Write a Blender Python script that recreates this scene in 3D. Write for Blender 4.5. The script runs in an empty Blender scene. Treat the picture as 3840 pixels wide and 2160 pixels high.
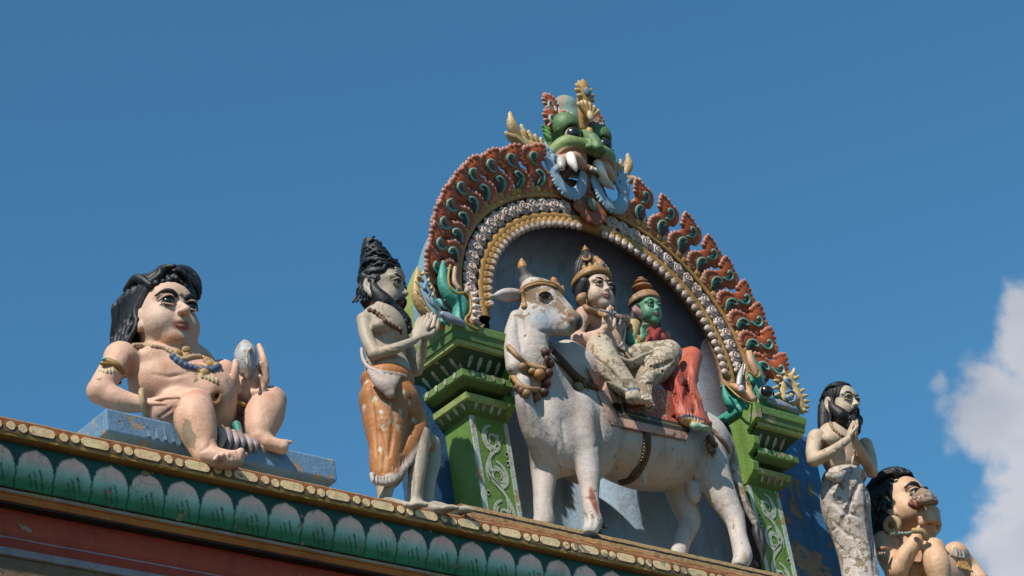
import bpy, bmesh, math, random
import numpy as np
from math import sin, cos, pi, radians, degrees, atan2, sqrt, hypot
random.seed(4); RS = np.random.RandomState(7)
SC = bpy.context.scene
# ------------------------------------------------------------------ camera
FPX = 9003.0                      # focal length in pixels of a 3840 px wide frame
CAM_T = np.array([-8.475, -7.906, -6.171])
_p, _r, _y = radians(29.7), radians(-9.5), radians(44.6)
def cam_axes(p, r, y):
    cy, sy, cp, sp = cos(y), sin(y), cos(p), sin(p)
    f = np.array([sy*cp, cy*cp, sp]); ri = np.array([cy, -sy, 0.]); up = np.cross(ri, f)
    return cos(r)*ri+sin(r)*up, -sin(r)*ri+cos(r)*up, f
CR, CU, CF = cam_axes(_p, _r, _y)
cam = bpy.data.cameras.new("camera"); cam.sensor_width = 36; cam.lens = FPX/3840*36
cam.clip_start = .1; cam.clip_end = 20000
co = bpy.data.objects.new("camera", cam); SC.collection.objects.link(co)
import mathutils
M = mathutils.Matrix(((CR[0], CU[0], -CF[0], CAM_T[0]), (CR[1], CU[1], -CF[1], CAM_T[1]), (CR[2], CU[2], -CF[2], CAM_T[2]), (0, 0, 0, 1)))
co.matrix_world = M; SC.camera = co
SC.render.resolution_x = 1024; SC.render.resolution_y = 576
# ------------------------------------------------------------------ sun, sky
SUN = np.array([-.76, -.385, 1.0]); SUN /= np.linalg.norm(SUN)      # towards the sun
sl = bpy.data.lights.new("sun", 'SUN'); sl.energy = 4.9; sl.angle = radians(.5); sl.color = (1., .945, .85)
so = bpy.data.objects.new("sun", sl); SC.collection.objects.link(so)
so.rotation_euler = mathutils.Vector(-SUN).to_track_quat('-Z', 'Y').to_euler()
W = bpy.data.worlds.new("World"); SC.world = W; W.use_nodes = True
wt = W.node_tree; wn = wt.nodes; wl = wt.links
for n in list(wn): wn.remove(n)
def N(nt, typ, **k):
    n = nt.nodes.new(typ)
    for a, b in k.items():
        if a.startswith('i_'): n.inputs[a[2:].replace('_', ' ')].default_value = b
        else: setattr(n, a, b)
    return n
def build_world():
    out = N(wt, 'ShaderNodeOutputWorld'); bg = N(wt, 'ShaderNodeBackground'); bg.inputs['Strength'].default_value = .078
    sky = N(wt, 'ShaderNodeTexSky', sky_type='NISHITA'); sky.sun_disc = False
    sky.sun_elevation = math.asin(SUN[2]); sky.sun_rotation = math.atan2(SUN[0], SUN[1])
    sky.altitude = 300; sky.air_density = 1.0; sky.dust_density = .35; sky.ozone_density = 1.6
    tc = N(wt, 'ShaderNodeTexCoord')
    # cumulus bank: soft blobs in the sky directions where the cloud stands, broken up by noise
    def d_of(u, v):
        d = CR*(u-1920)/FPX-CU*(v-1080)/FPX+CF; return d/np.linalg.norm(d)
    blobs = [((3990, 1330), .046, 1.0), ((3760, 1560), .036, 1.0), ((3990, 1700), .052, 1.0), ((3620, 1400), .018, .5), ((3570, 1530), .018, .62),
             ((3830, 1850), .034, .9), ((3790, 2020), .024, .75), ((3860, 2140), .034, .9), ((3560, 1680), .016, .6), ((3530, 1440), .014, .6), ((3810, 1150), .014, .7), ((4100, 1480), .07, 1.0), ((3800, 1230), .02, .6), ((3660, 1750), .02, .5), ((4150, 2200), .03, .5)]
    acc = None
    for (u, v), r, a in blobs:
        d = d_of(u, v)
        dist = N(wt, 'ShaderNodeVectorMath', operation='DISTANCE'); wl.new(tc.outputs['Generated'], dist.inputs[0]); dist.inputs[1].default_value = tuple(d)
        mr = N(wt, 'ShaderNodeMapRange', interpolation_type='SMOOTHSTEP'); wl.new(dist.outputs['Value'], mr.inputs['Value'])
        mr.inputs['From Min'].default_value = 0; mr.inputs['From Max'].default_value = r*1.35; mr.inputs['To Min'].default_value = a; mr.inputs['To Max'].default_value = 0
        if acc is None: acc = mr.outputs[0]
        else:
            mx = N(wt, 'ShaderNodeMath', operation='MAXIMUM'); wl.new(acc, mx.inputs[0]); wl.new(mr.outputs[0], mx.inputs[1]); acc = mx.outputs[0]
    nz = N(wt, 'ShaderNodeTexNoise'); nz.inputs['Scale'].default_value = 26; nz.inputs['Detail'].default_value = 7; nz.inputs['Roughness'].default_value = .55; nz.inputs['Distortion'].default_value = .3
    wl.new(tc.outputs['Generated'], nz.inputs['Vector'])
    m1 = N(wt, 'ShaderNodeMath', operation='MULTIPLY_ADD'); wl.new(nz.outputs['Fac'], m1.inputs[0]); m1.inputs[1].default_value = 1.5; m1.inputs[2].default_value = -.98
    m2 = N(wt, 'ShaderNodeMath', operation='ADD'); wl.new(m1.outputs[0], m2.inputs[0]); wl.new(acc, m2.inputs[1])
    cm = N(wt, 'ShaderNodeMapRange', interpolation_type='SMOOTHSTEP'); wl.new(m2.outputs[0], cm.inputs['Value'])
    cm.inputs['From Min'].default_value = .14; cm.inputs['From Max'].default_value = .52; cm.inputs['To Max'].default_value = .97
    gt = N(wt, 'ShaderNodeMath', operation='GREATER_THAN'); wl.new(acc, gt.inputs[0]); gt.inputs[1].default_value = .004
    mm = N(wt, 'ShaderNodeMath', operation='MULTIPLY'); wl.new(cm.outputs[0], mm.inputs[0]); wl.new(gt.outputs[0], mm.inputs[1])
    nz2 = N(wt, 'ShaderNodeTexNoise'); nz2.inputs['Scale'].default_value = 14; nz2.inputs['Detail'].default_value = 5; wl.new(tc.outputs['Generated'], nz2.inputs['Vector'])
    cr = N(wt, 'ShaderNodeValToRGB'); wl.new(nz2.outputs['Fac'], cr.inputs['Fac'])
    cr.color_ramp.elements[0].position = .36; cr.color_ramp.elements[0].color = (3.5, 3.9, 4.8, 1); cr.color_ramp.elements[1].position = .62; cr.color_ramp.elements[1].color = (5.9, 6.1, 6.7, 1)
    hs = N(wt, 'ShaderNodeHueSaturation'); hs.inputs['Saturation'].default_value = 1.0; wl.new(sky.outputs[0], hs.inputs['Color'])
    tint = N(wt, 'ShaderNodeMix', data_type='RGBA', blend_type='MULTIPLY'); tint.inputs[0].default_value = 1; wl.new(hs.outputs[0], tint.inputs[6]); tint.inputs[7].default_value = SKY_TINT
    mix = N(wt, 'ShaderNodeMix', data_type='RGBA'); wl.new(mm.outputs[0], mix.inputs[0]); wl.new(tint.outputs[2], mix.inputs[6]); wl.new(cr.outputs[0], mix.inputs[7])
    wl.new(mix.outputs[2], bg.inputs['Color']); wl.new(bg.outputs[0], out.inputs['Surface'])
SKY_TINT = (.60, 1.22, 1.36, 1)
build_world()
SC.view_settings.view_transform = 'Standard'; SC.view_settings.look = 'None'; SC.view_settings.exposure = .36; SC.view_settings.gamma = 1
SC.view_settings.use_curve_mapping = False
SC.render.engine = 'CYCLES'
# ------------------------------------------------------------------ helpers: objects
def lin(c):
    return tuple(((x/255)/12.92 if x/255 <= .04045 else ((x/255+.055)/1.055)**2.4) for x in c)
def thing(name, label, cat, loc, group=None):
    o = bpy.data.objects.new(name, None); SC.collection.objects.link(o); o.location = tuple(loc); o.empty_display_size = .1
    o['label'] = label; o['category'] = cat
    if group: o['group'] = group
    o['_loc'] = [float(v) for v in loc]
    return o
def wloc(o):
    v = np.zeros(3)
    while o is not None:
        v = v+np.array(o.location); o = o.parent
    return v
def mkobj(name, V, Fc, mat, parent=None, col=None, smooth=True, label=None, origin=None):
    """V in world coordinates; the object's origin is its parent's origin (or `origin`)"""
    V = np.asarray(V, float)
    base = wloc(parent) if parent is not None else np.zeros(3)
    org = np.asarray(origin, float) if origin is not None else base
    me = bpy.data.meshes.new(name)
    me.from_pydata((V-org).tolist(), [], [tuple(int(i) for i in f) for f in Fc] if not isinstance(Fc, np.ndarray) else Fc.tolist())
    if col is not None:
        col = np.asarray(col, float)
        if col.ndim == 1: col = np.tile(col, (len(V), 1))
        if col.shape[1] == 3: col = np.concatenate([col, np.full((len(col), 1), .3)], 1)
        a = me.color_attributes.new('Col', 'FLOAT_COLOR', 'POINT'); a.data.foreach_set('color', col.astype(np.float32).ravel())
    if smooth: me.polygons.foreach_set('use_smooth', np.ones(len(me.polygons), bool))
    me.update()
    if mat is not None: me.materials.append(mat)
    o = bpy.data.objects.new(name, me); SC.collection.objects.link(o)
    if parent is not None: o.parent = parent
    o.location = tuple(org-base)
    if label: o['label'] = label
    return o
def bevel(o, w=.004, seg=2, ang=35):
    m = o.modifiers.new('bevel', 'BEVEL'); m.width = w; m.segments = seg; m.limit_method = 'ANGLE'; m.angle_limit = radians(ang); m.harden_normals = False
    return o
class MB:
    """boxes, prisms, ribbons collected into ONE mesh with vertex colours"""
    def __init__(s): s.v = []; s.f = []; s.c = []
    def add(s, V, F, c, wear=.3):
        n = len(s.v); s.v += [tuple(p) for p in V]; s.f += [tuple(i+n for i in f) for f in F]
        if np.ndim(c[0]) == 0: c = [tuple(c)+((wear,) if len(c) == 3 else ())]*len(V)
        else: c = [tuple(k)+((wear,) if len(k) == 3 else ()) for k in c]
        s.c += c
    def box(s, lo, hi, c, wear=.3):
        (a, b, d), (e, f, g) = lo, hi
        V = [(a, b, d), (e, b, d), (e, f, d), (a, f, d), (a, b, g), (e, b, g), (e, f, g), (a, f, g)]
        s.add(V, [(0, 3, 2, 1), (4, 5, 6, 7), (0, 1, 5, 4), (1, 2, 6, 5), (2, 3, 7, 6), (3, 0, 4, 7)], c, wear)
    def build(s, name, mat, parent=None, smooth=False, label=None):
        return mkobj(name, s.v, s.f, mat, parent, s.c, smooth, label)
# ------------------------------------------------------------------ photo geometry: where a sight line meets the plane y = Y
def PW(u, v, Y):
    d = CR*(u-1920)/FPX-CU*(v-1080)/FPX+CF; t = (Y-CAM_T[1])/d[1]; return CAM_T+d*t
def PXM(P):                       # pixels (3840 frame) per metre at P
    return FPX/float((np.asarray(P)-CAM_T)@CF)
class Crop:
    def __init__(s, ox, oy, sc): s.ox, s.oy, s.sc = ox, oy, sc
    def P(s, x, y, Y): return PW(s.ox+x*s.sc, s.oy+y*s.sc, Y)
    def r(s, P, r): return r*s.sc/PXM(P)
cA = Crop(300, 940, .6211); cB = Crop(1280, 860, .7592); cC = Crop(1500, 260, .6901); cD = Crop(1780, 880, .5522)
cE = Crop(1900, 1300, .5935); cG = Crop(2640, 1300, .5935); c1 = Crop(1500, 650, .4831); c2 = Crop(2100, 650, .5521)
c3 = Crop(1550, 1180, .5521); cM = Crop(1850, 260, .37957); cK = Crop(2650, 1250, .25539); cS = Crop(3040, 1420, .26224); cH = Crop(3240, 1720, .30364)
cF = Crop(400, 960, .27609); cT = Crop(1350, 870, .27603)
# ------------------------------------------------------------------ SDF sculpting (numpy) -> surface nets -> ONE mesh
def nrm(v): v = np.asarray(v, float); return v/(np.linalg.norm(v)+1e-12)
class Sculpt:
    def __init__(s, crop=None, h=.005, flip=False):
        s.pr = []; s.h = h; s.sm = 1; s.crop = crop; s.flip = flip; s.paints = []; s.K = .015; s.col = (.5, .5, .5); s.wear = .3; s.Rf = None
    # -- primitives in world metres
    def _add(s, kind, data, lo, hi, k, col, op, wear, disp=None, vis=True):
        col = s.col if col is None else col; k = s.K if k is None else k; wear = s.wear if wear is None else wear
        s.pr.append(dict(kind=kind, d=data, lo=np.array(lo, float), hi=np.array(hi, float), k=k, col=col, op=op, wear=wear, disp=disp))
    def ell(s, c, r, R=None, k=None, col=None, op='+', wear=None, disp=None):
        c = np.array(c, float); r = np.array(r if np.ndim(r) else (r, r, r), float)
        R = np.eye(3) if R is None else np.array(R, float)      # rows = local axes
        ext = np.sqrt(((R*r[:, None])**2).sum(0))
        s._add('e', (c, r, R), c-ext, c+ext, k, col, op, wear, disp)
    def con(s, a, b, ra, rb, k=None, col=None, op='+', wear=None, disp=None, fl=None):
        a = np.array(a, float); b = np.array(b, float)
        m = max(ra, rb)
        s._add('c', (a, b, ra, rb, fl), np.minimum(a, b)-m, np.maximum(a, b)+m, k, col, op, wear, disp)
    def chain(s, pts, rs, k=None, col=None, op='+', wear=None, disp=None, fl=None, raw=False):
        """one smooth limb: the joints are splined, radii interpolated"""
        P = np.array(pts, float); R = np.full(len(P), float(rs)) if np.ndim(rs) == 0 else np.array(rs, float)
        if len(P) > 2 and not raw:
            n = len(P); m = 5 if n < 7 else 3 if n < 10 else 2; Q = []; r2 = []
            E = np.vstack([2*P[0]-P[1], P, 2*P[-1]-P[-2]]); ER = np.r_[R[0], R, R[-1]]
            for i in range(n-1):
                for j in range(m):
                    t = j/m; a, b, c, d = E[i], E[i+1], E[i+2], E[i+3]
                    Q.append(.5*(2*b+(c-a)*t+(2*a-5*b+4*c-d)*t*t+(-a+3*b-3*c+d)*t**3)); 
                    a, b, c, d = ER[i], ER[i+1], ER[i+2], ER[i+3]; r2.append(max(min(ER[i+1], ER[i+2])*.92, .5*(2*b+(c-a)*t+(2*a-5*b+4*c-d)*t*t+(-a+3*b-3*c+d)*t**3)))
            P = np.vstack([Q, P[-1:]]); R = np.r_[r2, R[-1]]
        s._add('h', (P, R, fl), (P-R[:, None]).min(0), (P+R[:, None]).max(0), k, col, op, wear, disp)
    def box(s, c, r, R=None, rnd=.005, k=None, col=None, op='+', wear=None, disp=None):
        c = np.array(c, float); r = np.array(r, float); R = np.eye(3) if R is None else np.array(R, float)
        ext = np.abs(R.T)@r
        s._add('b', (c, r, R, rnd), c-ext, c+ext, k, col, op, wear, disp)
    # -- primitives given in crop pixels and a depth plane: (x, y, Y)
    def P(s, q): return s.crop.P(*q)
    def E(s, q, r, **kw):
        P = s.P(q); f = s.crop.sc/PXM(P); s.ell(P, np.array(r if np.ndim(r) else (r,)*3)*f, **kw)
    def C(s, pts, **kw):          # pts: (x, y, Y, r)
        Q = [s.P(p[:3]) for p in pts]; rr = [p[3]*s.crop.sc/PXM(q) for p, q in zip(pts, Q)]
        s.chain(Q, rr, **kw)
    def paint(s, c, r, col, soft=.3, wear=None): s.paints.append((np.array(c, float), np.array(r if np.ndim(r) else (r,)*3, float), col, soft, wear))
    def PT(s, q, r, col, soft=.3, wear=None):
        P = s.P(q); f = s.crop.sc/PXM(P); s.paint(P, np.array(r if np.ndim(r) else (r,)*3)*f, col, soft, wear)
    @staticmethod
    def _seg(X, a, b, ra, rb, fl):
        ab = (b-a).astype(np.float32); L2 = float(ab@ab)+1e-12
        pa = X-a.astype(np.float32); t = np.clip((pa@ab)/L2, 0, 1); w = pa-t[..., None]*ab
        if fl is not None: n = np.asarray(fl[0], np.float32); dn = w@n; w = w+(dn*(fl[1]-1))[..., None]*n
        d = np.sqrt((w*w).sum(-1))-(ra+(rb-ra)*t)
        return d/fl[1] if fl is not None and fl[1] > 1 else d
    @staticmethod
    def ev(p, X):
        kd = p['kind']
        if kd == 'h':
            P, R, fl = p['d']; d = None
            for i in range(len(P)-1):
                e = Sculpt._seg(X, P[i], P[i+1], R[i], R[i+1], fl); d = e if d is None else np.minimum(d, e)
            return d+p['disp'](X) if p['disp'] is not None else d
        if kd == 'e':
            c, r, R = p['d']; L = (X-c.astype(np.float32))@R.T.astype(np.float32)
            q = L/r.astype(np.float32); k0 = np.sqrt((q*q).sum(-1)); q2 = q/r.astype(np.float32); k1 = np.sqrt((q2*q2).sum(-1))+1e-9
            d = np.where(k0 < 1e-3, -float(r.min()), k0*(k0-1)/k1)
        elif kd == 'c':
            a, b, ra, rb, fl = p['d']; ab = (b-a).astype(np.float32); L2 = float(ab@ab)+1e-12
            pa = X-a.astype(np.float32); t = np.clip((pa@ab)/L2, 0, 1); w = pa-t[..., None]*ab
            if fl is not None:                                  # flatten along a direction
                n, s_ = fl; n = np.asarray(n, np.float32); dn = w@n; w = w+(dn*(s_-1))[..., None]*n
            d = np.sqrt((w*w).sum(-1))-(ra+(rb-ra)*t)
            if fl is not None: d = d/max(1., fl[1])*1.0 if fl[1] > 1 else d
        else:
            c, r, R, rnd = p['d']; L = np.abs((X-c.astype(np.float32))@R.T.astype(np.float32))-(r-rnd).astype(np.float32)
            d = np.sqrt((np.maximum(L, 0)**2).sum(-1))+np.minimum(L.max(-1), 0)-rnd
        if p['disp'] is not None: d = d+p['disp'](X)
        return d
    def grid(s):
        h = s.h
        lo = np.min([p['lo'] for p in s.pr if p['op'] == '+'], 0)-3*h; hi = np.max([p['hi'] for p in s.pr if p['op'] == '+'], 0)+3*h
        n = np.ceil((hi-lo)/h).astype(int)+1
        G = np.full(n, .1, np.float32); s.lo = lo; s.n = n
        ax = [(lo[i]+h*np.arange(n[i])).astype(np.float32) for i in range(3)]
        s.G = G; s.ax = ax
        for p in s.pr: s.apply(p)
        return G
    def apply(s, p):
        G, h, lo, n, ax = s.G, s.h, s.lo, s.n, s.ax
        mg = p['k']+2.5*h+(.02 if p['disp'] is not None else 0)
        i0 = np.maximum(0, np.floor((p['lo']-mg-lo)/h).astype(int)); i1 = np.minimum(n, np.ceil((p['hi']+mg-lo)/h).astype(int)+1)
        if (i1 <= i0).any(): return
        if p['kind'] == 'h' and p['disp'] is None:
            P, R, fl = p['d']; d = np.full(tuple(i1-i0), .1, np.float32)
            for q in range(len(P)-1):
                l_ = np.minimum(P[q], P[q+1])-max(R[q], R[q+1])-mg; h_ = np.maximum(P[q], P[q+1])+max(R[q], R[q+1])+mg
                j0 = np.maximum(i0, np.floor((l_-lo)/h).astype(int)); j1 = np.minimum(i1, np.ceil((h_-lo)/h).astype(int)+1)
                if (j1 <= j0).any(): continue
                X = np.stack(np.meshgrid(ax[0][j0[0]:j1[0]], ax[1][j0[1]:j1[1]], ax[2][j0[2]:j1[2]], indexing='ij'), -1)
                e = s._seg(X, P[q], P[q+1], R[q], R[q+1], fl); sb = tuple(slice(j0[i]-i0[i], j1[i]-i0[i]) for i in range(3)); d[sb] = np.minimum(d[sb], e)
        else:
            X = np.stack(np.meshgrid(ax[0][i0[0]:i1[0]], ax[1][i0[1]:i1[1]], ax[2][i0[2]:i1[2]], indexing='ij'), -1)
            d = s.ev(p, X).astype(np.float32)
        sl_ = tuple(slice(i0[i], i1[i]) for i in range(3)); g = G[sl_]; k = max(p['k'], 1e-5)
        if p['op'] == '+':
            hh = np.maximum(k-np.abs(d-g), 0)/k; G[sl_] = np.minimum(d, g)-hh*hh*k*.25
        else:
            d = -d; hh = np.maximum(k-np.abs(d-g), 0)/k; G[sl_] = np.maximum(d, g)+hh*hh*k*.25

    def groove(s, pts, r, k=.008, sub=True, depth=.35, col=None, wear=None):
        """cut (or raise) a line that follows the sculpted surface; pts in crop pixels, r in crop pixels"""
        if not hasattr(s, 'G'): s.grid()
        P = np.array(pts, float); tt = np.linspace(0, len(P)-1, max(4, 3*len(P)-2)); Q = []
        for t in tt:
            q = s.surf(np.interp(t, range(len(P)), P[:, 0]), np.interp(t, range(len(P)), P[:, 1]))
            if q is not None: Q.append(q)
        if len(Q) < 2: return
        rm = r*s.crop.sc/PXM(Q[0]); Q = [q-nrm(q-CAM_T)*rm*(depth if sub else -.2) for q in Q]
        R = [rm*(.35+.65*sin(pi*(i+.5)/len(Q))) for i in range(len(Q))]
        s.chain(Q, R, k=k, op='-' if sub else '+', raw=True, col=col, wear=wear); s.apply(s.pr[-1])
    def surf(s, u, v, off=0., y0=None):
        """first surface point on the sight line through crop pixel (u,v)"""
        cr = s.crop; uu, vv = cr.ox+u*cr.sc, cr.oy+v*cr.sc
        d = nrm(CR*(uu-1920)/FPX-CU*(vv-1080)/FPX+CF)
        c = (s.lo+s.h*(s.n-1)*.5); t0 = (c-CAM_T)@d; L = np.linalg.norm(s.h*s.n)*.5
        ts = np.arange(t0-L, t0+L, s.h*.5); Q = CAM_T+ts[:, None]*d
        I = np.round((Q-s.lo)/s.h).astype(int); ok = ((I >= 0) & (I < s.n)).all(1)
        val = np.full(len(ts), 1.); val[ok] = s.G[tuple(I[ok].T)]
        if y0 is not None: val[Q[:, 1] < y0] = 1.
        w = np.where(val < 0)[0]
        if len(w) == 0: return None
        return Q[w[0]]-d*off
    def mesh(s):
        G = s.grid() if not hasattr(s, 'G') else s.G; h = s.h
        ins = G < 0
        cnt = np.zeros(tuple(np.array(G.shape)-1), np.int8)
        for dx in (0, 1):
            for dy in (0, 1):
                for dz in (0, 1):
                    cnt += ins[dx:G.shape[0]-1+dx, dy:G.shape[1]-1+dy, dz:G.shape[2]-1+dz]
        act = (cnt > 0) & (cnt < 8); idx = np.argwhere(act); vid = np.full(act.shape, -1, np.int32); vid[act] = np.arange(len(idx))
        acc = np.zeros((len(idx), 3)); w = np.zeros(len(idx))
        corner = [(a, b, c) for a in (0, 1) for b in (0, 1) for c in (0, 1)]
        val = {c: G[idx[:, 0]+c[0], idx[:, 1]+c[1], idx[:, 2]+c[2]] for c in corner}
        for a in corner:
            for axs in range(3):
                if a[axs] == 1: continue
                b = list(a); b[axs] = 1; b = tuple(b)
                va, vb = val[a], val[b]; m = (va < 0) != (vb < 0)
                t = va[m]/(va[m]-vb[m]+1e-12)
                pt = np.tile(np.array(a, float), (m.sum(), 1)); pt[:, axs] += t
                acc[m] += pt; w[m] += 1
        V = s.lo+(idx+acc/w[:, None])*h
        F = []
        for axs in range(3):
            o1, o2 = [(1, 2), (2, 0), (0, 1)][axs]
            sl0 = [slice(None)]*3; sl1 = [slice(None)]*3; sl0[axs] = slice(0, -1); sl1[axs] = slice(1, None)
            A = ins[tuple(sl0)]; B = ins[tuple(sl1)]
            e = np.argwhere(A != B); e = e[(e[:, o1] > 0) & (e[:, o2] > 0) & (e[:, o1] < G.shape[o1]-1) & (e[:, o2] < G.shape[o2]-1)]
            if len(e) == 0: continue
            def gi(da, db):
                q = e.copy(); q[:, o1] -= da; q[:, o2] -= db; return vid[q[:, 0], q[:, 1], q[:, 2]]
            q = np.stack([gi(1, 1), gi(0, 1), gi(0, 0), gi(1, 0)], 1)
            inside = A[e[:, 0], e[:, 1], e[:, 2]]
            q[~inside] = q[~inside][:, ::-1]; F.append(q)
        F = np.concatenate(F); F = F[(F >= 0).all(1)]
        # take the marks of the spline joints out of the surface
        for _ in range(s.sm):
            acc = np.zeros_like(V); cn = np.zeros(len(V))
            for a, b in ((0, 1), (1, 2), (2, 3), (3, 0)):
                for q, w_ in ((F[:, a], F[:, b]), (F[:, b], F[:, a])):
                    for ax_ in range(3): acc[:, ax_] += np.bincount(q, V[w_, ax_], len(V))
                    cn += np.bincount(q, minlength=len(V))
            V = V+(acc/np.maximum(cn, 1)[:, None]-V)*.55*(cn > 0)[:, None]
        # colours
        bd = np.full(len(V), 1e9); C = np.zeros((len(V), 4)); X = V.astype(np.float32)
        wsum = np.zeros(len(V)); sg = s.h*.6
        for p in s.pr:
            if p['op'] != '+': continue
            m = ((V > p['lo']-.03) & (V < p['hi']+.03)).all(1)
            if not m.any(): continue
            d = s.ev(p, X[m]); ww = np.exp(-np.clip(d, -.05, .2)/sg); ww = np.minimum(ww, 1e12)
            C[m] += ww[:, None]*np.array(tuple(p['col'])[:3]+(p['wear'],)); wsum[m] += ww
        C /= np.maximum(wsum, 1e-30)[:, None]
        bad = wsum < 1e-25; C[bad] = np.array(tuple(s.col)[:3]+(s.wear,))
        for c, r, col, soft, wr in s.paints:
            q = np.sqrt((((V-c)/r)**2).sum(1)); a = np.clip((1-q)/max(soft, 1e-3), 0, 1)[:, None]
            C[:, :3] = C[:, :3]*(1-a)+np.array(col[:3])*a
            if wr is not None: C[:, 3] = C[:, 3]*(1-a[:, 0])+wr*a[:, 0]
        return V, F, C
    def build(s, name, mat, parent, label=None, origin=None):
        V, F, C = s.mesh()
        if s.flip: V = V*np.array([-1, 1, 1]); F = F[:, ::-1]
        o = mkobj(name, V, F, mat, parent, C, True, label, origin); return o
# ------------------------------------------------------------------ materials
def paint_mat(name, peel=((.27, .21, .14), (.19, .14, .09)), rough=.55, scale=9., crack=1., bump=.5, spec=.35, grain=1., flake=28.):
    """weathered paint on plaster: colour from the object's own paint, flaking where wear is high"""
    m = bpy.data.materials.new(name); m.use_nodes = True; t = m.node_tree; L = t.links
    for n in list(t.nodes): t.nodes.remove(n)
    out = N(t, 'ShaderNodeOutputMaterial'); bs = N(t, 'ShaderNodeBsdfPrincipled'); L.new(bs.outputs[0], out.inputs[0])
    at = N(t, 'ShaderNodeAttribute', attribute_name='Col'); ge = N(t, 'ShaderNodeNewGeometry')
    def noise(sc, det=5, ro=.55, dist=0.):
        n = N(t, 'ShaderNodeTexNoise'); n.inputs['Scale'].default_value = sc; n.inputs['Detail'].default_value = det; n.inputs['Roughness'].default_value = ro; n.inputs['Distortion'].default_value = dist
        L.new(ge.outputs['Position'], n.inputs['Vector']); return n
    def math_(op, a, b, c=None):
        n = N(t, 'ShaderNodeMath', operation=op)
        for i, x in enumerate((a, b, c)):
            if x is None: continue
            if isinstance(x, (int, float)): n.inputs[i].default_value = x
            else: L.new(x, n.inputs[i])
        return n.outputs[0]
    # flaking
    n1 = noise(scale, 8, .62, .6); n2 = noise(flake, 3, .5)
    v = math_('MULTIPLY_ADD', n2.outputs['Fac'], .22, n1.outputs['Fac'])
    th = math_('MULTIPLY_ADD', at.outputs['Alpha'], -.42, .86)
    dif = math_('SUBTRACT', v, th)
    pk = N(t, 'ShaderNodeMapRange'); L.new(dif, pk.inputs['Value']); pk.inputs['From Min'].default_value = 0; pk.inputs['From Max'].default_value = .012
    # cracks
    vw = N(t, 'ShaderNodeTexVoronoi', feature='DISTANCE_TO_EDGE'); vw.inputs['Scale'].default_value = 16
    wv = N(t, 'ShaderNodeVectorMath', operation='MULTIPLY_ADD'); n3 = noise(9, 3); L.new(n3.outputs['Color'], wv.inputs[0]); wv.inputs[1].default_value = (.09, .09, .09); L.new(ge.outputs['Position'], wv.inputs[2]); L.new(wv.outputs[0], vw.inputs['Vector'])
    n4 = noise(3.2, 3)
    cwid = math_('MULTIPLY_ADD', n4.outputs['Fac'], .16, -.098)
    cw2 = math_('MULTIPLY', math_('ADD', cwid, math_('MULTIPLY', at.outputs['Alpha'], .02)), crack)
    ck = math_('LESS_THAN', vw.outputs['Distance'], cw2)
    ckm = math_('MULTIPLY', ck, .75)
    # colours
    n5 = noise(2.4, 6, .6); vr = N(t, 'ShaderNodeMapRange'); L.new(n5.outputs['Fac'], vr.inputs['Value']); vr.inputs['From Min'].default_value = .3; vr.inputs['From Max'].default_value = .7; vr.inputs['To Min'].default_value = .86; vr.inputs['To Max'].default_value = 1.1
    n6 = noise(70, 4, .7); vr2 = N(t, 'ShaderNodeMapRange'); L.new(n6.outputs['Fac'], vr2.inputs['Value']); vr2.inputs['From Min'].default_value = .3; vr2.inputs['From Max'].default_value = .7; vr2.inputs['To Min'].default_value = .92; vr2.inputs['To Max'].default_value = 1.06
    vm = math_('MULTIPLY', vr.outputs[0], vr2.outputs[0])
    sc = N(t, 'ShaderNodeVectorMath', operation='SCALE'); L.new(at.outputs['Color'], sc.inputs[0]); L.new(vm, sc.inputs['Scale'])
    # uneven hue of hand-mixed paint
    n9 = noise(6.5, 4, .6); h9 = N(t, 'ShaderNodeMapRange'); L.new(n9.outputs['Fac'], h9.inputs['Value']); h9.inputs['From Min'].default_value = .42; h9.inputs['From Max'].default_value = .68; h9.inputs['To Max'].default_value = .38
    w9 = N(t, 'ShaderNodeMix', data_type='RGBA', blend_type='MULTIPLY'); L.new(h9.outputs[0], w9.inputs[0]); L.new(sc.outputs[0], w9.inputs[6]); w9.inputs[7].default_value = (.98, .74, .58, 1); sc = w9
    sc_out = w9.outputs[2]
    # grime: blotches and streaks of their own
    mp = N(t, 'ShaderNodeMapping'); mp.inputs['Scale'].default_value = (7, 7, 1.3); L.new(ge.outputs['Position'], mp.inputs['Vector'])
    n7 = N(t, 'ShaderNodeTexNoise'); n7.inputs['Scale'].default_value = 1.6; n7.inputs['Detail'].default_value = 8; n7.inputs['Roughness'].default_value = .65; L.new(mp.outputs[0], n7.inputs['Vector'])
    gr = N(t, 'ShaderNodeMapRange'); L.new(n7.outputs['Fac'], gr.inputs['Value']); gr.inputs['From Min'].default_value = .50; gr.inputs['From Max'].default_value = .78; gr.inputs['To Max'].default_value = .75*grain
    g1 = N(t, 'ShaderNodeMix', data_type='RGBA'); L.new(gr.outputs[0], g1.inputs[0]); L.new(sc_out, g1.inputs[6])
    dk = N(t, 'ShaderNodeMix', data_type='RGBA', blend_type='MULTIPLY'); dk.inputs[0].default_value = 1; L.new(sc_out, dk.inputs[6]); dk.inputs[7].default_value = (.55, .46, .38, 1); L.new(dk.outputs[2], g1.inputs[7])
    pc = N(t, 'ShaderNodeMix', data_type='RGBA'); n8 = noise(14, 4); L.new(n8.outputs['Fac'], pc.inputs[0]); pc.inputs[6].default_value = peel[1]+(1,); pc.inputs[7].default_value = peel[0]+(1,)
    g2 = N(t, 'ShaderNodeMix', data_type='RGBA'); L.new(pk.outputs[0], g2.inputs[0]); L.new(g1.outputs[2], g2.inputs[6]); L.new(pc.outputs[2], g2.inputs[7])
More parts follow.
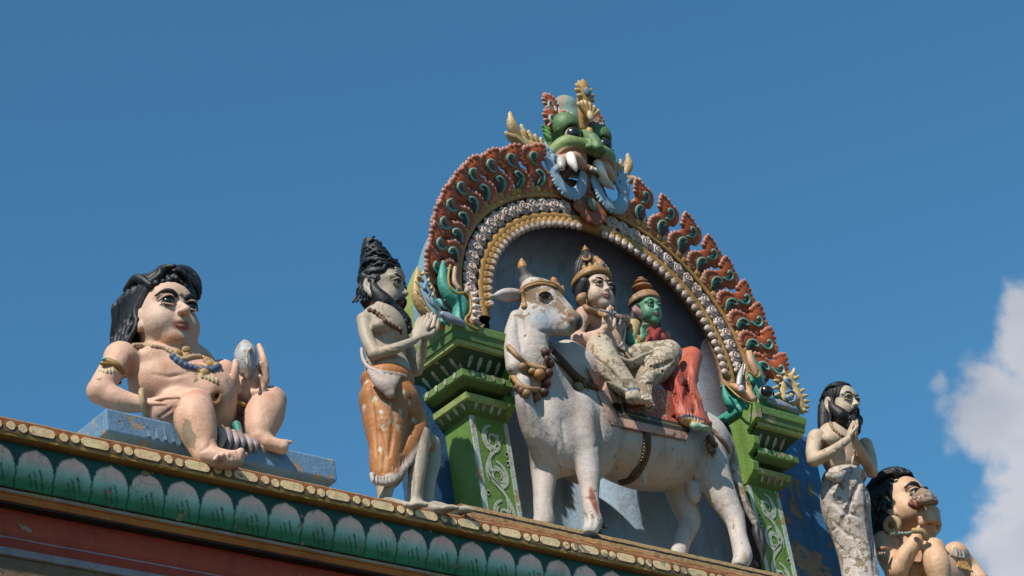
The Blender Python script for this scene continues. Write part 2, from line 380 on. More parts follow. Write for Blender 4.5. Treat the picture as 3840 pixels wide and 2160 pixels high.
    g3 = N(t, 'ShaderNodeMix', data_type='RGBA'); L.new(ckm, g3.inputs[0]); L.new(g2.outputs[2], g3.inputs[6]); g3.inputs[7].default_value = (.05, .035, .025, 1)
    L.new(g3.outputs[2], bs.inputs['Base Color'])
    rr = math_('MULTIPLY_ADD', pk.outputs[0], .9-rough, rough); L.new(rr, bs.inputs['Roughness']); bs.inputs['Specular IOR Level'].default_value = spec
    # relief
    hgt = math_('MULTIPLY_ADD', pk.outputs[0], -1.0, math_('MULTIPLY', n2.outputs['Fac'], .5))
    hgt = math_('MULTIPLY_ADD', ck, -.8, hgt)
    hgt = math_('MULTIPLY_ADD', n6.outputs['Fac'], .9, hgt); nA = noise(24, 3, .5); hgt = math_('MULTIPLY_ADD', nA.outputs['Fac'], 1.3, hgt)
    bp = N(t, 'ShaderNodeBump'); bp.inputs['Strength'].default_value = bump; bp.inputs['Distance'].default_value = .0045; L.new(hgt, bp.inputs['Height']); L.new(bp.outputs[0], bs.inputs['Normal'])
    return m
M_SKIN = paint_mat('painted plaster', scale=5.5)
M_STONE = paint_mat('painted mouldings', peel=((.33, .26, .18), (.2, .14, .09)), scale=7, crack=.9, bump=.6)
M_WALL = paint_mat('peeling wall paint', peel=((.31, .26, .19), (.2, .16, .115)), scale=2.6, crack=1.2, bump=1., rough=.65, flake=14)
M_NICHE = paint_mat('niche wall paint', peel=((.32, .17, .12), (.2, .12, .09)), scale=8, crack=.35, bump=.8, rough=.8, grain=1.3)
M_BULL = paint_mat('flaking white paint', flake=45., peel=((.27, .20, .13), (.18, .11, .07)), scale=15, crack=1.5, bump=.7, rough=.62)
M_CLOTH = paint_mat('flaking painted cloth', peel=((.27, .20, .13), (.16, .11, .07)), scale=24, crack=.6, bump=.9, rough=.65, flake=60)
M_GLOSS = paint_mat('glossy black paint', peel=((.12, .1, .08), (.07, .06, .05)), rough=.5, scale=14, crack=.0, spec=.32, bump=.5, grain=0)
M_ORN = paint_mat('painted ornament', peel=((.36, .26, .18), (.25, .16, .11)), scale=16, crack=.5, bump=.5, rough=.5)
# paint colours (albedo)
def A(r, g, b, k=.66):
    c = np.array(lin((r, g, b)))*k; l = c@np.array((.3, .59, .11)); c = c*.86+l*.14
    return tuple(float(min(.86, x)) for x in c)
SKIN = A(242, 188, 156); SKIN2 = A(238, 205, 178); ORANGE = A(196, 116, 50); BLACK = (.012, .012, .015); WHITE = A(222, 214, 204)
GOLD = A(205, 150, 58); GOLD2 = A(190, 128, 40); CREAM = A(226, 205, 152); TEAL = A(40, 160, 140); DTEAL = A(14, 84, 76); RED = (.31, .066, .016); DRED = (.11, .015, .008)
GREEN = A(92, 134, 52); GREEN_L = A(140, 170, 60); DGREEN = A(34, 84, 50); BLUE = A(110, 158, 200); LBLUE = A(160, 192, 214); GREY = A(178, 170, 158); PINKW = A(222, 196, 184)
ASH = A(196, 178, 154); BRZ = A(150, 100, 52); UMB = A(120, 78, 40)
# ------------------------------------------------------------------ ground (far below; the tower stands on it)
gz = -7.77
gm = bpy.data.materials.new('ground'); gm.use_nodes = True
gb_ = gm.node_tree.nodes['Principled BSDF']; gn = N(gm.node_tree, 'ShaderNodeTexNoise'); gn.inputs['Scale'].default_value = 3; gn.inputs['Detail'].default_value = 8
gr_ = N(gm.node_tree, 'ShaderNodeValToRGB'); gr_.color_ramp.elements[0].color = (.05, .042, .03, 1); gr_.color_ramp.elements[1].color = (.11, .09, .065, 1)
gt_ = N(gm.node_tree, 'ShaderNodeNewGeometry'); gm.node_tree.links.new(gt_.outputs['Position'], gn.inputs['Vector']); gm.node_tree.links.new(gn.outputs['Fac'], gr_.inputs['Fac']); gm.node_tree.links.new(gr_.outputs['Color'], gb_.inputs['Base Color']); gb_.inputs['Roughness'].default_value = .95
g = mkobj('ground', [(-3000, -3000, gz), (3000, -3000, gz), (3000, 3000, gz), (-3000, 3000, gz)], [(0, 1, 2, 3)], gm, None, None, False); g['kind'] = 'structure'
# ------------------------------------------------------------------ tower tier with its cornice
tower = thing('temple_tower', 'long temple roof cornice with gold dotted edge, green lotus petal moulding and red band', 'temple tower', (-1, 0, gz))
X0, X1 = -7.0, 5.0
def extrude_x(prof, x0, x1, nx, colf, jit=0.0):
    """prof: [(y,z,colour,wear)] polyline, swept along x; colour per profile vertex"""
    V, Fc, C = [], [], []
    m = len(prof)
    for i in range(nx+1):
        x = x0+(x1-x0)*i/nx
        for j, (y, z, c, w) in enumerate(prof):
            jj = jit*(RS.rand()-.5) if jit else 0
            V.append((x, y+jj, z+(jit*(RS.rand()-.5)*.6 if jit else 0))); C.append(tuple(c)+(w,))
    for i in range(nx):
        for j in range(m-1):
            a = i*m+j; Fc.append((a, a+1, a+m+1, a+m))
    return V, Fc, C
YF = -.36
def strip(name, prof, nx=480, jit=.003, mat=None, x0=X0, x1=X1):
    V, Fc, C = extrude_x(prof, x0, x1, nx, None, jit)
    return mkobj(name, V, Fc, mat or M_STONE, tower, C, False)
OCH = A(176, 118, 48); OCHD = A(150, 104, 52); YEL = A(200, 150, 40)
ORG = A(172, 98, 34)
zt = -1.508
# gold edge fascia carrying the dots
strip('cornice_fascia', [(.6, zt, OCH, .3), (YF+.03, zt+.004, CREAM, .5), (YF+.004, zt-.004, A(190, 160, 95), .5), (YF, zt-.012, ORG, .2), (YF-.001, zt-.040, ORG, .25), (YF, zt-.045, A(120, 92, 56), .35), (YF, zt-.070, A(120, 92, 56), .3),
      (YF+.001, zt-.073, YEL, .2), (YF+.004, zt-.083, YEL, .2), (YF+.055, zt-.086, UMB, .2)])
# painted dots and dashes, a few millimetres proud
dm = MB(); x = X0+.05; z0 = zt-.042; CRM = A(240, 206, 146, .80)
def pill(mb, xc, zc, hl, r, y, c, th=.004, wear=.35, n=10):
    pts = []
    for k in range(2*n):
        a = pi/2-pi*k/(n-1) if k < n else -pi/2-pi*(k-n)/(n-1)
        s_ = 1 if k < n else -1
        pts.append((xc+s_*hl+r*cos(a)*1.0+RS.uniform(-.0012, .0012), zc+r*sin(a)+RS.uniform(-.0012, .0012)))
    V = [(px, y-th, pz) for px, pz in pts]+[(px+.0, y+.002, pz) for px, pz in pts]; m = len(pts)
    mb.add(V, [tuple(range(m))]+[(i, m+i, m+(i+1) % m, (i+1) % m) for i in range(m)], c, wear)
i = 0
while x < X1:
    j = RS.uniform(-.003, .003)
    pill(dm, x+.022, z0+j, .0, .0195, YF, CRM); pill(dm, x+.076, z0-j, .0, .0195, YF, CRM)
    ln = RS.uniform(.036, .046); pill(dm, x+.126+ln, z0, ln, .0205, YF, CRM); x += .126+2*ln+.04
dm.build('cornice_dot_row', M_STONE, tower)
# lotus-petal moulding: convex quarter, petals in relief
def petal_profile(t):   # t 0 top .. 1 bottom -> (y,z)
    return YF+.050-.004*sin(pi*t)+.080*t**1.6, zt-.086-.165*t
nz_ = 26; nx_ = 1500; per = .178; PV, PF, PC = [], [], []
pink = np.array(A(244, 200, 188, .98)); mint = np.array(A(160, 222, 212, .85)); grn = np.array(A(30, 160, 112)); dgt = np.array((.004, .070, .062))
for i in range(nx_+1):
    x = X0+(X1-X0)*i/nx_
    ph0 = (x/per) % 1
    for j in range(nz_+1):
        t = j/nz_; y, z = petal_profile(t)
        lean = .16*max(0, t-.3)                             # the painted petals lean a little
        ph = ((x/per)-lean) % 1; q = abs(ph-.5)*2           # 0 centre .. 1 between petals
        tip = .05+.17*q**.6+.42*q**5                   # petal outline: pointed top, parallel sides
        inp = t > tip and q < .955
        edge = min(1, max(0, (t-tip)/.03)) if q < .955 else 0
        c = pink*(1-min(1, max(0, (t-.30)/.25)))+mint*min(1, max(0, (t-.30)/.25))
        k = min(1, max(0, (t-.52)/.30)); c = c*(1-k)+grn*k
        for s_, a0 in ((.50, .60), (.63, .52), (.38, .66)):   # brushed strokes
            xs = s_+.35*(t-a0)-.08
            if a0 < t < .93 and abs(ph-xs-.05) < .026*(1.5-t): c = dgt*.9+c*.1
        c = c*edge+dgt*(1-edge)
        if t > .965: c = np.array((.02, .015, .012))
        off = -.004*edge*(1-q**4)*min(1, t*5)
        PV.append((x, y+off, z)); PC.append(tuple(c)+(.30,))
for i in range(nx_):
    for j in range(nz_):
        a = i*(nz_+1)+j; PF.append((a, a+1, a+nz_+2, a+nz_+1))
mkobj('petal_moulding', PV, PF, M_STONE, tower, PC, True)
yb, zb = petal_profile(1)
BLK = (.015, .012, .01)
strip('gold_moulding', [(yb, zb, BLK, .1), (yb-.004, zb-.006, BLK, .1), (yb-.010, zb-.009, A(214, 150, 56), .15), (yb-.012, zb-.027, A(214, 150, 56), .15), (yb-.0, zb-.030, A(224, 136, 30), .15), (yb+.010, zb-.051, A(210, 120, 26), .15), (yb+.016, zb-.054, BLK, .1), (yb+.018, zb-.060, BLK, .1), (yb+.062, zb-.062, BLK, .1)], jit=.002)
dm = MB(); x = X0; zz = zb-.020
while x < X1:
    for k in range(4): pill(dm, x+.012+k*.024, zz+RS.uniform(-.002, .002), 0, .0055, yb-.012, A(176, 166, 160), .002, .2, 5)
    ln = RS.uniform(.055, .075); pill(dm, x+.105+ln, zz, ln, .0048, yb-.012, A(176, 166, 160), .002, .2, 5); x += .12+2*ln
dm.build('gold_moulding_dashes', M_STONE, tower)
RDD = (.34, .034, .009); RD2 = (.42, .055, .012)
yr = yb+.062
strip('red_band', [(yr, zb-0.0620, RDD, .2), (yr, zb-0.1490, RD2, .2), (yr, zb-0.1850, RDD, .2), (yr-.001, zb-0.1852, A(176, 160, 165), .2), (yr-.001, zb-0.1910, A(176, 160, 165), .2), (yr, zb-0.1915, RDD, .2), (yr, zb-0.2340, RDD, .2),
      (yr-.008, zb-0.2370, A(170, 150, 155), .3), (yr-.008, zb-0.2670, A(176, 160, 165), .3), (yr+.0, zb-0.2740, A(110, 92, 70), .3)], jit=.002)
bm_ = MB(); bm_.box((X0, yr+.004, gz), (X1, yr+2.2, zb-0.2710), A(146, 112, 78), .3); bm_.build('tower_wall', M_WALL, tower)
bm_ = MB(); bm_.box((X0, YF+.07, zt-.088), (X1, yr+2.2, zt-.006), OCH, .3); bm_.box((X0, yb+.02, zb-.058), (X1, yr+2.2, zt-.090), OCH, .3); bm_.box((X0, yr+.006, zb-0.2690), (X1, yr+2.2, zb-.060), OCH, .3); bm_.build('roof_slab', M_STONE, tower)
# ------------------------------------------------------------------ the niche shrine
shrine = thing('niche_shrine', 'arched niche shrine with green pillars, rose band, red flame leaves and monster mask on top', 'shrine', (0, .1, zt))
EB = .829
def EP(al, rho, y=0.): return np.array([rho*sin(al), y, rho*EB*cos(al)])
# plinth below the niche: stepped, black line
pf = [(.5, -1.402, CREAM, .3), (-.305, -1.418, CREAM, .4), (-.322, -1.424, A(196, 160, 96), .3), (-.328, -1.449, A(188, 146, 82), .3), (-.332, -1.4495, BLK, .2), (-.334, -1.462, BLK, .2), (-.334, -1.4625, A(188, 146, 82), .3), (-.339, -1.488, A(182, 138, 72), .3), (-.342, -1.4895, CREAM, .2), (-.342, -1.492, ORG, .2), (-.35, -1.5065, ORG, .2)]
V, Fc, C = extrude_x(pf, -1.56, 1.75, 160, None, .003)
mkobj('plinth', V+[(-1.56, p[0], p[1]) for p in pf]+[(-1.56, .5, -1.507)], Fc+[tuple(range(len(V), len(V)+len(pf)+1))], M_STONE, shrine, C+[(tuple(OCHD)+(.4,))]*(len(pf)+1), False)
# body slab with the arched opening (front ring is hidden below the bands)
YB = .42
def ring(al, r0, r1, y): return [EP(al, r0, y), EP(al, r1, y)]
aa = np.linspace(radians(-97), radians(97), 120)
# --- arch bands: one swept profile per band, beads in the same mesh
def sweep(name, prof, colors, mat=M_ORN, wear=.25, a0=-96, a1=96, n=260, extra=None):
    al = np.linspace(radians(a0), radians(a1), n); V, Fc, C = [], [], []; m = len(prof)
    for a in al:
        for (rho, y), c in zip(prof, colors): V.append(EP(a, rho, y)); C.append(tuple(c)+(wear,))
    for i in range(n-1):
        for j in range(m-1):
            k = i*m+j; Fc.append((k, k+1, k+m+1, k+m))
    if extra:
        for v, f, c in extra:
            o = len(V); V += list(v); Fc += [tuple(int(q)+o for q in ff) for ff in f]; C += [tuple(q) for q in c]
    return mkobj(name, V, Fc, mat, shrine, C, True)
def sd_mesh(fn, h):
    s = Sculpt(h=h); fn(s); V, F, C = s.mesh(); return V, F, C
# bead leaf in local frame: u along the band, w across (0 root .. 1 tip outwards), n out of the wall
def bead_fn(s):
    s.K = .005
    s.ell((.010, .004, .020), (.034, .022, .036), R=[(.95, 0, .3), (0, 1, 0), (-.3, 0, .95)], col=GOLD, wear=.3)
    s.ell((.022, -.003, .050), (.027, .023, .030), R=[(.85, 0, .52), (0, 1, 0), (-.52, 0, .85)], col=PINKW, wear=.35, k=.003)
    s.con((.0, -.017, .0), (.03, -.018, .052), .003, .003, op='-', k=.003)
BV, BF, BC = sd_mesh(bead_fn, .0055)
def place(V, org, ex, ez, ey=(0, 1, 0), sc=1.):
    R = np.stack([ex, ey, ez]); return (V*sc)@R+org
def frame_at(al, s_=1):
    T = nrm(np.array([cos(al), 0, -EB*sin(al)])*s_)          # along (towards larger al * s)
    Nn = nrm(np.array([sin(al)*EB, 0, cos(al)]));              # outwards
    return T, Nn
def arc_positions(rho, a0, a1, step):
    al = np.linspace(a0, a1, 2000); P = np.array([EP(a, rho) for a in al]); L = np.r_[0, np.cumsum(np.linalg.norm(np.diff(P, axis=0), axis=1))]
    n = int(round(L[-1]/step)); return np.interp((np.arange(n)+.5)*L[-1]/n, L, al)
ex1 = []
for sgn in (-1, 1):
    for a in arc_positions(1.12, radians(8), radians(90), .054):
        T, Nn = frame_at(a*sgn, -sgn)                         # leaves lean towards the crown
        V = place(BV, EP(a*sgn, 1.098, -.022), T, Nn, sc=.92)
        F = BF if sgn < 0 else BF[:, ::-1]
        ex1.append((V, F if np.linalg.det(np.stack([T, (0, 1, 0), Nn])) > 0 else BF[:, ::-1], BC))
ob = sweep('outer_gold_band', [(1.052, .03), (1.056, -.02), (1.075, -.028), (1.10, -.022), (1.125, .0), (1.13, .06)], [BLK, GOLD2, GOLD, GOLD, GOLD2, GOLD2], extra=ex1)
ex2 = []
for sgn in (-1, 1):
    for a in arc_positions(.88, radians(6), radians(93), .049):
        T, Nn = frame_at(a*sgn, -sgn)
        Nn = -Nn
        T2 = T
        V = place(BV, EP(a*sgn, .908, -.012), T2, Nn, sc=.80)
        ex2.append((V, BF if np.linalg.det(np.stack([T2, (0, 1, 0), Nn])) > 0 else BF[:, ::-1], BC))
sweep('inner_gold_band', [(.952, .03), (.948, -.016), (.93, -.024), (.905, -.018), (.872, .0), (.862, .03)], [BLK, GOLD2, GOLD, GOLD, GOLD2, BLK], extra=ex2)
sweep('rose_channel', [(1.052, -.022), (1.046, .012), (1.0, .006), (.955, .012), (.949, -.018)], [BLK, PINKW, PINKW, PINKW, BLK], wear=.3)
# roses
def rose_fn(s):
    s.K = .003; s.col = PINKW; s.wear = .25
    R_ = np.random.RandomState(3)
    s.ell((0, 0, 0), (.036, .016, .036))
    for k in range(7):
        a = k*2*pi/7+.2; s.ell((.027*cos(a), -.006, .027*sin(a)), (.018, .009, .015), R=[(cos(a), 0, sin(a)), (0, 1, 0), (-sin(a), 0, cos(a))])
    for rr, nn, yy in ((.024, 14, -.017), (.012, 10, -.023)):
        pts = [((rr+.004*t)*cos(t*7+rr*90), 0, (rr+.004*t)*sin(t*7+rr*90)) for t in np.linspace(0, .8, nn)]
        for p, q in zip(pts[:-1], pts[1:]): s.con((p[0], yy, p[2]), (q[0], yy, q[2]), .0042, .0042, k=.002)
    s.ell((0, -.020, 0), (.007, .007, .007))
s_ = Sculpt(h=.0032); rose_fn(s_); s_.K = .003; RV, RF, RC = s_.mesh()
def copy_obj(src, loc, rot=None, parent=None, scale=None):
    o = src.copy(); SC.collection.objects.link(o); o.parent = parent
    o.location = tuple(np.asarray(loc)-wloc(parent)) if parent is not None else tuple(loc)
    if rot is not None: o.rotation_euler = rot
    if scale is not None: o.scale = scale
    return o
rose0 = None
for sgn in (-1, 1):
    for k in range(16):
        al = radians(10.3+5.04*k)*sgn
        P = EP(al, 1.0, -.004)
        if rose0 is None:
            rose0 = mkobj('rose', RV+P, RF, M_ORN, shrine, RC, True, origin=P); o = rose0
        else: o = copy_obj(rose0, P, None, shrine)
        o.rotation_euler = (RS.uniform(-.12, .12), al+RS.uniform(-1.5, 1.5), RS.uniform(-.12, .12)); s = RS.uniform(1.08, 1.22); o.scale = (s, 1.2, s)
# niche wall: concave recess
def niche():
    V, Fc, C = [], [], []; n = 90; al = np.linspace(radians(-90), radians(90), n)
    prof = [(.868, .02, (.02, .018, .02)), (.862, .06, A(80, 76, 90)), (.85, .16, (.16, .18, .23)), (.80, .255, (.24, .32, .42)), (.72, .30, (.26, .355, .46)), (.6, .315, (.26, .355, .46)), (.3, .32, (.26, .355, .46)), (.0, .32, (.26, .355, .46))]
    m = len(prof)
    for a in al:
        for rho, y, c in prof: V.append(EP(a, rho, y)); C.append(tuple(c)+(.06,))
    for i in range(n-1):
        for j in range(m-1):
            k = i*m+j; Fc.append((k, k+m, k+m+1, k+1))
    # straight lower part
    base = len(V); rows = 14
    full = [(-1, p) for p in prof]+[(1, p) for p in prof[::-1]]
    for r in range(rows+1):
        z = -1.43*r/rows
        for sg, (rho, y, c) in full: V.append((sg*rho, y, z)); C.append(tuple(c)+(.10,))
    m2 = len(full)
    for r in range(rows):
        for j in range(m2-1):
            k = base+r*m2+j; Fc.append((k, k+m2, k+m2+1, k+1))
    return mkobj('niche_wall', V, Fc, M_NICHE, shrine, C, True)
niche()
# body behind the bands: blue edge plate and yellow-green board further back
def plate(name, r1, y0, y1, col, wear, zlow=-1.45, r_in=.9, xmin=None):
    V, Fc, C = [], [], []; al = np.linspace(radians(-90), radians(90), 100)
    P1 = [EP(a, r1) for a in al]; P1 = [np.array([-r1, 0, zlow])]+P1+[np.array([r1, 0, zlow])]
    P0 = [EP(a, r_in) for a in al]; P0 = [np.array([-r_in, 0, zlow])]+P0+[np.array([r_in, 0, zlow])]
    for a, b in zip(P0, P1):
        for q, y in ((a, y0), (b, y0), (b, y1), (a, y1)): V.append((q[0], y, q[2])); C.append(tuple(col)+(wear,))
    n = len(P1)
    for i in range(n-1):
        for j in range(3): k = i*4+j; Fc.append((k, k+4, k+5, k+1))
    return mkobj(name, V, Fc, M_STONE, shrine, C, False)
plate('backing_plate', 1.20, .06, .19, A(120, 170, 186), .35, zlow=-.3)
plate('rear_board', 1.092, .345, .44, A(160, 176, 70), .25, r_in=.02, zlow=-1.4)
plate('body_core', 1.10, .192, .343, A(120, 170, 186), .3, r_in=.95, zlow=-1.4)
# side wings: blue walls that flank the pillars
for sgn in (-1, 1):
    w = MB(); xa, xb, zt_ = (1.12, 1.28, -.46) if sgn < 0 else (1.12, 1.78, -.125)
    xs = sorted((sgn*xa, sgn*xb)); w.box((xs[0], .205, -1.5), (xs[1], .40, zt_), A(36, 92, 136) if sgn < 0 else A(66, 140, 200), .30 if sgn < 0 else .55)  # the left wing's shade is put into its darker blue
    w.build('side_wing', M_WALL, shrine)
# --- pillars
def pillar(sgn):
    m = MB(); g1, g2 = A(108, 154, 52), A(84, 130, 60)
    def bx(x0, x1, y0, y1, z0, z1, c, w=.22):
        xs = sorted((sgn*x0, sgn*x1)); m.box((xs[0], y0, z0), (xs[1], y1, z1), c, w)
    bx(.872, 1.12, 0, .4, -1.46, -.69, g1)
    p = m.build('pillar', M_STONE, shrine); bevel(p, .004)
    # white edge stripes and the scroll, slightly proud of the face
    st = MB()
    for xa, xb in ((.874, .902), (1.092, 1.119)):
        xs = sorted((sgn*xa, sgn*xb)); st.box((xs[0], -.003, -1.45), (xs[1], .0, -.70), A(196, 214, 206), .45)
    xs = sorted((sgn*1.119, sgn*1.1225)); st.box((xs[0], -.003, -1.45), (xs[1], .006, -.70), A(196, 214, 206), .45)
    st.build('edge_stripe', M_STONE, p)
    sc = MB(); W_ = A(196, 208, 188)
    def rib(pts, ws, off=-.0035, c=W_):
        pts = [np.array(q) for q in pts]; L, R = [], []
        for i, q in enumerate(pts):
            d = pts[min(i+1, len(pts)-1)]-pts[max(i-1, 0)]; d = d/(np.linalg.norm(d)+1e-9); nn = np.array([-d[1], d[0]])*ws[i]*.78
            L.append(q+nn); R.append(q-nn)
        V = [(sgn*(.996+a[0]), off, a[1]) for a in L]+[(sgn*(.996+a[0]), off, a[1]) for a in R]; n = len(L)
        sc.add(V, [(i, i+1, n+i+1, n+i) for i in range(n-1)], c, .25)
    def spiral(cx, cz, r0, r1, a0, turns, w0, w1, n=36):
        P_, w_ = [], []
        for i in range(n):
            t = i/(n-1); a = a0+turns*2*pi*t; r = r0+(r1-r0)*t**.8
            P_.append((cx+r*cos(a), cz+r*sin(a)*1.15)); w_.append((w0+(w1-w0)*t)*(.35+.65*sin(pi*min(1, t*1.15+.02))))
        return P_, w_
    for cz, d in ((-.82, 1), (-1.02, -1), (-1.24, 1)):
        d *= sgn if False else 1
        P_, w_ = spiral(.0, cz, .074, .018, radians(90), -1.35*d, .02, .013); rib(P_, w_)
        P_, w_ = spiral(.004*d, cz, .048, .022, radians(60), -.75*d, .014, .008, 20); rib(P_, w_, -.0042)
        for k in range(4):                                   # acanthus leaves inside each scroll
            a = radians(120+k*62)*d; r = .034
            q0 = np.array([r*cos(a), cz+r*sin(a)]); q1 = q0+np.array([cos(a+1.1*d), sin(a+1.1*d)])*.030
            rib([q0, (q0+q1)/2+np.array([.004, .004]), q1], [.004, .017, .003], -.0048)
    # sweeping stems that join the scrolls
    for k in range(4):
        o = k*.012
        pts = [(-.07+o+.10*t+.045*sin(pi*t), -.80-.02*k-.20*t) for t in np.linspace(0, 1, 14)]; rib(pts, [.003+.006*sin(pi*t) for t in np.linspace(0, 1, 14)], -.0032-.0003*k)
        pts = [(.075-o-.11*t-.04*sin(pi*t), -1.0-.02*k-.20*t) for t in np.linspace(0, 1, 14)]; rib(pts, [.003+.006*sin(pi*t) for t in np.linspace(0, 1, 14)], -.0032-.0003*k)
        pts = [(-.07+o+.11*t+.03*sin(pi*t), -1.22-.02*k-.16*t) for t in np.linspace(0, 1, 14)]; rib(pts, [.003+.006*sin(pi*t) for t in np.linspace(0, 1, 14)], -.0032-.0003*k)
    for (lx, lz) in ((-.07, -.93), (.074, -1.13), (-.072, -.88)):
        for k in range(4):
            a = radians(150+k*30) if lx < 0 else radians(-30+k*30)
            rib([(lx, lz), (lx+.014*cos(a), lz+.014*sin(a)), (lx+.026*cos(a), lz+.026*sin(a))], [.003, .010, .002], -.0045)
    sc.build('painted_scroll', M_STONE, p)
    # capital: mouldings run round the outer side and the front
    Z0 = -.695
    prof = [(.0, 0, 0), (.028, .012, 0), (.052, .045, 0), (.062, .052, 2), (.066, .080, 2), (.060, .086, 2), (.020, .090, 3), (.020, .118, 3), (.060, .124, 0), (.098, .142, 0), (.108, .150, 1), (.108, .186, 1), (.098, .192, 1), (.045, .198, 3), (.045, .215, 3),
            (.085, .262, 3), (.128, .300, 3), (.146, .305, 2), (.150, .326, 2), (.160, .330, 0), (.164, .372, 0), (.172, .376, 1), (.176, .415, 1), (.17, .422, 1), (-.1, .424, 1)]
    cols = {0: A(92, 132, 58), 1: A(118, 160, 74), 2: A(168, 188, 96), 3: A(50, 88, 48)}
    V, Fc, C = [], [], []
    n = len(prof)
    def col_of(k): return cols[prof[k][2]]
    # plan corners going: inner front (x' .90) -> outer front corner -> outer back
    for k, (d, z, c) in enumerate(prof):
        for q in ((.895, -d), (1.12+d, -d), (1.12+d, .4)): V.append((sgn*q[0], q[1], Z0+z))
        C += [tuple(col_of(k))+(.25,)]*3
    for k in range(n-1):
        for j in (0, 1):
            a = k*3+j; f = (a, a+1, a+4, a+3); Fc.append(f if sgn > 0 else f[::-1])
    # split faces so colours stay crisp
    V2, F2, C2 = [], [], []
    for f in Fc:
        o = len(V2); kk = min(i//3 for i in f)
        cc = col_of(kk if prof[kk][1] != prof[min(kk+1, n-1)][1] else kk)
        kt = kk+1; cc = cols[prof[kt][2]]
        V2 += [V[i] for i in f]; C2 += [tuple(cc)+(.25,)]*4; F2.append((o, o+1, o+2, o+3))
    cap = MB(); cap.add(V2, F2, C2)
    cap.add([(sgn*.895, -.17, Z0+.4235), (sgn*1.29, -.17, Z0+.4235), (sgn*1.29, .4, Z0+.4235), (sgn*.895, .4, Z0+.4235)], [(0, 1, 2, 3)], cols[1], .3)
    co_ = cap.build('capital', M_STONE, p)
    # inner fin: stepped end plate of the capital
    fp = [(.0, .0), (.045, .03), (.075, .055), (.082, .105), (.060, .125), (.060, .155), (.10, .172), (.122, .20), (.125, .245), (.085, .262), (.085, .29), (.135, .315), (.178, .335), (.184, .425), (-.3, .425), (-.3, 0)]
    fn = MB(); nf = len(fp)
    xa, xb = sgn*.866, sgn*.914
    Vf = [(xa, -d, Z0+z) for d, z in fp]+[(xb, -d, Z0+z) for d, z in fp]
    Ff = [tuple(range(nf)), tuple(range(2*nf-1, nf-1, -1))]+[(i, nf+i, nf+(i+1) % nf, (i+1) % nf) for i in range(nf)]
    if sgn < 0: Ff = [f[::-1] for f in Ff]
    fn.add(Vf, Ff, A(118, 162, 58), .3)
    fo = fn.build('capital_fin', M_STONE, p); bevel(fo, .003)
    # white petals painted on the mouldings
    WP = A(186, 200, 172)
    def petal(P0, ax, up, l, w, nn):
        P0 = np.array(P0); n = 14; ax, up, nn = map(lambda v: np.array(v, float), (ax, up, nn))
        V = [P0+nn*.004+ax*w*sin(2*pi*i/n)*(.75+.25*cos(2*pi*i/n))+up*l*cos(2*pi*i/n) for i in range(n)]
        V = [(sgn*v[0], v[1], v[2]) for v in V]; pm = MB(); pm.add(V, [tuple(range(n))], WP, .5); pm.build('painted_petal', M_STONE, p)
    def row(zc, dc, slope, l, w, nfr, nsd, front=True):
        # slope: (dd, dz) direction of the surface going up/outwards
        s0 = nrm((0, -slope[0], slope[1])); nrml = nrm((0, -slope[1], -slope[0]))
        for k in range(nfr):
            x = .945+(.17+dc*.9)*(k+.25)/nfr; petal((x, -dc, Z0+zc), (1, 0, 0), s0, l, w, nrml)
        s1 = nrm((slope[0], 0, slope[1])); n1 = nrm((slope[1], 0, -slope[0]))
        for k in range(nsd):
            y = -dc*.7+(.30)*(k+.35)/nsd; petal((1.12+dc, y, Z0+zc), (0, 1, 0), s1, l, w, n1)
    row(.256, .080, (1, 1.1), .038, .0165, 4, 4)
    row(.170, .109, (0, 1), .017, .017, 4, 4)
    row(.030, .042, (1, 1.3), .022, .0145, 4, 5)
    return p
for s in (-1, 1): pillar(s)
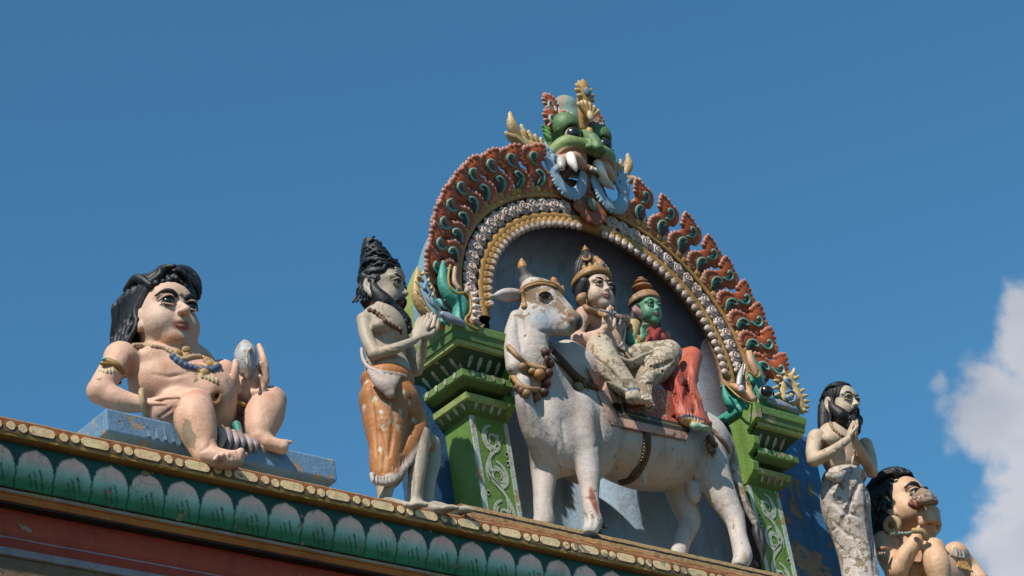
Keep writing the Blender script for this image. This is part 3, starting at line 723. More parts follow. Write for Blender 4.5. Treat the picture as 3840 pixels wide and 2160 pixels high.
# --- flame leaves
def flame_fn(s, back=False):
    s.K = .010; s.col = RED; s.wear = .15
    fl = ((0, 1, 0), 1.8)
    s.chain([(.02, 0, -.03), (.006, 0, .03), (-.006, 0, .09)], [.034, .032, .042], fl=fl, col=DRED)
    LO = (-.036, .112, .062, .058); UP = (.034, .188, .060, .064)
    s.ell((LO[0], 0, LO[1]), (LO[2]-.008, .020, LO[3]-.008)); s.ell((UP[0], 0, UP[1]), (UP[2]-.008, .020, UP[3]-.008))
    s.ell((.0, 0, .15), (.05, .018, .05))
    s.chain([(.026, 0, .21), (.010, 0, .255), (-.004, 0, .285)], [.040, .026, .010], fl=((0, 1, 0), 1.5))
    def pet(p, d, L=.020, w=.0125):
        p = np.array(p, float); d = nrm(d); R = np.stack([d, (0, 1, 0), np.cross((0, 1, 0), d)])
        s.ell(p, (L*.80, .013, w*1.15), R=R, k=.004, col=RED); s.con(p+d*L*.42, p+d*L*1.15, w*.74, .0015, k=.002, col=PINKW)
    def rim(E, a0, a1, n):
        for k in range(n):
            a = radians(a0+(a1-a0)*k/(n-1)); pet((E[0]+E[2]*cos(a)*.9, -.006, E[1]+E[3]*sin(a)*.9), (cos(a)*.75, 0, sin(a)*.75+.5))
    rim(LO, 245, 95, 8); rim(UP, -62, 48, 7)
    for x, z, dx, dz in ((-.020, .226, -.9, .9), (-.016, .250, -.6, 1), (.052, .246, .6, 1), (.038, .268, .4, 1), (-.012, .272, -.4, 1), (.016, .285, .2, 1), (-.003, .292, -.15, 1)): pet((x, -.004, z), (dx, 0, dz), .018, .011)
    for x, z, c in ((.018, .03, PINKW), (.040, .02, DRED), (-.006, .035, DRED)):
        s.con((x+.004, -.018, z-.045), (x-.006, -.018, z+.045), .008, .0055, k=.003, col=c)
    for k in range(6):
        a = radians(100+k*30); s.con((LO[0]+.026*cos(a), -.021, LO[1]+.022*sin(a)), (LO[0]+.050*cos(a), -.017, LO[1]+.048*sin(a)), .0035, .002, op='-', k=.004)
        a = radians(-55+k*22); s.con((UP[0]+.026*cos(a), -.021, UP[1]+.022*sin(a)), (UP[0]+.048*cos(a), -.017, UP[1]+.05*sin(a)), .0035, .002, op='-', k=.004)
    for k in range(3): s.con((.014, -.024, .228+k*.014), (.036-k*.008, -.018, .236+k*.018), .003, .002, op='-', k=.003); s.con((.010, -.024, .228+k*.014), (-.010+k*.003, -.018, .238+k*.014), .003, .002, op='-', k=.003)
def comma_fn(s):
    s.K = .003; TQ = A(120, 186, 174); s.wear = .15
    def hook(P0, w=.0062):
        s.chain(P0, [w*.8, w*1.05, w*1.1, w*1.1, w, w], col=TQ)
    hook([(-.044, -.021, .070), (-.050, -.024, .105), (-.038, -.026, .134), (-.012, -.026, .142), (.0, -.025, .128), (-.012, -.024, .118)])
    s.chain([(-.028, -.018, .066), (-.034, -.020, .10), (-.022, -.021, .120)], [.008, .0125, .009], col=DTEAL)
    hook([(.004, -.020, .160), (.034, -.022, .162), (.053, -.025, .184), (.048, -.027, .212), (.026, -.027, .218), (.022, -.025, .202)])
    s.chain([(.012, -.017, .168), (.030, -.019, .176), (.037, -.02, .196)], [.006, .0115, .008], col=DTEAL)
def both(fn, h):
    s = Sculpt(h=h); fn(s); V, F, C = s.mesh(); return V, F, C
FV, FF, FC_ = both(flame_fn, .0042); CV, CF2, CC = both(comma_fn, .0034)
tipang = [14.5, 23, 31.1, 39.5, 47, 55.6, 63.4, 71.3, 80.3]; tiprho = [1.407, 1.403, 1.40, 1.39, 1.375, 1.358, 1.346, 1.341, 1.355]
def meshpair(flip):
    f = np.array([-1 if flip else 1, 1, 1])
    a = mkobj('flame_leaf', FV*f, FF[:, ::-1] if flip else FF, M_ORN, None, FC_, True); b = mkobj('scroll_relief', CV*f, CF2[:, ::-1] if flip else CF2, M_ORN, a, CC, True); return a, b
for sgn in (1, -1):
    src = meshpair(sgn < 0)
    for k, (ta, tr) in enumerate(zip(tipang, tiprho)):
        tip = EP(radians(ta), tr, -.10); th = radians(ta-31); d = np.array([sin(th), 0, cos(th)])
        base = tip-d*.300; base[1] = .0; base[0] *= sgn
        if k == 0: a, b = src
        else:
            a = src[0].copy(); SC.collection.objects.link(a); b = src[1].copy(); SC.collection.objects.link(b); b.parent = a
        a.parent = shrine; a.location = tuple(base-wloc(shrine)); b.location = (0, 0, 0)
        a.rotation_euler = (radians(19), sgn*th, 0); s = 1.+RS.uniform(-.03, .03); a.scale = (s*1.28, s, s*1.03)
# dark-red tongues behind the leaves, closing the gaps near the band
for sgn in (1, -1):
    s = Sculpt(h=.007); s.K = .01
    for k in range(9):
        ta, tr = tipang[k]+3, tiprho[k]
        tip = EP(radians(ta), tr, -.05); th = radians(ta-28); d = np.array([sin(th), 0, cos(th)]); b0 = tip-d*.30; b0[1] = .05
        tip = b0+(tip-b0)*.52
        q = np.array([sgn, 1, 1]); s.con(b0*q, tip*q, .042, .022, col=DRED, wear=.2)
    s.build('flame_backing', M_ORN, shrine)
# ------------------------------------------------------------------ rosette, curls, mask, sea monsters (all parts of the shrine)
def sym(fn, s, q):               # run a primitive on both sides of the axis
    for g in (-1, 1): fn(g)
# rosette at the crown of the arch
s = Sculpt(h=.0045); s.K = .008; s.col = A(176, 88, 36); s.wear = .25; RC0 = np.array([-.005, -.035, .855])
for k in range(8):
    a = k*pi/4+.3; d = np.array([cos(a), 0, sin(a)])
    R = np.stack([d, (0, 1, 0), np.cross(d, (0, 1, 0))])
    s.ell(RC0+d*.075*np.array([1.1, 1, 1.0]), (.050, .016, .040), R=R)
    for j in (-1, 1): s.ell(RC0+d*.10+R[2]*j*.022+np.array([0, -.006, 0]), (.026, .012, .020), R=R)
    s.con(RC0+d*.05+np.array([0, -.022, 0]), RC0+d*.11+np.array([0, -.02, 0]), .005, .003, op='-', k=.006)
s.ell(RC0, (.07, .02, .07), col=A(150, 70, 30))
ros = s.build('rosette', M_ORN, shrine)
s = Sculpt(h=.004); s.wear = .4; s.K = .004
s.ell(RC0+np.array([0, -.026, 0]), (.036, .018, .042), col=A(120, 140, 120))
s.build('rosette_boss', M_ORN, ros)
# red bead string from the mask to the rosette
s = Sculpt(h=.0045); s.K = .003; s.col = A(170, 70, 34)
for k in range(7):
    t = k/6; s.ell((-.012, -.075+.03*t, 1.065-.125*t), (.016+.016*t, .018, .013+.006*t))
s.build('bead_string', M_ORN, shrine)
# blue scroll curls, left and right of the axis
def curl(g):
    s = Sculpt(h=.0048); s.K = .006; s.col = LB = A(150, 190, 218); s.wear = .22
    path = [(.030, -.07, 1.085), (.052, -.066, 1.0), (.085, -.06, .925), (.140, -.058, .885), (.205, -.058, .895), (.250, -.06, .945), (.268, -.062, 1.01), (.290, -.062, 1.07), (.300, -.06, 1.12)]
    P = [np.array(p)*(g, 1, 1) for p in path]
    tt = np.linspace(0, len(P)-1, 34); Q = np.array([[np.interp(t, range(len(P)), [p[i] for p in P]) for i in range(3)] for t in tt])
    w = np.interp(tt, [0, 2, 4, 6, 8], [.022, .034, .040, .034, .022])
    s.chain(list(Q), list(w), fl=((0, 1, 0), 1.7))
    # raised inner ribs and dark grooves
    for o, op, r in ((-.010, '-', .0045), (.012, '-', .0045)):
        L = []
        for i in range(len(Q)):
            d = Q[min(i+1, len(Q)-1)]-Q[max(i-1, 0)]; d = nrm(d); nn = np.array([-d[2], 0, d[0]])*g
            L.append(Q[i]-nn*o*(w[i]/.04)+np.array([0, -w[i]/1.7, 0]))
        s.chain(L[2:-3], r, op='-', k=.004)
    # inner hook
    hk = [(.262, 1.0), (.235, 1.03), (.222, 1.07), (.24, 1.10), (.262, 1.095), (.262, 1.07)]
    s.chain([(g*a, -.07, b) for a, b in hk], [.020, .017, .014, .013, .013, .012])
    # leaf fringe on the outside
    for i in range(2, len(Q)):
        d = nrm(Q[min(i+1, len(Q)-1)]-Q[max(i-1, 0)]); nn = np.array([d[2], 0, -d[0]])*g; nn = nrm(nn*1.0+d*.5)
        p = Q[i]+nn*w[i]*.85; R = np.stack([nn, (0, 1, 0), np.cross((0, 1, 0), nn)])
        if i % 1 == 0: s.ell(p, (.021, .012, .0115), R=R, k=.003)
    for (a, b, c, d_) in ((.30, 1.13, .33, 1.17), (.285, 1.14, .295, 1.185), (.27, 1.12, .255, 1.16), (.315, 1.10, .35, 1.13)): s.con((g*a, -.062, b), (g*c, -.065, d_), .016, .005, k=.004)
    s.build('scroll_curl', M_ORN, shrine)
    # dark backing and jaw plate seen through the curl
curl(-1); curl(1)
s = Sculpt(h=.006); s.K = .01; s.col = A(120, 66, 40); s.wear = .35
for g in (-1, 1):
    s.chain([(g*.10, .0, 1.10), (g*.17, .01, 1.0), (g*.22, .0, .93)], [.045, .028, .02], col=A(130, 74, 50))
s.chain([(-.3, .06, .99), (-.15, .06, .99), (.0, .06, 1.02), (.15, .06, 1.0)], [.045, .055, .06, .03], col=A(150, 90, 60))
s.build('mask_neck', M_ORN, shrine)
# the mask
s = Sculpt(h=.005); s.K = .014; GR = A(94, 134, 74); GRL = A(142, 168, 92); s.col = GR; s.wear = .22
s.ell((0, .03, 1.26), (.19, .13, .15)); s.ell((0, .03, 1.46), (.10, .11, .14), col=A(120, 158, 154)); s.ell((-.01, .0, 1.545), (.085, .075, .085), col=A(128, 170, 166), wear=.5)
for g in (-1, 1):
    s.ell((g*.125, -.075, 1.335), (.082, .088, .088), k=.010)                 # lid dome
    s.ell((g*.122, -.135, 1.250), (.066, .062, .060), op='-', k=.006)          # socket
    s.chain([(g*.19, -.085, 1.29), (g*.17, -.125, 1.325), (g*.125, -.145, 1.338), (g*.08, -.125, 1.325), (g*.065, -.09, 1.29)], [.010, .012, .012, .012, .010], col=GR, k=.006)
    s.chain([(g*.20, -.02, 1.16), (g*.16, -.09, 1.20), (g*.09, -.12, 1.20), (g*.03, -.13, 1.19)], [.05, .05, .045, .04], col=GRL)
    s.chain([(g*.225, -.02, 1.09), (g*.19, -.09, 1.145), (g*.115, -.125, 1.165), (g*.06, -.12, 1.13), (g*.045, -.09, 1.07)], [.012, .015, .016, .015, .012], col=A(180, 112, 78), k=.006)   # lips
    s.chain([(g*.20, -.05, 1.09), (g*.12, -.09, 1.12), (g*.06, -.09, 1.09)], [.035, .04, .03], col=A(224, 170, 138), k=.006)      # gums
    s.chain([(g*.16, -.055, 1.42), (g*.13, -.085, 1.425), (g*.08, -.09, 1.41), (g*.045, -.08, 1.37)], [.014, .017, .017, .014], col=A(178, 84, 44), k=.005)
    for k in range(5): s.con((g*(.17-.03*k), -.075, 1.435), (g*(.178-.032*k), -.075, 1.462), .010, .005, col=PINKW, k=.003)
    s.ell((g*.045, -.165, 1.168), (.026, .030, .020), k=.010); 
    for k in range(3): s.con((g*.235, -.04, 1.24+k*.03), (g*(.275+.0*k), -.045, 1.262+k*.028), .020, .006, k=.006, col=A(110, 168, 74))
s.chain([(0, -.10, 1.30), (-.005, -.15, 1.24), (-.01, -.185, 1.185)], [.040, .042, .036], k=.016, col=GR); s.ell((-.012, -.195, 1.155), (.034, .030, .028), k=.012, col=GR)
s.chain([(-.03, -.10, 1.075), (.0, -.105, 1.07), (.03, -.10, 1.075)], [.020, .020, .020], col=A(190, 130, 96), k=.005)
mask = s.build('monster_mask', M_ORN, shrine)
def uvs(c, r, fwd, n=22):
    """ball with pole along fwd; returns verts, faces, polar angle"""
    f = nrm(fwd); a = nrm(np.cross(f, (0, 0, 1))); b = np.cross(a, f); V, Fc, th = [], [], []
    for i in range(n+1):
        t = pi*i/n
        for j in range(2*n): p = 2*pi*j/(2*n); V.append(np.array(c)+r*(cos(t)*f+sin(t)*(cos(p)*a+sin(p)*b))); th.append(t)
    for i in range(n):
        for j in range(2*n): q = i*2*n; Fc.append((q+j, q+2*n+j, q+2*n+(j+1) % (2*n), q+(j+1) % (2*n)))
    return V, Fc, np.array(th)
def eyeball(c, r, fwd, parent, iris=.55, pup=.0, white=A(215, 205, 195), ic=BLACK, pc=(.005, .005, .005), name='eye', flat=None):
    V, Fc, th = uvs(c, r, fwd); C = np.array([(pc if t < pup else ic if t < iris else white)+(.0,) for t in th])
    if flat is not None:
        f = nrm(fwd); V = [np.array(v)-f*((np.array(v)-c)@f)*(1-flat) for v in V]
    return mkobj(name, V, Fc, M_GLOSS if False else M_EYE, parent, C, True)
M_EYE = paint_mat('eye enamel', rough=.25, crack=0, grain=.3, scale=9, spec=.5, bump=.05)
for g in (-1, 1):
    eyeball((g*.120, -.118, 1.256), .048, (-.42, -1, -.30), mask, iris=1.0, white=A(200, 196, 170))
    s = Sculpt(cM, h=.0045); s.K = .004; s.wear = .15; s.col = A(236, 226, 214, .95)
    s.C([(762, 860, -.125, 48), (780, 920, -.142, 47), (808, 975, -.150, 28), (820, 1015, -.15, 5)] if g < 0 else [(1030, 935, -.105, 50), (1060, 1000, -.12, 46), (1103, 1055, -.125, 28), (1137, 1095, -.125, 6)]); s.build('fang', M_EYE, mask)
    s = Sculpt(cM, h=.0045); s.K = .004; s.wear = .15; s.col = A(214, 206, 196)
    s.C([(668, 900, -.12, 44), (672, 960, -.13, 38), (690, 985, -.13, 18)]) if g < 0 else s.C([(1080, 1080, -.10, 50), (1130, 1130, -.10, 44), (1190, 1185, -.09, 12)]); s.build('side_tooth', M_EYE, mask)
for g in (-1, 1):
    s = Sculpt(h=.004); s.wear = .15; s.col = A(214, 206, 190); s.box((g*.014-.004, -.122, 1.055), (.0125, .012, .013), rnd=.006); s.build('front_tooth', M_EYE, mask)
# red leaf crests with commas beside the dome
for g in (-1, 1):
    s = Sculpt(h=.0045); s.K = .006; s.col = RED; s.wear = .2
    s.chain([(g*.19, -.035, 1.34), (g*.195, -.04, 1.40), (g*.17, -.045, 1.46), (g*.185, -.045, 1.52), (g*.215, -.045, 1.56)], [.040, .046, .042, .034, .010], fl=((0, 1, 0), 1.8))
    ctr = [(.192, 1.385, .058, .06, 110 , -60, 250), (.18, 1.50, .050, .055, 0, -50, 210)]
    for cx, cz, rx, rz, _, a0, a1 in ctr:
        for k in range(10):
            a = radians(a0+(a1-a0)*k/9); p = np.array([g*(cx+rx*cos(a)*.9), -.05, cz+rz*sin(a)*.9]); d = nrm((g*cos(a), 0, sin(a)+.35)); R = np.stack([d, (0, 1, 0), np.cross((0, 1, 0), d)])
            s.ell(p, (.020, .012, .012), R=R, k=.003); s.ell(p+d*.012, (.010, .010, .009), R=R, k=.002, col=PINKW)
    TQ = A(120, 186, 174)
    for cz, cx in ((1.375, .192), (1.475, .182)):
        s.chain([(g*(cx-.032), -.058, cz+.012), (g*(cx-.028), -.062, cz-.02), (g*cx, -.064, cz-.034), (g*(cx+.026), -.064, cz-.014), (g*(cx+.020), -.064, cz+.018), (g*(cx-.002), -.064, cz+.024), (g*(cx-.006), -.064, cz+.006)], .0062, col=TQ, k=.002)
        s.ell((g*(cx+.002), -.055, cz-.004), (.020, .010, .022), col=DTEAL, k=.002)
    s.build('red_crest_leaf', M_ORN, mask)
# golden crest
s = Sculpt(h=.0048); s.K = .006; CG = A(206, 158, 82); s.col = CG; s.wear = .25
s.chain([(.0, -.10, 1.36), (-.004, -.13, 1.44), (-.006, -.15, 1.52), (-.004, -.165, 1.60), (.0, -.168, 1.645)], [.030, .042, .046, .036, .012], fl=((0, 1, 0), 1.5))
for k in range(9):
    a = radians(-100+k*25); a = radians(90)+(k-4)*radians(30)
    p = np.array([-.003+.05*cos(a), -.165, 1.555+.062*sin(a)]); d = nrm((cos(a), 0, sin(a)+.3)); R = np.stack([d, (0, 1, 0), np.cross((0, 1, 0), d)])
    s.ell(p, (.026, .013, .015), R=R, k=.004); s.ell(p+d*.016, (.012, .010, .010), R=R, k=.003, col=CREAM)
for k in range(6):
    a = radians(90)+(k-2.5)*radians(17); q = np.array([-.004, -.16, 1.37]); d = np.array([cos(a), -.1, sin(a)]); s.con(q+d*.02, q+d*.105, .012, .014, k=.003, col=CG); s.ell(q+d*.112, (.012, .012, .014), col=CREAM, k=.002)
s.ell((-.004, -.175, 1.39), (.022, .016, .036), k=.004, col=CREAM); s.ell((-.004, -.145, 1.30), (.022, .020, .030), k=.008); s.ell((-.004, -.155, 1.265), (.015, .015, .018), k=.006)
cr_ = s.build('golden_crest', M_ORN, mask)
s = Sculpt(h=.004); s.wear = .6; s.col = A(96, 150, 176); s.ell((-.003, -.188, 1.552), (.027, .014, .030)); s.build('crest_jewel', M_ORN, cr_)
# cream feather wings behind the mask
for g in (-1, 1):
    s = Sculpt(h=.005); s.K = .008; s.col = A(214, 176, 108); s.wear = .35
    s.chain([(g*.20, .03, 1.20), (g*.30, .03, 1.19), (g*.40, .03, 1.215)], [.055, .05, .035], fl=((0, 1, 0), 1.6))
    for k, (x0, z0_, x1, z1, r) in enumerate(((.40, 1.22, .455, 1.385, .030), (.40, 1.20, .525, 1.22, .026), (.345, 1.22, .385, 1.32, .022), (.30, 1.215, .335, 1.295, .020), (.26, 1.22, .29, 1.28, .018), (.22, 1.22, .25, 1.27, .017))):
        mx, mz = (x0+x1)/2+.02*(k == 0), (z0_+z1)/2
        s.chain([(g*x0, .03, z0_), (g*mx, .02, mz), (g*x1, .01, z1)], [r*.8, r, .006], k=.004, col=A(214, 180, 116)); s.ell((g*(x1*.75+mx*.25), .012, z1*.75+mz*.25), (r*.6, .012, .02), col=CREAM, k=.003)
    s.build('feather_wing', M_ORN, mask)
# sea monsters on the capitals (traced on the right one, mirrored for the left)
def monster(flip):
    sc = Sculpt(cK, h=.005, flip=flip); sc.K = .010; TQ = A(44, 176, 152); sc.col = TQ; sc.wear = .15
    Y = -.09
    # body lying on the capital
    sc.C([(760, 1100, -.04, 95), (950, 1060, -.04, 110), (1130, 1110, -.05, 80), (1330, 1190, -.06, 35)], fl=((0, 1, 0), 1.1))
    sc.C([(620, 1060, -.05, 60), (800, 1060, -.05, 110)])
    sc.box((.93, .03, -.265), (.09, .12, .030), rnd=.02, col=A(60, 176, 150))
    # lower jaw and fin
    if not flip: sc.C([(235, 745, Y+.06, 14), (290, 930, Y+.06, 60), (370, 1040, Y+.05, 85), (500, 1040, Y+.03, 80), (600, 1060, -.03, 60)], col=A(40, 170, 150))
    for k in range(0 if flip else 4): sc.C([(270+45*k, 880+30*k, Y-.01, 9), (400+55*k, 1060-5*k, Y-.03, 12)], op='-', k=.006)
    # head, snout rising to the curled trunk
    sc.C([(800, 930, Y, 100), (760, 800, Y, 95), (760, 650, Y, 85), (745, 520, Y, 62), (690, 400, Y, 45), (640, 290, Y, 34)], col=A(60, 168, 160))
    sc.C([(640, 620, Y, 50), (660, 700, Y, 60)], col=TQ)
    YO = A(186, 156, 44); PK = A(234, 176, 136)
    # lip line (ochre) and inner mouth (pink)
    lip = [(650, 260), (690, 400), (760, 520), (790, 600), (740, 650), (680, 620), (630, 570), (585, 590), (585, 680), (640, 780), (670, 880), (740, 950), (760, 1010), (700, 1040), (600, 1010), (480, 940), (360, 830), (250, 720)]
    if flip: lip = lip[:10]+[(650, 880), (640, 960), (700, 1040)]
    sc.C([(x, y, Y-.075+(.05 if y > 1e9 else .085*max(0, min(1, (480-x)/240.))), 17) for x, y in lip], col=YO, k=.004)
    sc.C([(610, 290, Y-.055, 42), (650, 420, Y-.06, 52), (700, 540, Y-.06, 50), (720, 600, Y-.06, 36)], col=PK, k=.005)
    sc.C([(610, 640, Y-.055, 26), (600, 740, Y-.055, 42), (620, 860, Y-.055, 50), (670, 960, Y-.06, 55)], col=PK, k=.005)
    if flip: sc.chain([(.925, -.12, .05), (.915, -.135, -.06), (.92, -.13, -.2)], [.03, .036, .045], col=A(226, 172, 132), k=.005)
    else: sc.C([(350, 760, Y+.02, 30), (450, 800, Y-.04, 60), (520, 880, Y-.04, 65), (600, 950, Y-.045, 50)], col=A(228, 160, 118), k=.005)
    # rolled tongue tip
    o = sc.build('sea_monster', M_ORN, shrine)
    G = -1 if flip else 1
    def fl(P): return np.array(P)*(G, 1, 1)
    # teeth
    for pts in () if flip else ([(470, 760, Y-.055, 40), (490, 620, Y-.06, 40), (540, 430, Y-.06, 8)], [(560, 600, Y-.04, 34), (560, 440, Y-.05, 8)], [(510, 830, Y-.065, 52), (512, 800, Y-.07, 44)]):
        q = Sculpt(cK, h=.0045, flip=flip); q.K = .004; q.wear = .1; q.col = A(216, 204, 196); q.C(pts); q.build('tooth', M_EYE, o)
    if flip:
        for k in range(5):
            q = Sculpt(h=.0042); q.K = .003; q.wear = .1; q.col = A(226, 210, 204); z = .05-.062*k
            q.con((-.905, -.15, z), (-.845, -.175, z+.004), .026, .004); q.build('tooth', M_EYE, o)
    # eye
    P = cK.P(865, 865, Y-.045); P = fl(P)
    eyeball(P, .040, (-.5, -1, -.25), o, iris=1.02, white=A(196, 196, 186))
    q = Sculpt(cK, h=.0045, flip=flip); q.K = .004; q.col = A(40, 50, 56); q.wear = .1
    q.C([(795, 790, Y-.03, 16), (870, 775, Y-.035, 20), (950, 820, Y-.03, 22), (985, 910, Y-.02, 16)]); q.build('eyelid', M_ORN, o)
    # ear, plume, wing-like blue feathers
    q = Sculpt(cK, h=.0045, flip=flip); q.K = .005; q.col = A(60, 180, 156)
    q.C([(1000, 930, Y, 30), (1060, 930, Y, 34), (1040, 870, Y, 8)]); q.C([(1060, 930, Y, 30), (1100, 900, Y, 6)]); q.build('ear', M_ORN, o)
    q = Sculpt(cK, h=.0045, flip=flip); q.K = .005; q.col = A(140, 164, 188); q.wear = .5
    for k in range(5):
        q.C([(900+40*k, 990+4*k, Y-.03, 40), (1050+55*k, 1060+14*k, Y-.035, 40), (1250+45*k, 1150+10*k, Y-.02, 12)], k=.003)
    q.build('blue_plume', M_ORN, o)
    # cream tail scroll with leaf fringe
    q = Sculpt(cK, h=.0048, flip=flip); q.K = .007; q.col = A(222, 190, 122); q.wear = .25
    q.C([(1150, 960, Y, 90), (1120, 800, Y, 80), (1180, 690, Y, 75), (1250, 620, Y, 50), (1280, 560, Y, 20)], fl=((0, 1, 0), 1.5)); q.C([(1210, 980, Y, 110), (1330, 960, Y, 90), (1380, 1060, Y, 80), (1400, 1130, Y, 50)], fl=((0, 1, 0), 1.5)); q.C([(1230, 700, Y, 70), (1300, 820, Y, 75), (1340, 940, Y, 80)], fl=((0, 1, 0), 1.5))
    lf = [(1035, 900, 200), (1010, 800, 190), (1020, 700, 170), (1070, 640, 150), (1150, 590, 120), (1280, 555, 80), (1320, 650, 30), (1330, 760, 20), (1400, 840, 30), (1440, 920, 15), (1465, 1000, 5), (1460, 1080, -5), (1450, 1140, -20)]
    for x, y, a in lf:
        dx, dy = cos(radians(a)), -sin(radians(a))
        q.C([(x-dx*25, y-dy*25, Y-.01, 34), (x+dx*14, y+dy*14, Y-.012, 26)], k=.004); q.C([(x+dx*18, y+dy*18, Y-.014, 26), (x+dx*46, y+dy*46, Y-.012, 12)], k=.003, col=CREAM)
    for k in range(3): q.C([(1270+25*k, 1050-30*k, Y-.052, 7), (1400, 1000+40*k, Y-.05, 6)], op='-', k=.005)
    tl = q.build('tail_scroll', M_ORN, o)
    q = Sculpt(cK, h=.0042, flip=flip); q.K = .004; q.col = A(96, 140, 190); q.wear = .3
    q.C([(1250, 810, Y-.06, 20), (1200, 760, Y-.062, 26), (1160, 700, Y-.062, 28), (1200, 675, Y-.062, 24), (1230, 700, Y-.062, 20)]); q.C([(1180, 870, Y-.055, 30), (1240, 850, Y-.06, 24), (1300, 900, Y-.06, 24), (1290, 990, Y-.06, 22), (1220, 1010, Y-.05, 16)]); q.C([(1190, 940, Y-.045, 50), (1230, 950, Y-.045, 40)], col=A(150, 180, 206))
    q.build('scroll_relief', M_ORN, tl)
monster(False)
def monster_left():
    c4 = Crop(1530, 900, .27611); Y = -.09; TQ = A(60, 176, 156); YO = A(186, 156, 44); PK_ = A(232, 178, 146)
    s = Sculpt(c4, h=.005); s.K = .014; s.col = TQ; s.wear = .12
    s.C([(478, 300, Y, 26), (462, 440, Y, 62), (480, 600, Y, 80), (560, 740, Y, 105), (680, 850, Y, 125), (710, 980, Y, 115), (690, 1090, Y, 90)])
    s.C([(480, 1130, Y, 80), (700, 1150, Y, 70), (860, 1210, Y, 55), (1010, 1235, Y, 30)], col=A(70, 180, 156)); s.box((-.95, .02, -.265), (.09, .12, .030), rnd=.02)
    s.C([(x, y, Y-.085, 20) for x, y in ((575, 345), (552, 450), (552, 580), (600, 690), (690, 730), (770, 712), (835, 770), (856, 870), (846, 990), (782, 1066), (806, 1140), (880, 1190), (970, 1212), (1030, 1150))], col=YO, k=.004)
    s.C([(870, 730, Y-.06, 36), (900, 850, Y-.06, 44), (905, 980, Y-.06, 46), (890, 1090, Y-.05, 50), (960, 1150, Y-.05, 46)], col=PK_, k=.006); s.C([(830, 1090, Y-.04, 36), (880, 1140, Y-.05, 40)], col=A(170, 90, 66), k=.005)
    s.C([(640, 380, Y-.02, 30), (630, 560, Y-.02, 36), (690, 660, Y-.03, 34)], col=A(206, 160, 120), k=.004)
    s.grid()
    for k in range(4): s.groove([(860+45*k, 1225+6*k), (880+45*k, 1265+4*k)], 8)
    o = s.build('sea_monster', M_ORN, shrine)
    for y, x1, y1 in ((740, 965, 682), (815, 1022, 795), (905, 1028, 900), (985, 1026, 985), (1080, 975, 1070)):
        q = Sculpt(c4, h=.0042); q.K = .003; q.wear = .1; q.col = A(226, 208, 202); q.C([(905, y, Y-.095, 42), (x1, y1, Y-.11, 5)]); q.build('tooth', M_EYE, o)
    q = Sculpt(c4, h=.0042); q.K = .004; q.wear = .3; q.col = (.03, .02, .02); q.C([(500, 830, Y-.075, 26), (555, 900, Y-.075, 34), (590, 960, Y-.07, 18)]); q.build('eye', M_EYE, o)
    q = Sculpt(c4, h=.0042); q.K = .004; q.col = A(90, 190, 184); q.C([(385, 830, Y-.05, 22), (430, 830, Y-.07, 36), (470, 900, Y-.08, 22), (520, 935, Y-.075, 16)]); q.build('eyelid', M_ORN, o)
    q = Sculpt(c4, h=.0045); q.K = .008; q.col = A(206, 168, 98); q.wear = .3; Z = -.06
    q.C([(120, 370, Z, 12), (130, 470, Z, 52), (105, 600, Z, 50), (120, 760, Z, 78), (200, 930, Z, 82), (330, 1080, Z, 70), (480, 1230, Z, 46)], fl=(tuple(CF), 1.2))
    q.C([(150, 500, Z-.03, 30), (200, 560, Z-.03, 26)]); q.C([(300, 620, Z, 34), (340, 700, Z, 38), (330, 740, Z, 30)])
    for k, (x, y) in enumerate(((215, 440), (285, 540), (325, 640), (345, 735))): q.C([(x-10, y+20, Z-.02, 24), (x, y-22, Z-.025, 12)], col=CREAM, k=.003)
    for k, (x, y) in enumerate(((110, 560), (120, 680), (170, 800), (240, 920), (320, 1010))): q.C([(x, y, Z-.08, 20), (x+60, y+80, Z-.085, 16)], col=CREAM, k=.004)
    q.C([(350, 1080, Z-.03, 46), (480, 1200, Z-.03, 36)], col=A(206, 130, 44)); 
    tl = q.build('tail_scroll', M_ORN, o)
    q = Sculpt(c4, h=.0042); q.K = .004; q.col = A(120, 156, 196); q.wear = .3
    q.C([(250, 570, Z-.05, 30), (225, 650, Z-.06, 34), (255, 700, Z-.06, 20)]); q.C([(290, 720, Z-.05, 34), (270, 790, Z-.06, 28), (330, 880, Z-.07, 24), (410, 950, Z-.07, 14)]); q.build('scroll_relief', M_ORN, tl)
    q = Sculpt(c4, h=.0045); q.K = .005; q.col = A(150, 166, 190); q.wear = .35
    for k in range(5): q.C([(470+18*k, 1010+4*k, Y-.09, 46), (560+38*k, 1080+10*k, Y-.095, 46), (650+30*k, 1140+8*k, Y-.09, 24)], k=.003)
    q.build('blue_plume', M_ORN, o)
monster_left()
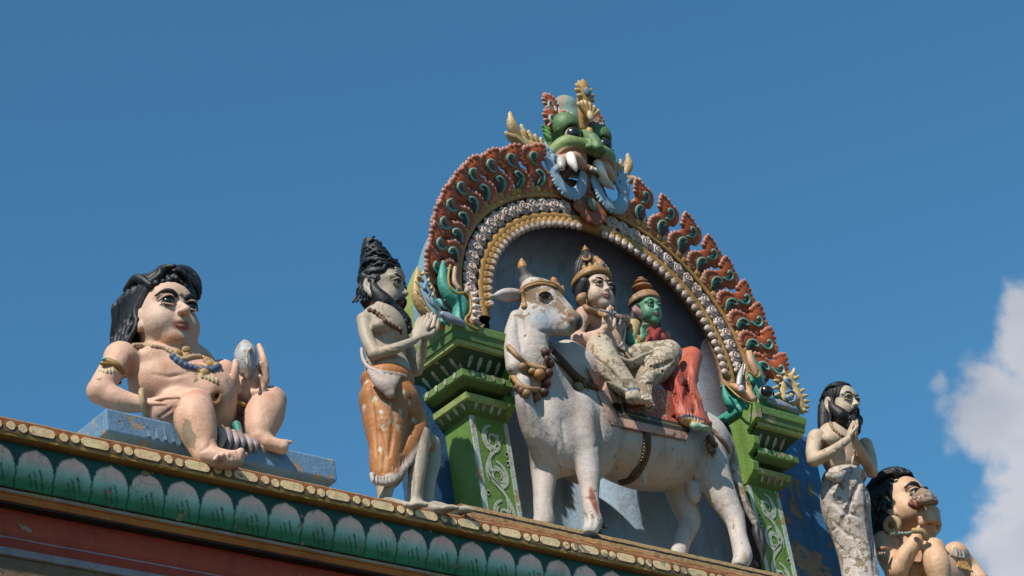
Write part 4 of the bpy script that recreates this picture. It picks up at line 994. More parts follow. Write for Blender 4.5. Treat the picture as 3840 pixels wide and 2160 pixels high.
# ------------------------------------------------------------------ figure toolkit
def rotm(yaw, pitch=0., roll=0.):
    """rows: local x (viewer's right when facing -y), local back (+y), local up"""
    cy, sy = cos(yaw), sin(yaw)
    X = np.array([cy, sy, 0.]); Yv = np.array([-sy, cy, 0.]); Z = np.array([0, 0, 1.])      # yaw>0 turns the face towards +x
    cp, sp = cos(pitch), sin(pitch)                                                      # pitch>0 lifts the chin
    Y2 = cp*Yv-sp*Z; Z2 = sp*Yv+cp*Z
    cr, sr = cos(roll), sin(roll); X2 = cr*X+sr*Z2; Z3 = -sr*X+cr*Z2
    return np.stack([X2, Y2, Z3])
class Head:
    def __init__(s, S, C, H, yaw=0, pitch=0, roll=0, back=.48, skin=SKIN, fat=1., jaw=1., wear=.2, nose=1., ears=True, lips=None, eye=1., sep=.155):
        s.S, s.C, s.H, s.R, s.e, s.sep = S, np.array(C, float), H, rotm(radians(yaw), radians(pitch), radians(roll)), eye, sep
        q = dict(R=s.R, col=skin, wear=wear)
        S0 = S; E = s.ell
        E((0, (back-.36)/2, .12), (.36, (back+.36)/2, .38), k=.02*H/.3, **q); E((0, -.04, -.14), (.30*fat, .34, .33), k=.04*H/.3, **q)
        for g in (-1, 1):
            E((g*.16*fat, -.18, -.17), (.155*fat, .17, .19), k=.03*H/.3, **q)
            E((g*.15, -.30, .13), (.13, .075, .05), k=.02*H/.3, **q)
        E((0, -.25, -.40), (.115*jaw, .10, .09), k=.035*H/.3, **q); E((0, -.22, .20), (.24, .15, .17), k=.03*H/.3, **q)
        # eye sockets
        for g in (-1, 1): E((g*sep, -.395, .035), (.098*eye, .055, .050*eye), k=.012*H/.3, op='-', **q)
        # nose
        nl = nose
        S.chain([s.p(0, -.33, .10), s.p(0, -.395, .0), s.p(0, -.455*nl, -.105)], [.031*H, .036*H*nl**2, .048*H*nl**2], col=skin, wear=wear, k=.018*H/.3)
        for g in (-1, 1): E((g*.052, -.405*nl, -.118), (.036, .045, .030), k=.010*H/.3, **q); E((g*.026, -.44*nl, -.150), (.014, .018, .012), op='-', k=.004, **q)
        # lips
        lc = lips or A(180, 96, 76)
        E((0, -.365, -.215), (.07, .05, .05), k=.02*H/.3, **q)
        S.chain([s.p(-.105, -.335, -.252), s.p(-.045, -.40, -.232), s.p(0, -.41, -.240), s.p(.045, -.40, -.232), s.p(.105, -.335, -.252)], [x*H for x in (.007, .017, .015, .017, .007)], col=lc, wear=.05, k=.006*H/.3)
        S.chain([s.p(-.075, -.355, -.278), s.p(0, -.400, -.292), s.p(.075, -.355, -.278)], [x*H for x in (.009, .020, .009)], col=lc, wear=.05, k=.006*H/.3)
        S.chain([s.p(-.10, -.375, -.262), s.p(0, -.435, -.262), s.p(.10, -.375, -.262)], .006*H, op='-', k=.004)
        if ears:
            for g in (-1, 1):
                E((g*.365, .05, -.02), (.045, .10, .17), k=.01, **q); E((g*.40, .03, .0), (.03, .05, .10), op='-', k=.008, **q); E((g*.37, .0, -.19), (.05, .06, .08), k=.01, **q)
    def p(s, x, y, z): return s.C+s.H*(x*s.R[0]+y*s.R[1]+z*s.R[2])
    def ell(s, c, r, k=None, R=None, **kw): s.S.ell(s.p(*c), np.array(r)*s.H, R=s.R if R is None else R, k=k, **kw)
    def face(s, parent, brow=BLACK, bw=.020, white=A(216, 206, 196), iris=.62, ic=(.012, .01, .01), gaze=(0, 0), lid=None, mark=None, open_=1.):
        H = s.H
        for g in (-1, 1):
            c = s.p(g*s.sep, -.328, .032); f = -s.R[1]+s.R[0]*(gaze[0]-.30+g*.08)+s.R[2]*(gaze[1]-.24)
            eyeball(c, .080*H*s.e, f, parent, iris=iris, white=white, ic=ic, pup=iris*.0)
            q = Sculpt(h=max(.0022, H*.011)); q.K = .003; q.wear = .1; q.col = lid or (.02, .016, .014)
            e = s.e
            up = [s.p(g*(s.sep-.100*e), -.345, .030), s.p(g*(s.sep-.055*e), -.398, .030+.046*e*open_), s.p(g*s.sep, -.408, .030+.056*e*open_), s.p(g*(s.sep+.06*e), -.385, .030+.044*e*open_), s.p(g*(s.sep+.125*e), -.32, .020)]
            q.chain(up, [.008*H, .0125*H, .0135*H, .0125*H, .008*H]); q.build('eyelid_line', M_ORN, parent)
            q = Sculpt(h=max(.0022, H*.011)); q.K = .003; q.wear = .1; q.col = s.S.col
            lo = [s.p(g*(s.sep-.100*e), -.345, .026), s.p(g*(s.sep-.05*e), -.388, .022-.036*e), s.p(g*(s.sep+.01), -.395, .018-.042*e), s.p(g*(s.sep+.07*e), -.365, .020-.028*e), s.p(g*(s.sep+.118*e), -.32, .020)]
            q.chain(lo, [.007*H, .011*H, .012*H, .011*H, .007*H]); up2 = [a+s.R[2]*.016*H+s.R[1]*.008*H for a in up]; q.chain(up2, [.010*H, .018*H, .020*H, .018*H, .010*H]); q.build('eyelid', M_SKIN, parent)
            q = Sculpt(h=max(.0022, H*.011)); q.K = .003; q.wear = .1; q.col = brow
            q.chain([s.p(g*(s.sep-.095), -.385, .125), s.p(g*(s.sep-.03), -.392, .158), s.p(g*(s.sep+.055), -.362, .165), s.p(g*(s.sep+.135), -.285, .115)], [bw*1.15*H, bw*1.25*H, bw*.9*H, bw*.45*H]); q.build('eyebrow', M_GLOSS, parent)
        if mark is not None:
            q = Sculpt(h=max(.0022, H*.011)); q.K = .003; q.wear = .2; q.col = mark; q.ell(s.p(0, -.395, .155), (.034*H, .016*H, .034*H), R=s.R); q.build('forehead_mark', M_ORN, parent)
def hand(S, Wp, d, n, L, col, curl=(.15, .2, .2), thumb=1, spread=.06, fan=1., tcurl=.5, lens=(.40, .46, .43, .34), wear=.15, k=.003):
    """five fingers: d towards the fingertips, n out of the palm; thumb leaves on the side d x n * thumb"""
    d = nrm(d); n = nrm(np.array(n)-d*(np.array(n)@d)); b = np.cross(d, n)*thumb; Wp = np.array(Wp, float)
    S.ell(Wp+d*.27*L, (.31*L, .095*L, .205*L), R=np.stack([d, n, b]), col=col, k=.01, wear=wear)
    for i, (o, l) in enumerate(zip((.155, .052, -.052, -.150), lens)):
        p = Wp+d*(.50-.02*abs(i-1.2))*L+b*o*L; dd = nrm(d+b*o*spread*10*fan*.35); a = 0; pts = [p]
        for j, f in enumerate((.42, .32, .26)):
            a += curl[j]; v = nrm(dd*cos(a)+n*sin(a)); p = p+v*l*L*f; pts.append(p)
        S.chain(pts, [.062*L, .056*L, .050*L, .040*L], col=col, k=k, wear=wear)
    p0 = Wp+d*.16*L+b*.15*L+n*.02*L; v1 = nrm(d*.75+b*.62+n*.25); p1 = p0+v1*.22*L; v2 = nrm(d*.9+b*(.35-tcurl*.5)+n*tcurl*.6); p2 = p1+v2*.17*L; p3 = p2+nrm(v2-b*.1)*.12*L
    S.chain([p0, p1, p2, p3], [.085*L, .070*L, .060*L, .045*L], col=col, k=k*1.5, wear=wear)
def foot(S, ank, heel, toe, up, L, col, side=1, wear=.2, w=.2):
    """ank: ankle point, toe: direction of the toes, up: sole normal pointing up; five toes"""
    ank = np.array(ank, float); t = nrm(toe); u = nrm(np.array(up)-t*(np.array(up)@t)); b = np.cross(t, u)
    c0 = ank-u*heel
    S.ell(c0-t*.08*L+u*.08*L, (.17*L, .14*L, .15*L), R=np.stack([t, u, b]), col=col, k=.02, wear=wear)
    S.chain([ank, c0+t*.28*L+u*.10*L, c0+t*.55*L+u*.02*L], [.15*L, .13*L, .09*L], col=col, k=.03, wear=wear)
    S.ell(c0+t*.50*L+u*.03*L, (.24*L, .085*L, w*L), R=np.stack([t, u, b]), col=col, k=.02, wear=wear)
    for i in range(5):
        o = (-.82+.41*i)*w*L*side; ln = (.30, .29, .26, .23, .19)[i]; r = (.070, .050, .048, .045, .042)[i]*L
        p = c0+t*(.62-.035*i)*L+b*o+u*.02*L; S.chain([p, p+t*ln*.55*L+u*.012*L, p+t*ln*L-u*.012*L], [r, r, r*.85], col=col, k=.004, wear=wear)
def wavy(rs, P0, P1, amp, n=7, bow=(0, 0, 0), ph=None, fr=1.6):
    P0, P1 = np.array(P0, float), np.array(P1, float); d = nrm(P1-P0); a = nrm(np.cross(d, (.3, -.8, .5))); ph = rs.uniform(0, 6.28) if ph is None else ph
    return [P0+(P1-P0)*t+np.array(bow)*sin(pi*t)+a*amp*sin(ph+2*pi*fr*t) for t in np.linspace(0, 1, n)]
def strands(S, base, rs, n, r, amp, col, fr=1.8, k=.003):
    """base: function(i/n) -> (P0, P1, bow): raised wavy locks"""
    for i in range(n):
        P0, P1, bow = base(i/(n-1.)); pts = wavy(rs, P0, P1, amp, 9, bow, fr=fr)
        S.chain(pts, [r*(.65+.5*sin(pi*(j+.7)/9.)) for j in range(9)], col=col, k=k)
def beads(name, pts, r, parent, col, mat=None, step=1.9, h=.004, sq=1., wear=.3):
    P = np.array(pts, float); L = np.r_[0, np.cumsum(np.linalg.norm(np.diff(P, axis=0), axis=1))]; n = max(2, int(L[-1]/(r*step)))
    s = Sculpt(h=h); s.K = .002; s.col = col; s.wear = wear
    for t in np.linspace(0, L[-1], n): s.ell([np.interp(t, L, P[:, i]) for i in range(3)], (r, r, r*sq))
    return s.build(name, mat or M_ORN, parent)
def tube(name, pts, r, parent, col, mat=None, h=.004, wear=.3, k=.003):
    s = Sculpt(h=h); s.K = k; s.col = col; s.wear = wear; s.chain([np.array(p) for p in pts], r); return s.build(name, mat or M_ORN, parent)
def on(S, pts, off=.004):
    """crop pixels -> points on the sculpted surface"""
    return [q for q in (S.surf(x, y, off) for x, y in pts) if q is not None]
# ------------------------------------------------------------------ blue pedestal of the seated figure
PB = A(112, 156, 194)
PX0, PX1, PY0, PY1 = -3.405, -2.185, -.20, .26
ped = thing('pedestal', 'pale blue painted slab pedestal on the cornice under the seated round-bellied statue', 'pedestal', ((PX0+PX1)/2, 0, zt))
m = MB(); m.box((PX0+.055, PY0+.055, -1.512), (PX1-.055, PY1-.05, -1.40), A(150, 186, 210), .5); m.build('base_course', M_STONE, ped)
prof = [(.0, -1.403), (.012, -1.392), (.045, -1.380), (.055, -1.370), (.055, -1.272), (.050, -1.262), (.0, -1.240)]
def loop_mold(prof, x0, x1, y0, y1, col, wear, top=True):
    mb = MB(); V = []; 
    for o, z in prof:
        for x, y in ((x0+.055-o, y0+.055-o), (x1-.055+o, y0+.055-o), (x1-.055+o, y1-.05+o), (x0+.055-o, y1-.05+o)): V.append((x, y, z))
    n = len(prof); F = [(4*i+j, 4*i+(j+1) % 4, 4*(i+1)+(j+1) % 4, 4*(i+1)+j) for i in range(n-1) for j in range(4)]+[tuple(4*(n-1)+j for j in range(4)), (3, 2, 1, 0)]
    mb.add(V, F, col, wear); return mb
o = loop_mold(prof, PX0, PX1, PY0, PY1, PB, .42).build('top_slab', M_STONE, ped); bevel(o, .006)
# painted drips on the slab
m = MB()
for k in range(11):
    x = -3.20+.042*k; h_ = .020+.012*(k % 3); V = [(x-.011, PY0-.0035, -1.358), (x+.011, PY0-.0035, -1.358), (x+.006, PY0-.0035, -1.358+h_), (x, PY0-.0035, -1.358+h_*1.5), (x-.006, PY0-.0035, -1.358+h_)]
    m.add(V, [(0, 1, 2, 3, 4)], A(150, 184, 206), .5)
m.build('painted_drip_row', M_STONE, ped)
# ------------------------------------------------------------------ seated round-bellied figure
gana = thing('seated_statue', 'chubby seated statue with long black hair, bulging belly and pale pink skin on blue pedestal', 'statue', (-2.8, 0, -1.27), 'long-haired seated statues on the cornice')
S = Sculpt(cA, h=.0052); S.sm = 3; S.col = SKIN; S.wear = .16; S.K = .02
S.ell(cA.P(650, 870, .02), (.19, .16, .17), k=.07); S.ell(cA.P(752, 885, -.058), (.150, .145, .170), k=.045); S.ell(cA.P(740, 1010, .03), (.18, .14, .11), k=.04)
S.ell(cA.P(590, 700, .03), (.205, .130, .135), k=.05); S.ell(cA.P(500, 800, .01), (.165, .140, .15), k=.08)
S.ell(cA.P(470, 655, -.045), (.095, .055, .065), k=.02); S.ell(cA.P(735, 735, -.045), (.095, .055, .062), k=.02)
S.E((245, 650, .02), 105, k=.04); S.E((860, 745, .04), 90, k=.04)
S.C([(250, 655, .01, 92), (180, 740, 0, 80), (120, 845, -.01, 78)], k=.02)
S.C([(122, 850, -.01, 78), (240, 905, -.06, 72), (380, 930, -.12, 50)], k=.015)
S.C([(860, 750, .04, 80), (915, 880, .0, 70), (955, 930, -.04, 62), (985, 850, -.10, 52)], k=.02)
S.C([(520, 600, .03, 115), (540, 520, .01, 108)], k=.04)
# legs
S.C([(520, 985, .04, 120), (600, 950, -.10, 120), (690, 915, -.22, 88)], k=.03)
S.C([(705, 930, -.25, 98), (692, 1010, -.285, 128), (715, 1100, -.31, 112), (740, 1190, -.33, 84)], k=.02)
foot(S, cA.P(750, 1190, -.335), .055, (.93, -.35, -.02), (0, .1, 1), .185, SKIN, side=-1, w=.27)
S.C([(760, 1235, -.35, 66), (870, 1262, -.40, 62), (940, 1262, -.42, 50)], k=.02)
for x, y, r in ((972, 1212, 30), (930, 1222, 22), (895, 1228, 20), (862, 1232, 19), (832, 1238, 18)): S.C([(x-14, y+22, -.43, r), (x, y, -.44, r*.8)], k=.005)
S.C([(930, 1010, .05, 110), (1050, 960, -.04, 110), (1155, 905, -.12, 82)], k=.03)
S.C([(1150, 915, -.13, 98), (1112, 985, -.15, 124), (1092, 1070, -.17, 98), (1090, 1130, -.185, 68)], k=.02)
foot(S, cA.P(1100, 1130, -.19), .040, (.93, -.35, .0), (0, .1, 1), .135, SKIN, side=-1, w=.27)
S.C([(1130, 1160, -.215, 46), (1220, 1190, -.245, 40)], k=.02)
HD = cA.P(615, 312, -.155); Hg = .375
hd = Head(S, HD+np.array([0, .395*Hg, -.03*Hg]), Hg, yaw=-1, pitch=-2, skin=A(232, 190, 162), fat=1.12, jaw=1.35, wear=.12, eye=.96, sep=.165, nose=1.07, lips=A(170, 96, 74))
hand(S, cA.P(385, 925, -.125), nrm(cA.P(520, 885, -.20)-cA.P(385, 925, -.12)), (.3, .5, -1), .175, SKIN, curl=(.12, .15, .15), thumb=-1, spread=.03)
# hand that holds the shell
wr = cA.P(1000, 850, -.11)
S.C([(990, 860, -.11, 56), (1015, 800, -.125, 72), (1030, 740, -.13, 66)], k=.02)
for pts in ([(1085, 790, -.15, 26), (1120, 730, -.175, 24), (1108, 660, -.185, 22), (1092, 600, -.17, 19)], [(1080, 830, -.15, 26), (1122, 790, -.18, 24), (1115, 725, -.195, 21), (1092, 680, -.20, 17)], [(1050, 860, -.16, 26), (1095, 850, -.185, 24), (1105, 800, -.20, 20), (1085, 760, -.205, 16)], [(1085, 740, -.14, 24), (1100, 650, -.165, 21), (1082, 575, -.155, 18)], [(950, 840, -.14, 30), (935, 770, -.17, 27), (938, 710, -.185, 25), (940, 672, -.185, 21)]): S.C(pts, k=.006)
S.ell(cA.P(818, 878, -.16), (.014, .03, .016), op='-', k=.012)
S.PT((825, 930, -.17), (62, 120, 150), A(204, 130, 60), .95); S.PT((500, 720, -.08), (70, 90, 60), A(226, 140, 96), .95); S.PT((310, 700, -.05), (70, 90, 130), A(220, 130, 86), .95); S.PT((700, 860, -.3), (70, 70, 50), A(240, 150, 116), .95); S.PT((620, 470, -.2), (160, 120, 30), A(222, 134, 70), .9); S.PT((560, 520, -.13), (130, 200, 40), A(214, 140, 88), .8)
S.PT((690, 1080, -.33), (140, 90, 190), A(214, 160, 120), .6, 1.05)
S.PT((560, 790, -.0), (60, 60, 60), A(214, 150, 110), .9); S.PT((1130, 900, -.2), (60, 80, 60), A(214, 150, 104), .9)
S.grid()
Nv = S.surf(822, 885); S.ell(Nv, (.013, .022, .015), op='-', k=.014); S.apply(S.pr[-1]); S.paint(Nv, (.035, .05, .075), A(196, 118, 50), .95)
for g_ in ([(440, 745), (540, 762), (650, 742)], [(470, 1010), (560, 950), (620, 930)], [(430, 560), (520, 590), (620, 600)], [(450, 545), (540, 572), (640, 575)], [(300, 620), (320, 720), (300, 790)], [(890, 790), (930, 860), (945, 960)], [(800, 1130), (780, 1180), (730, 1210)]): S.groove(g_, 9)
for x in (880, 905, 930, 955, 978): S.groove([(x, 1218+.2*(x-880)), (x+6, 1262+.1*(x-880))], 6, k=.004)
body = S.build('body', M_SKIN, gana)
hd.face(body, bw=.030, iris=.90, gaze=(.0, .0), mark=A(196, 150, 96))
# hair: cap plus heavy wavy locks
hr = Sculpt(h=.0055); hr.K = .012; hr.col = BLACK; hr.wear = .1
q = lambda x, y, z: hd.p(x, y, z)
hr.ell(q(0, .16, .20), np.array((.40, .43, .37))*Hg, R=hd.R); hr.ell(q(0, .34, -.15), np.array((.40, .27, .47))*Hg, R=hd.R); hr.ell(q(0, .36, -.50), np.array((.43, .17, .30))*Hg, R=hd.R)
hr.ell(q(0, -.44, .02), np.array((.33, .34, .36))*Hg, R=hd.R, op='-', k=.02)
rs = np.random.RandomState(5)
for g in (-1, 1):
    for i in range(19):
        t = i/18.; ang = radians(8+92*t)
        pts = []
        for j in range(13):
            u = j/12.
            # from the parting at the crown front, over the side, down to the shoulder
            th = ang; x = g*(.05+.40*sin(min(1, u*1.5)*pi/2)*(.55+.45*sin(th))); 
            y = -.30+.62*t+.22*u; z = .50*cos(min(1, u*1.35)*pi/2)+.08-.10*t
            if u > .55: z = .10-.10*t-(u-.55)*1.75; y = -.22+.62*t+.22*u+.10; x = g*(.43+.05*sin(u*9))*(1-.12*t)
            w = .040*sin(u*17+i*1.9+g); pts.append(q(x+w*.6*g, y+w, z+w*.3))
        hr.chain(pts, [Hg*(.024+.018*sin(pi*(j+2)/14.)) for j in range(13)], k=.002)
for i in range(9):                                # swept-back front roll
    x = -.34+.085*i; hr.chain([q(x*.9, -.32+abs(x)*.35, .41-abs(x)*.32), q(x*1.02, -.20+abs(x)*.3, .52-abs(x)*.3), q(x*1.1, .02, .585-abs(x)*.3), q(x*1.05, .25, .55-abs(x)*.3)], [Hg*r for r in (.038, .052, .055, .05)], k=.004)
hr.C([(570, 105, .02, 44), (660, 125, .0, 46), (712, 185, -.02, 40), (728, 250, -.02, 32), (718, 300, -.01, 20)], k=.004) if False else [hr.chain([cA.P(x, y, z) for x, y, z in pp], rr, k=.003) for pp, rr in (([(560, 125, .02), (640, 130, .01), (690, 175, .0), (712, 230, .0), (714, 285, .01)], [.020, .024, .024, .020, .012]), ([(590, 145, -.02), (650, 160, -.03), (695, 210, -.03), (716, 265, -.02)], [.014, .018, .018, .011]), ([(520, 130, .05), (600, 112, .03), (660, 130, .02), (706, 185, .02), (722, 255, .03)], [.02, .022, .023, .020, .013]), ([(480, 150, .0), (560, 118, -.01), (620, 120, -.01), (670, 150, -.01)], [.012, .017, .018, .012]))]
hr.ell(q(0, -.50, .03), np.array((.29, .22, .31))*Hg, R=hd.R, op='-', k=.01)
hr.build('hair', M_GLOSS, gana)
# jewellery
def orn(name, crop, pts, parent, col, S_=None, off=0., r=None, k=.003, wear=.3, h=.0042, mat=None):
    s = Sculpt(crop, h=h); s.K = k; s.col = col; s.wear = wear
    for p in pts:
        P = (S_.surf(p[0], p[1], off) if S_ is not None else crop.P(p[0], p[1], p[3]))
        if P is None: continue
        f = crop.sc/PXM(P); s.ell(P, np.array(p[2] if np.ndim(p[2]) else (p[2],)*3)*f, col=p[4] if len(p) > 4 and p[4] is not None else col)
    return s.build(name, mat or M_ORN, parent)
nk = on(S, [(325, 575), (380, 572), (440, 580), (500, 590), (545, 605), (580, 640), (620, 660), (680, 640), (720, 640)], .004)
beads('necklace', nk, .014, gana, A(206, 170, 130), step=1.3, h=.0048)
nk2 = on(S, [(560, 640), (590, 670), (640, 695), (690, 710), (740, 715), (800, 720), (830, 700)], .006); beads('pendant_cord', nk2, .017, gana, A(92, 112, 150), step=1.2, h=.0048)
pend = [(735, 700, (75, 12, 12), 0, CG), (650, 640, (30, 12, 30), 0, CG)]
for x, y in ((590, 620), (640, 600), (770, 670), (790, 690), (760, 650), (720, 715), (755, 735), (830, 700)): pend.append((x, y, (34, 22, 30), 0, CG))
for k in range(5): pend.append((735+22*k, 755+8*k, (13, 14, 26), 0, CREAM))
orn('pendant', cA, pend, gana, CG, S)
al_ = on(S, [(60, 745), (85, 700), (120, 675), (170, 665), (220, 690), (255, 730), (280, 790)], .003); tube('arm_band', al_, .016, gana, A(176, 130, 40), h=.005)
am = [(165, 662, (42, 22, 16), 0, A(90, 176, 164)), (165, 690, (55, 22, 14), 0, A(180, 134, 50))]+[(118+20*k, 732-3*abs(k-2), (10, 14, 26), 0, CREAM) for k in range(5)]
orn('arm_band_jewel', cA, am, gana, CG, S)
Pc = cA.P(388, 925, -.125); ax = nrm(cA.P(420, 918, -.14)-cA.P(360, 930, -.11)); a_ = nrm(np.cross(ax, (0, 0, 1))); b_ = np.cross(ax, a_)
tube('bangle', [Pc+(a_*cos(t)+b_*sin(t))*.060 for t in np.linspace(0, 2*pi, 20)], .013, gana, A(196, 172, 120))
# loin cloth bunched between the legs
s = Sculpt(cA, h=.0048); s.K = .006; s.col = A(150, 132, 140); s.wear = .35; rs = np.random.RandomState(2)
for k in range(7): s.C([(850+38*k, 1075+14*k, -.22+.01*k, 26), (862+40*k, 1130+8*k, -.25+.008*k, 24), (850+42*k+rs.randint(-12, 12), 1185+4*k, -.25+.008*k, 16)], col=A(150, 132, 142) if k % 2 else A(196, 172, 160)); s.E((852+38*k, 1072+14*k, -.235+.01*k), 17, col=A(196, 152, 80))
s.C([(945, 1050, -.16, 26), (960, 1095, -.18, 22)], col=TEAL); s.C([(940, 910, -.13, 16), (990, 930, -.14, 14)], col=A(196, 150, 40))
s.build('loin_cloth', M_ORN, gana)
# ------------------------------------------------------------------ conch shell
Pm = cA.P(1000, 690, -.155); shell = thing('conch_shell', 'spiral conch shell with a red slit held upright in the seated statue hand', 'shell', cA.P(1020, 800, -.155))
s = Sculpt(cA, h=.0042); s.K = .006; s.col = A(190, 198, 204); s.wear = .5; Y = -.165
s.C([(1018, 806, Y, 5), (1012, 750, Y, 34), (1002, 680, Y, 64), (1000, 630, Y, 70), (998, 592, Y, 50)]); 
s.E((996, 580, Y), (50, 50, 18), col=A(200, 160, 110), k=.003); s.E((995, 562, Y), (34, 34, 15), col=A(214, 190, 160), k=.003); s.E((993, 549, Y), (18, 18, 12), col=A(200, 160, 120), k=.003)
s.C([(1030, 590, Y-.055, 10), (1008, 620, Y-.075, 10), (1010, 680, Y-.08, 9), (1030, 740, Y-.055, 8)], col=A(214, 200, 190), k=.003)
s.C([(1040, 610, Y-.055, 9), (1028, 660, Y-.07, 10), (1040, 720, Y-.05, 6)], op='-', k=.004)
s.PT((1030, 670, Y-.07), (22, 60, 80), A(190, 110, 80), .5)
s.build('shell', M_ORN, shell)
# ------------------------------------------------------------------ the white bull
bull = thing('bull_statue', 'white bull with flaking face, bell collars and red saddle cloth, standing in the niche', 'statue', (0, -.05, -1.41))
BW = A(208, 194, 186); BLU = A(176, 190, 204); TAN = (.42, .33, .23)
S = Sculpt(cE, h=.0055); S.sm = 3; S.col = BW; S.wear = .23; S.K = .022
S.E((830, 640, -.02), 10); S.pr.pop()
S.ell(cE.P(840, 640, -.02), (.44, .215, .225), k=.05); S.ell(cE.P(470, 560, -.04), (.19, .205, .27), k=.06); S.ell(cE.P(1190, 640, -.01), (.20, .205, .21), k=.06)
S.ell(cE.P(300, 480, -.08), (.14, .17, .26), k=.06, col=BW)
# legs
S.C([(440, 420, -.15, 130), (455, 560, -.19, 110), (500, 700, -.22, 88), (520, 820, -.235, 74), (525, 920, -.24, 60), (535, 1040, -.25, 54), (548, 1105, -.255, 60), (528, 1160, -.265, 50)], k=.03)
S.C([(260, 600, -.03, 110), (240, 740, -.06, 92), (235, 880, -.08, 72), (230, 1000, -.09, 62), (235, 1090, -.10, 66), (215, 1150, -.10, 66), (200, 1200, -.10, 70)], k=.03)
S.C([(1240, 640, -.08, 150), (1290, 800, -.11, 125), (1370, 960, -.15, 92), (1440, 1090, -.185, 66), (1465, 1200, -.21, 56), (1492, 1320, -.235, 62), (1472, 1372, -.245, 52)], k=.03)
S.C([(1080, 800, .05, 110), (1100, 930, .04, 92), (1150, 1080, .03, 76), (1150, 1130, .03, 66), (1110, 1230, .01, 56), (1075, 1330, -.01, 60), (1060, 1400, -.01, 62)], k=.03)
S.E((1190, 1130, .04), 30, k=.02); S.C([(1470, 1070, -.19, 34), (1420, 1020, -.17, 30)], k=.02)
S.E((1180, 915, -.06), (52, 48, 82), k=.012); S.C([(840, 790, -.08, 40), (875, 860, -.09, 12)], k=.02)
# dewlap and neck
S.ell(cE.P(235, 470, -.13), (.105, .12, .21), k=.06); S.ell(cE.P(330, 640, -.13), (.11, .12, .14), k=.05)
S.C([(100, 230, -.20, 52), (120, 400, -.19, 60), (190, 580, -.16, 70), (300, 700, -.12, 75), (380, 740, -.10, 60)], k=.075)
S.crop = cD
S.C([(398, 560, -.17, 108), (375, 700, -.19, 118), (388, 860, -.18, 140), (450, 1050, -.12, 175)], k=.05)
S.C([(285, 560, -.17, 50), (245, 700, -.17, 50), (270, 900, -.19, 60)], k=.04)
S.E((625, 815, -.06), 100, k=.02)                                                           # hump
S.ell(cD.P(650, 960, -.04), (.20, .17, .16), k=.05); S.ell(cD.P(540, 900, -.08), (.12, .12, .14), k=.05)
# head
S.C([(400, 400, -.22, 100), (470, 450, -.25, 108), (560, 520, -.30, 82), (640, 575, -.345, 70)], k=.04, col=BW, wear=.68)
S.C([(400, 540, -.19, 100), (500, 610, -.27, 80), (600, 640, -.32, 52)], k=.04, col=BW, wear=.35)
S.E((655, 590, -.345), (76, 60, 62), k=.03, col=BW, wear=.5); S.E((690, 590, -.36), (40, 40, 60), k=.02, col=A(120, 116, 112))
S.E((620, 650, -.325), (62, 44, 28), k=.02, col=A(190, 186, 182))
S.C([(395, 350, -.24, 60), (470, 350, -.26, 50), (560, 380, -.25, 40)], k=.03, wear=.6)
S.E((478, 405, -.31), (46, 34, 34), k=.02, wear=.6); S.C([(520, 360, -.29, 26), (580, 430, -.31, 24), (640, 500, -.35, 24)], k=.02, wear=.6)
S.E((650, 545, -.40), (24, 26, 20), op='-', k=.008); S.C([(560, 650, -.38, 7), (620, 668, -.39, 7), (690, 655, -.40, 7)], op='-', k=.006)
S.PT((655, 545, -.39), (40, 40, 30), A(190, 120, 100), .5)
S.PT((470, 560, -.3), (120, 150, 150), A(150, 172, 190), .8); S.PT((700, 600, -.38), (46, 60, 80), A(80, 80, 84), .6)
S.PT((400, 1050, -.3), (90, 200, 200), A(190, 196, 206), .9)
S.crop = cE
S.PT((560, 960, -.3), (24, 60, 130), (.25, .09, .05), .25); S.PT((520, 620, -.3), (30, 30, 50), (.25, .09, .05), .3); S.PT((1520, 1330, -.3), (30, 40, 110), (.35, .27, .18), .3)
S.PT((130, 400, -.25), (90, 200, 200), A(150, 132, 122), .8)  # shade on the dewlap's left side, painted in as a darker tone
S.grid(); S.crop = cE
for g_ in ([(350, 470), (365, 600), (400, 700), (440, 790)], [(560, 640), (600, 560), (590, 440)], [(330, 600), (300, 700), (330, 770)], [(1130, 560), (1115, 700), (1125, 800)], [(1440, 1180), (1420, 1100)], [(170, 480), (190, 580), (250, 690)], [(500, 960), (560, 965)], [(490, 1060), (510, 1120)], [(560, 1080), (548, 1140)], [(120, 330), (130, 450), (170, 560)]): S.groove(g_, 11, k=.012)
S.crop = cD
for g_ in ([(430, 440), (450, 460), (500, 462), (540, 440)], [(430, 380), (470, 368), (520, 380)], [(560, 480), (600, 540), (620, 590)], [(380, 610), (450, 660), (520, 670)], [(330, 520), (350, 600), (340, 700)], [(290, 560), (300, 680), (320, 800)], [(480, 530), (520, 590), (540, 640)]): S.groove(g_, 10, k=.01)
bb = S.build('body', M_BULL, bull)
SB = S
# hooves, dewclaws
for pts in ([(455, 1212, -.30, 36), (515, 1205, -.30, 54), (575, 1228, -.30, 38)], [(1405, 1416, -.28, 34), (1460, 1408, -.28, 52), (1520, 1430, -.27, 38)]):
    q = Sculpt(cE, h=.0045); q.K = .012; q.col = (.03, .03, .032); q.wear = .2; q.C(pts, fl=((0, 0, 1), 1.3)); q.build('hoof', M_GLOSS, bull)
for x, y, Y in ((622, 1135, -.27), (600, 1180, -.27), (295, 1135, -.11), (1572, 1372, -.25)):
    q = Sculpt(cE, h=.004); q.K = .006; q.col = (.03, .03, .03); q.wear = .2; q.C([(x-22, y-12, Y, 20), (x+6, y+8, Y-.01, 12)]); q.build('dewclaw', M_GLOSS, bull)
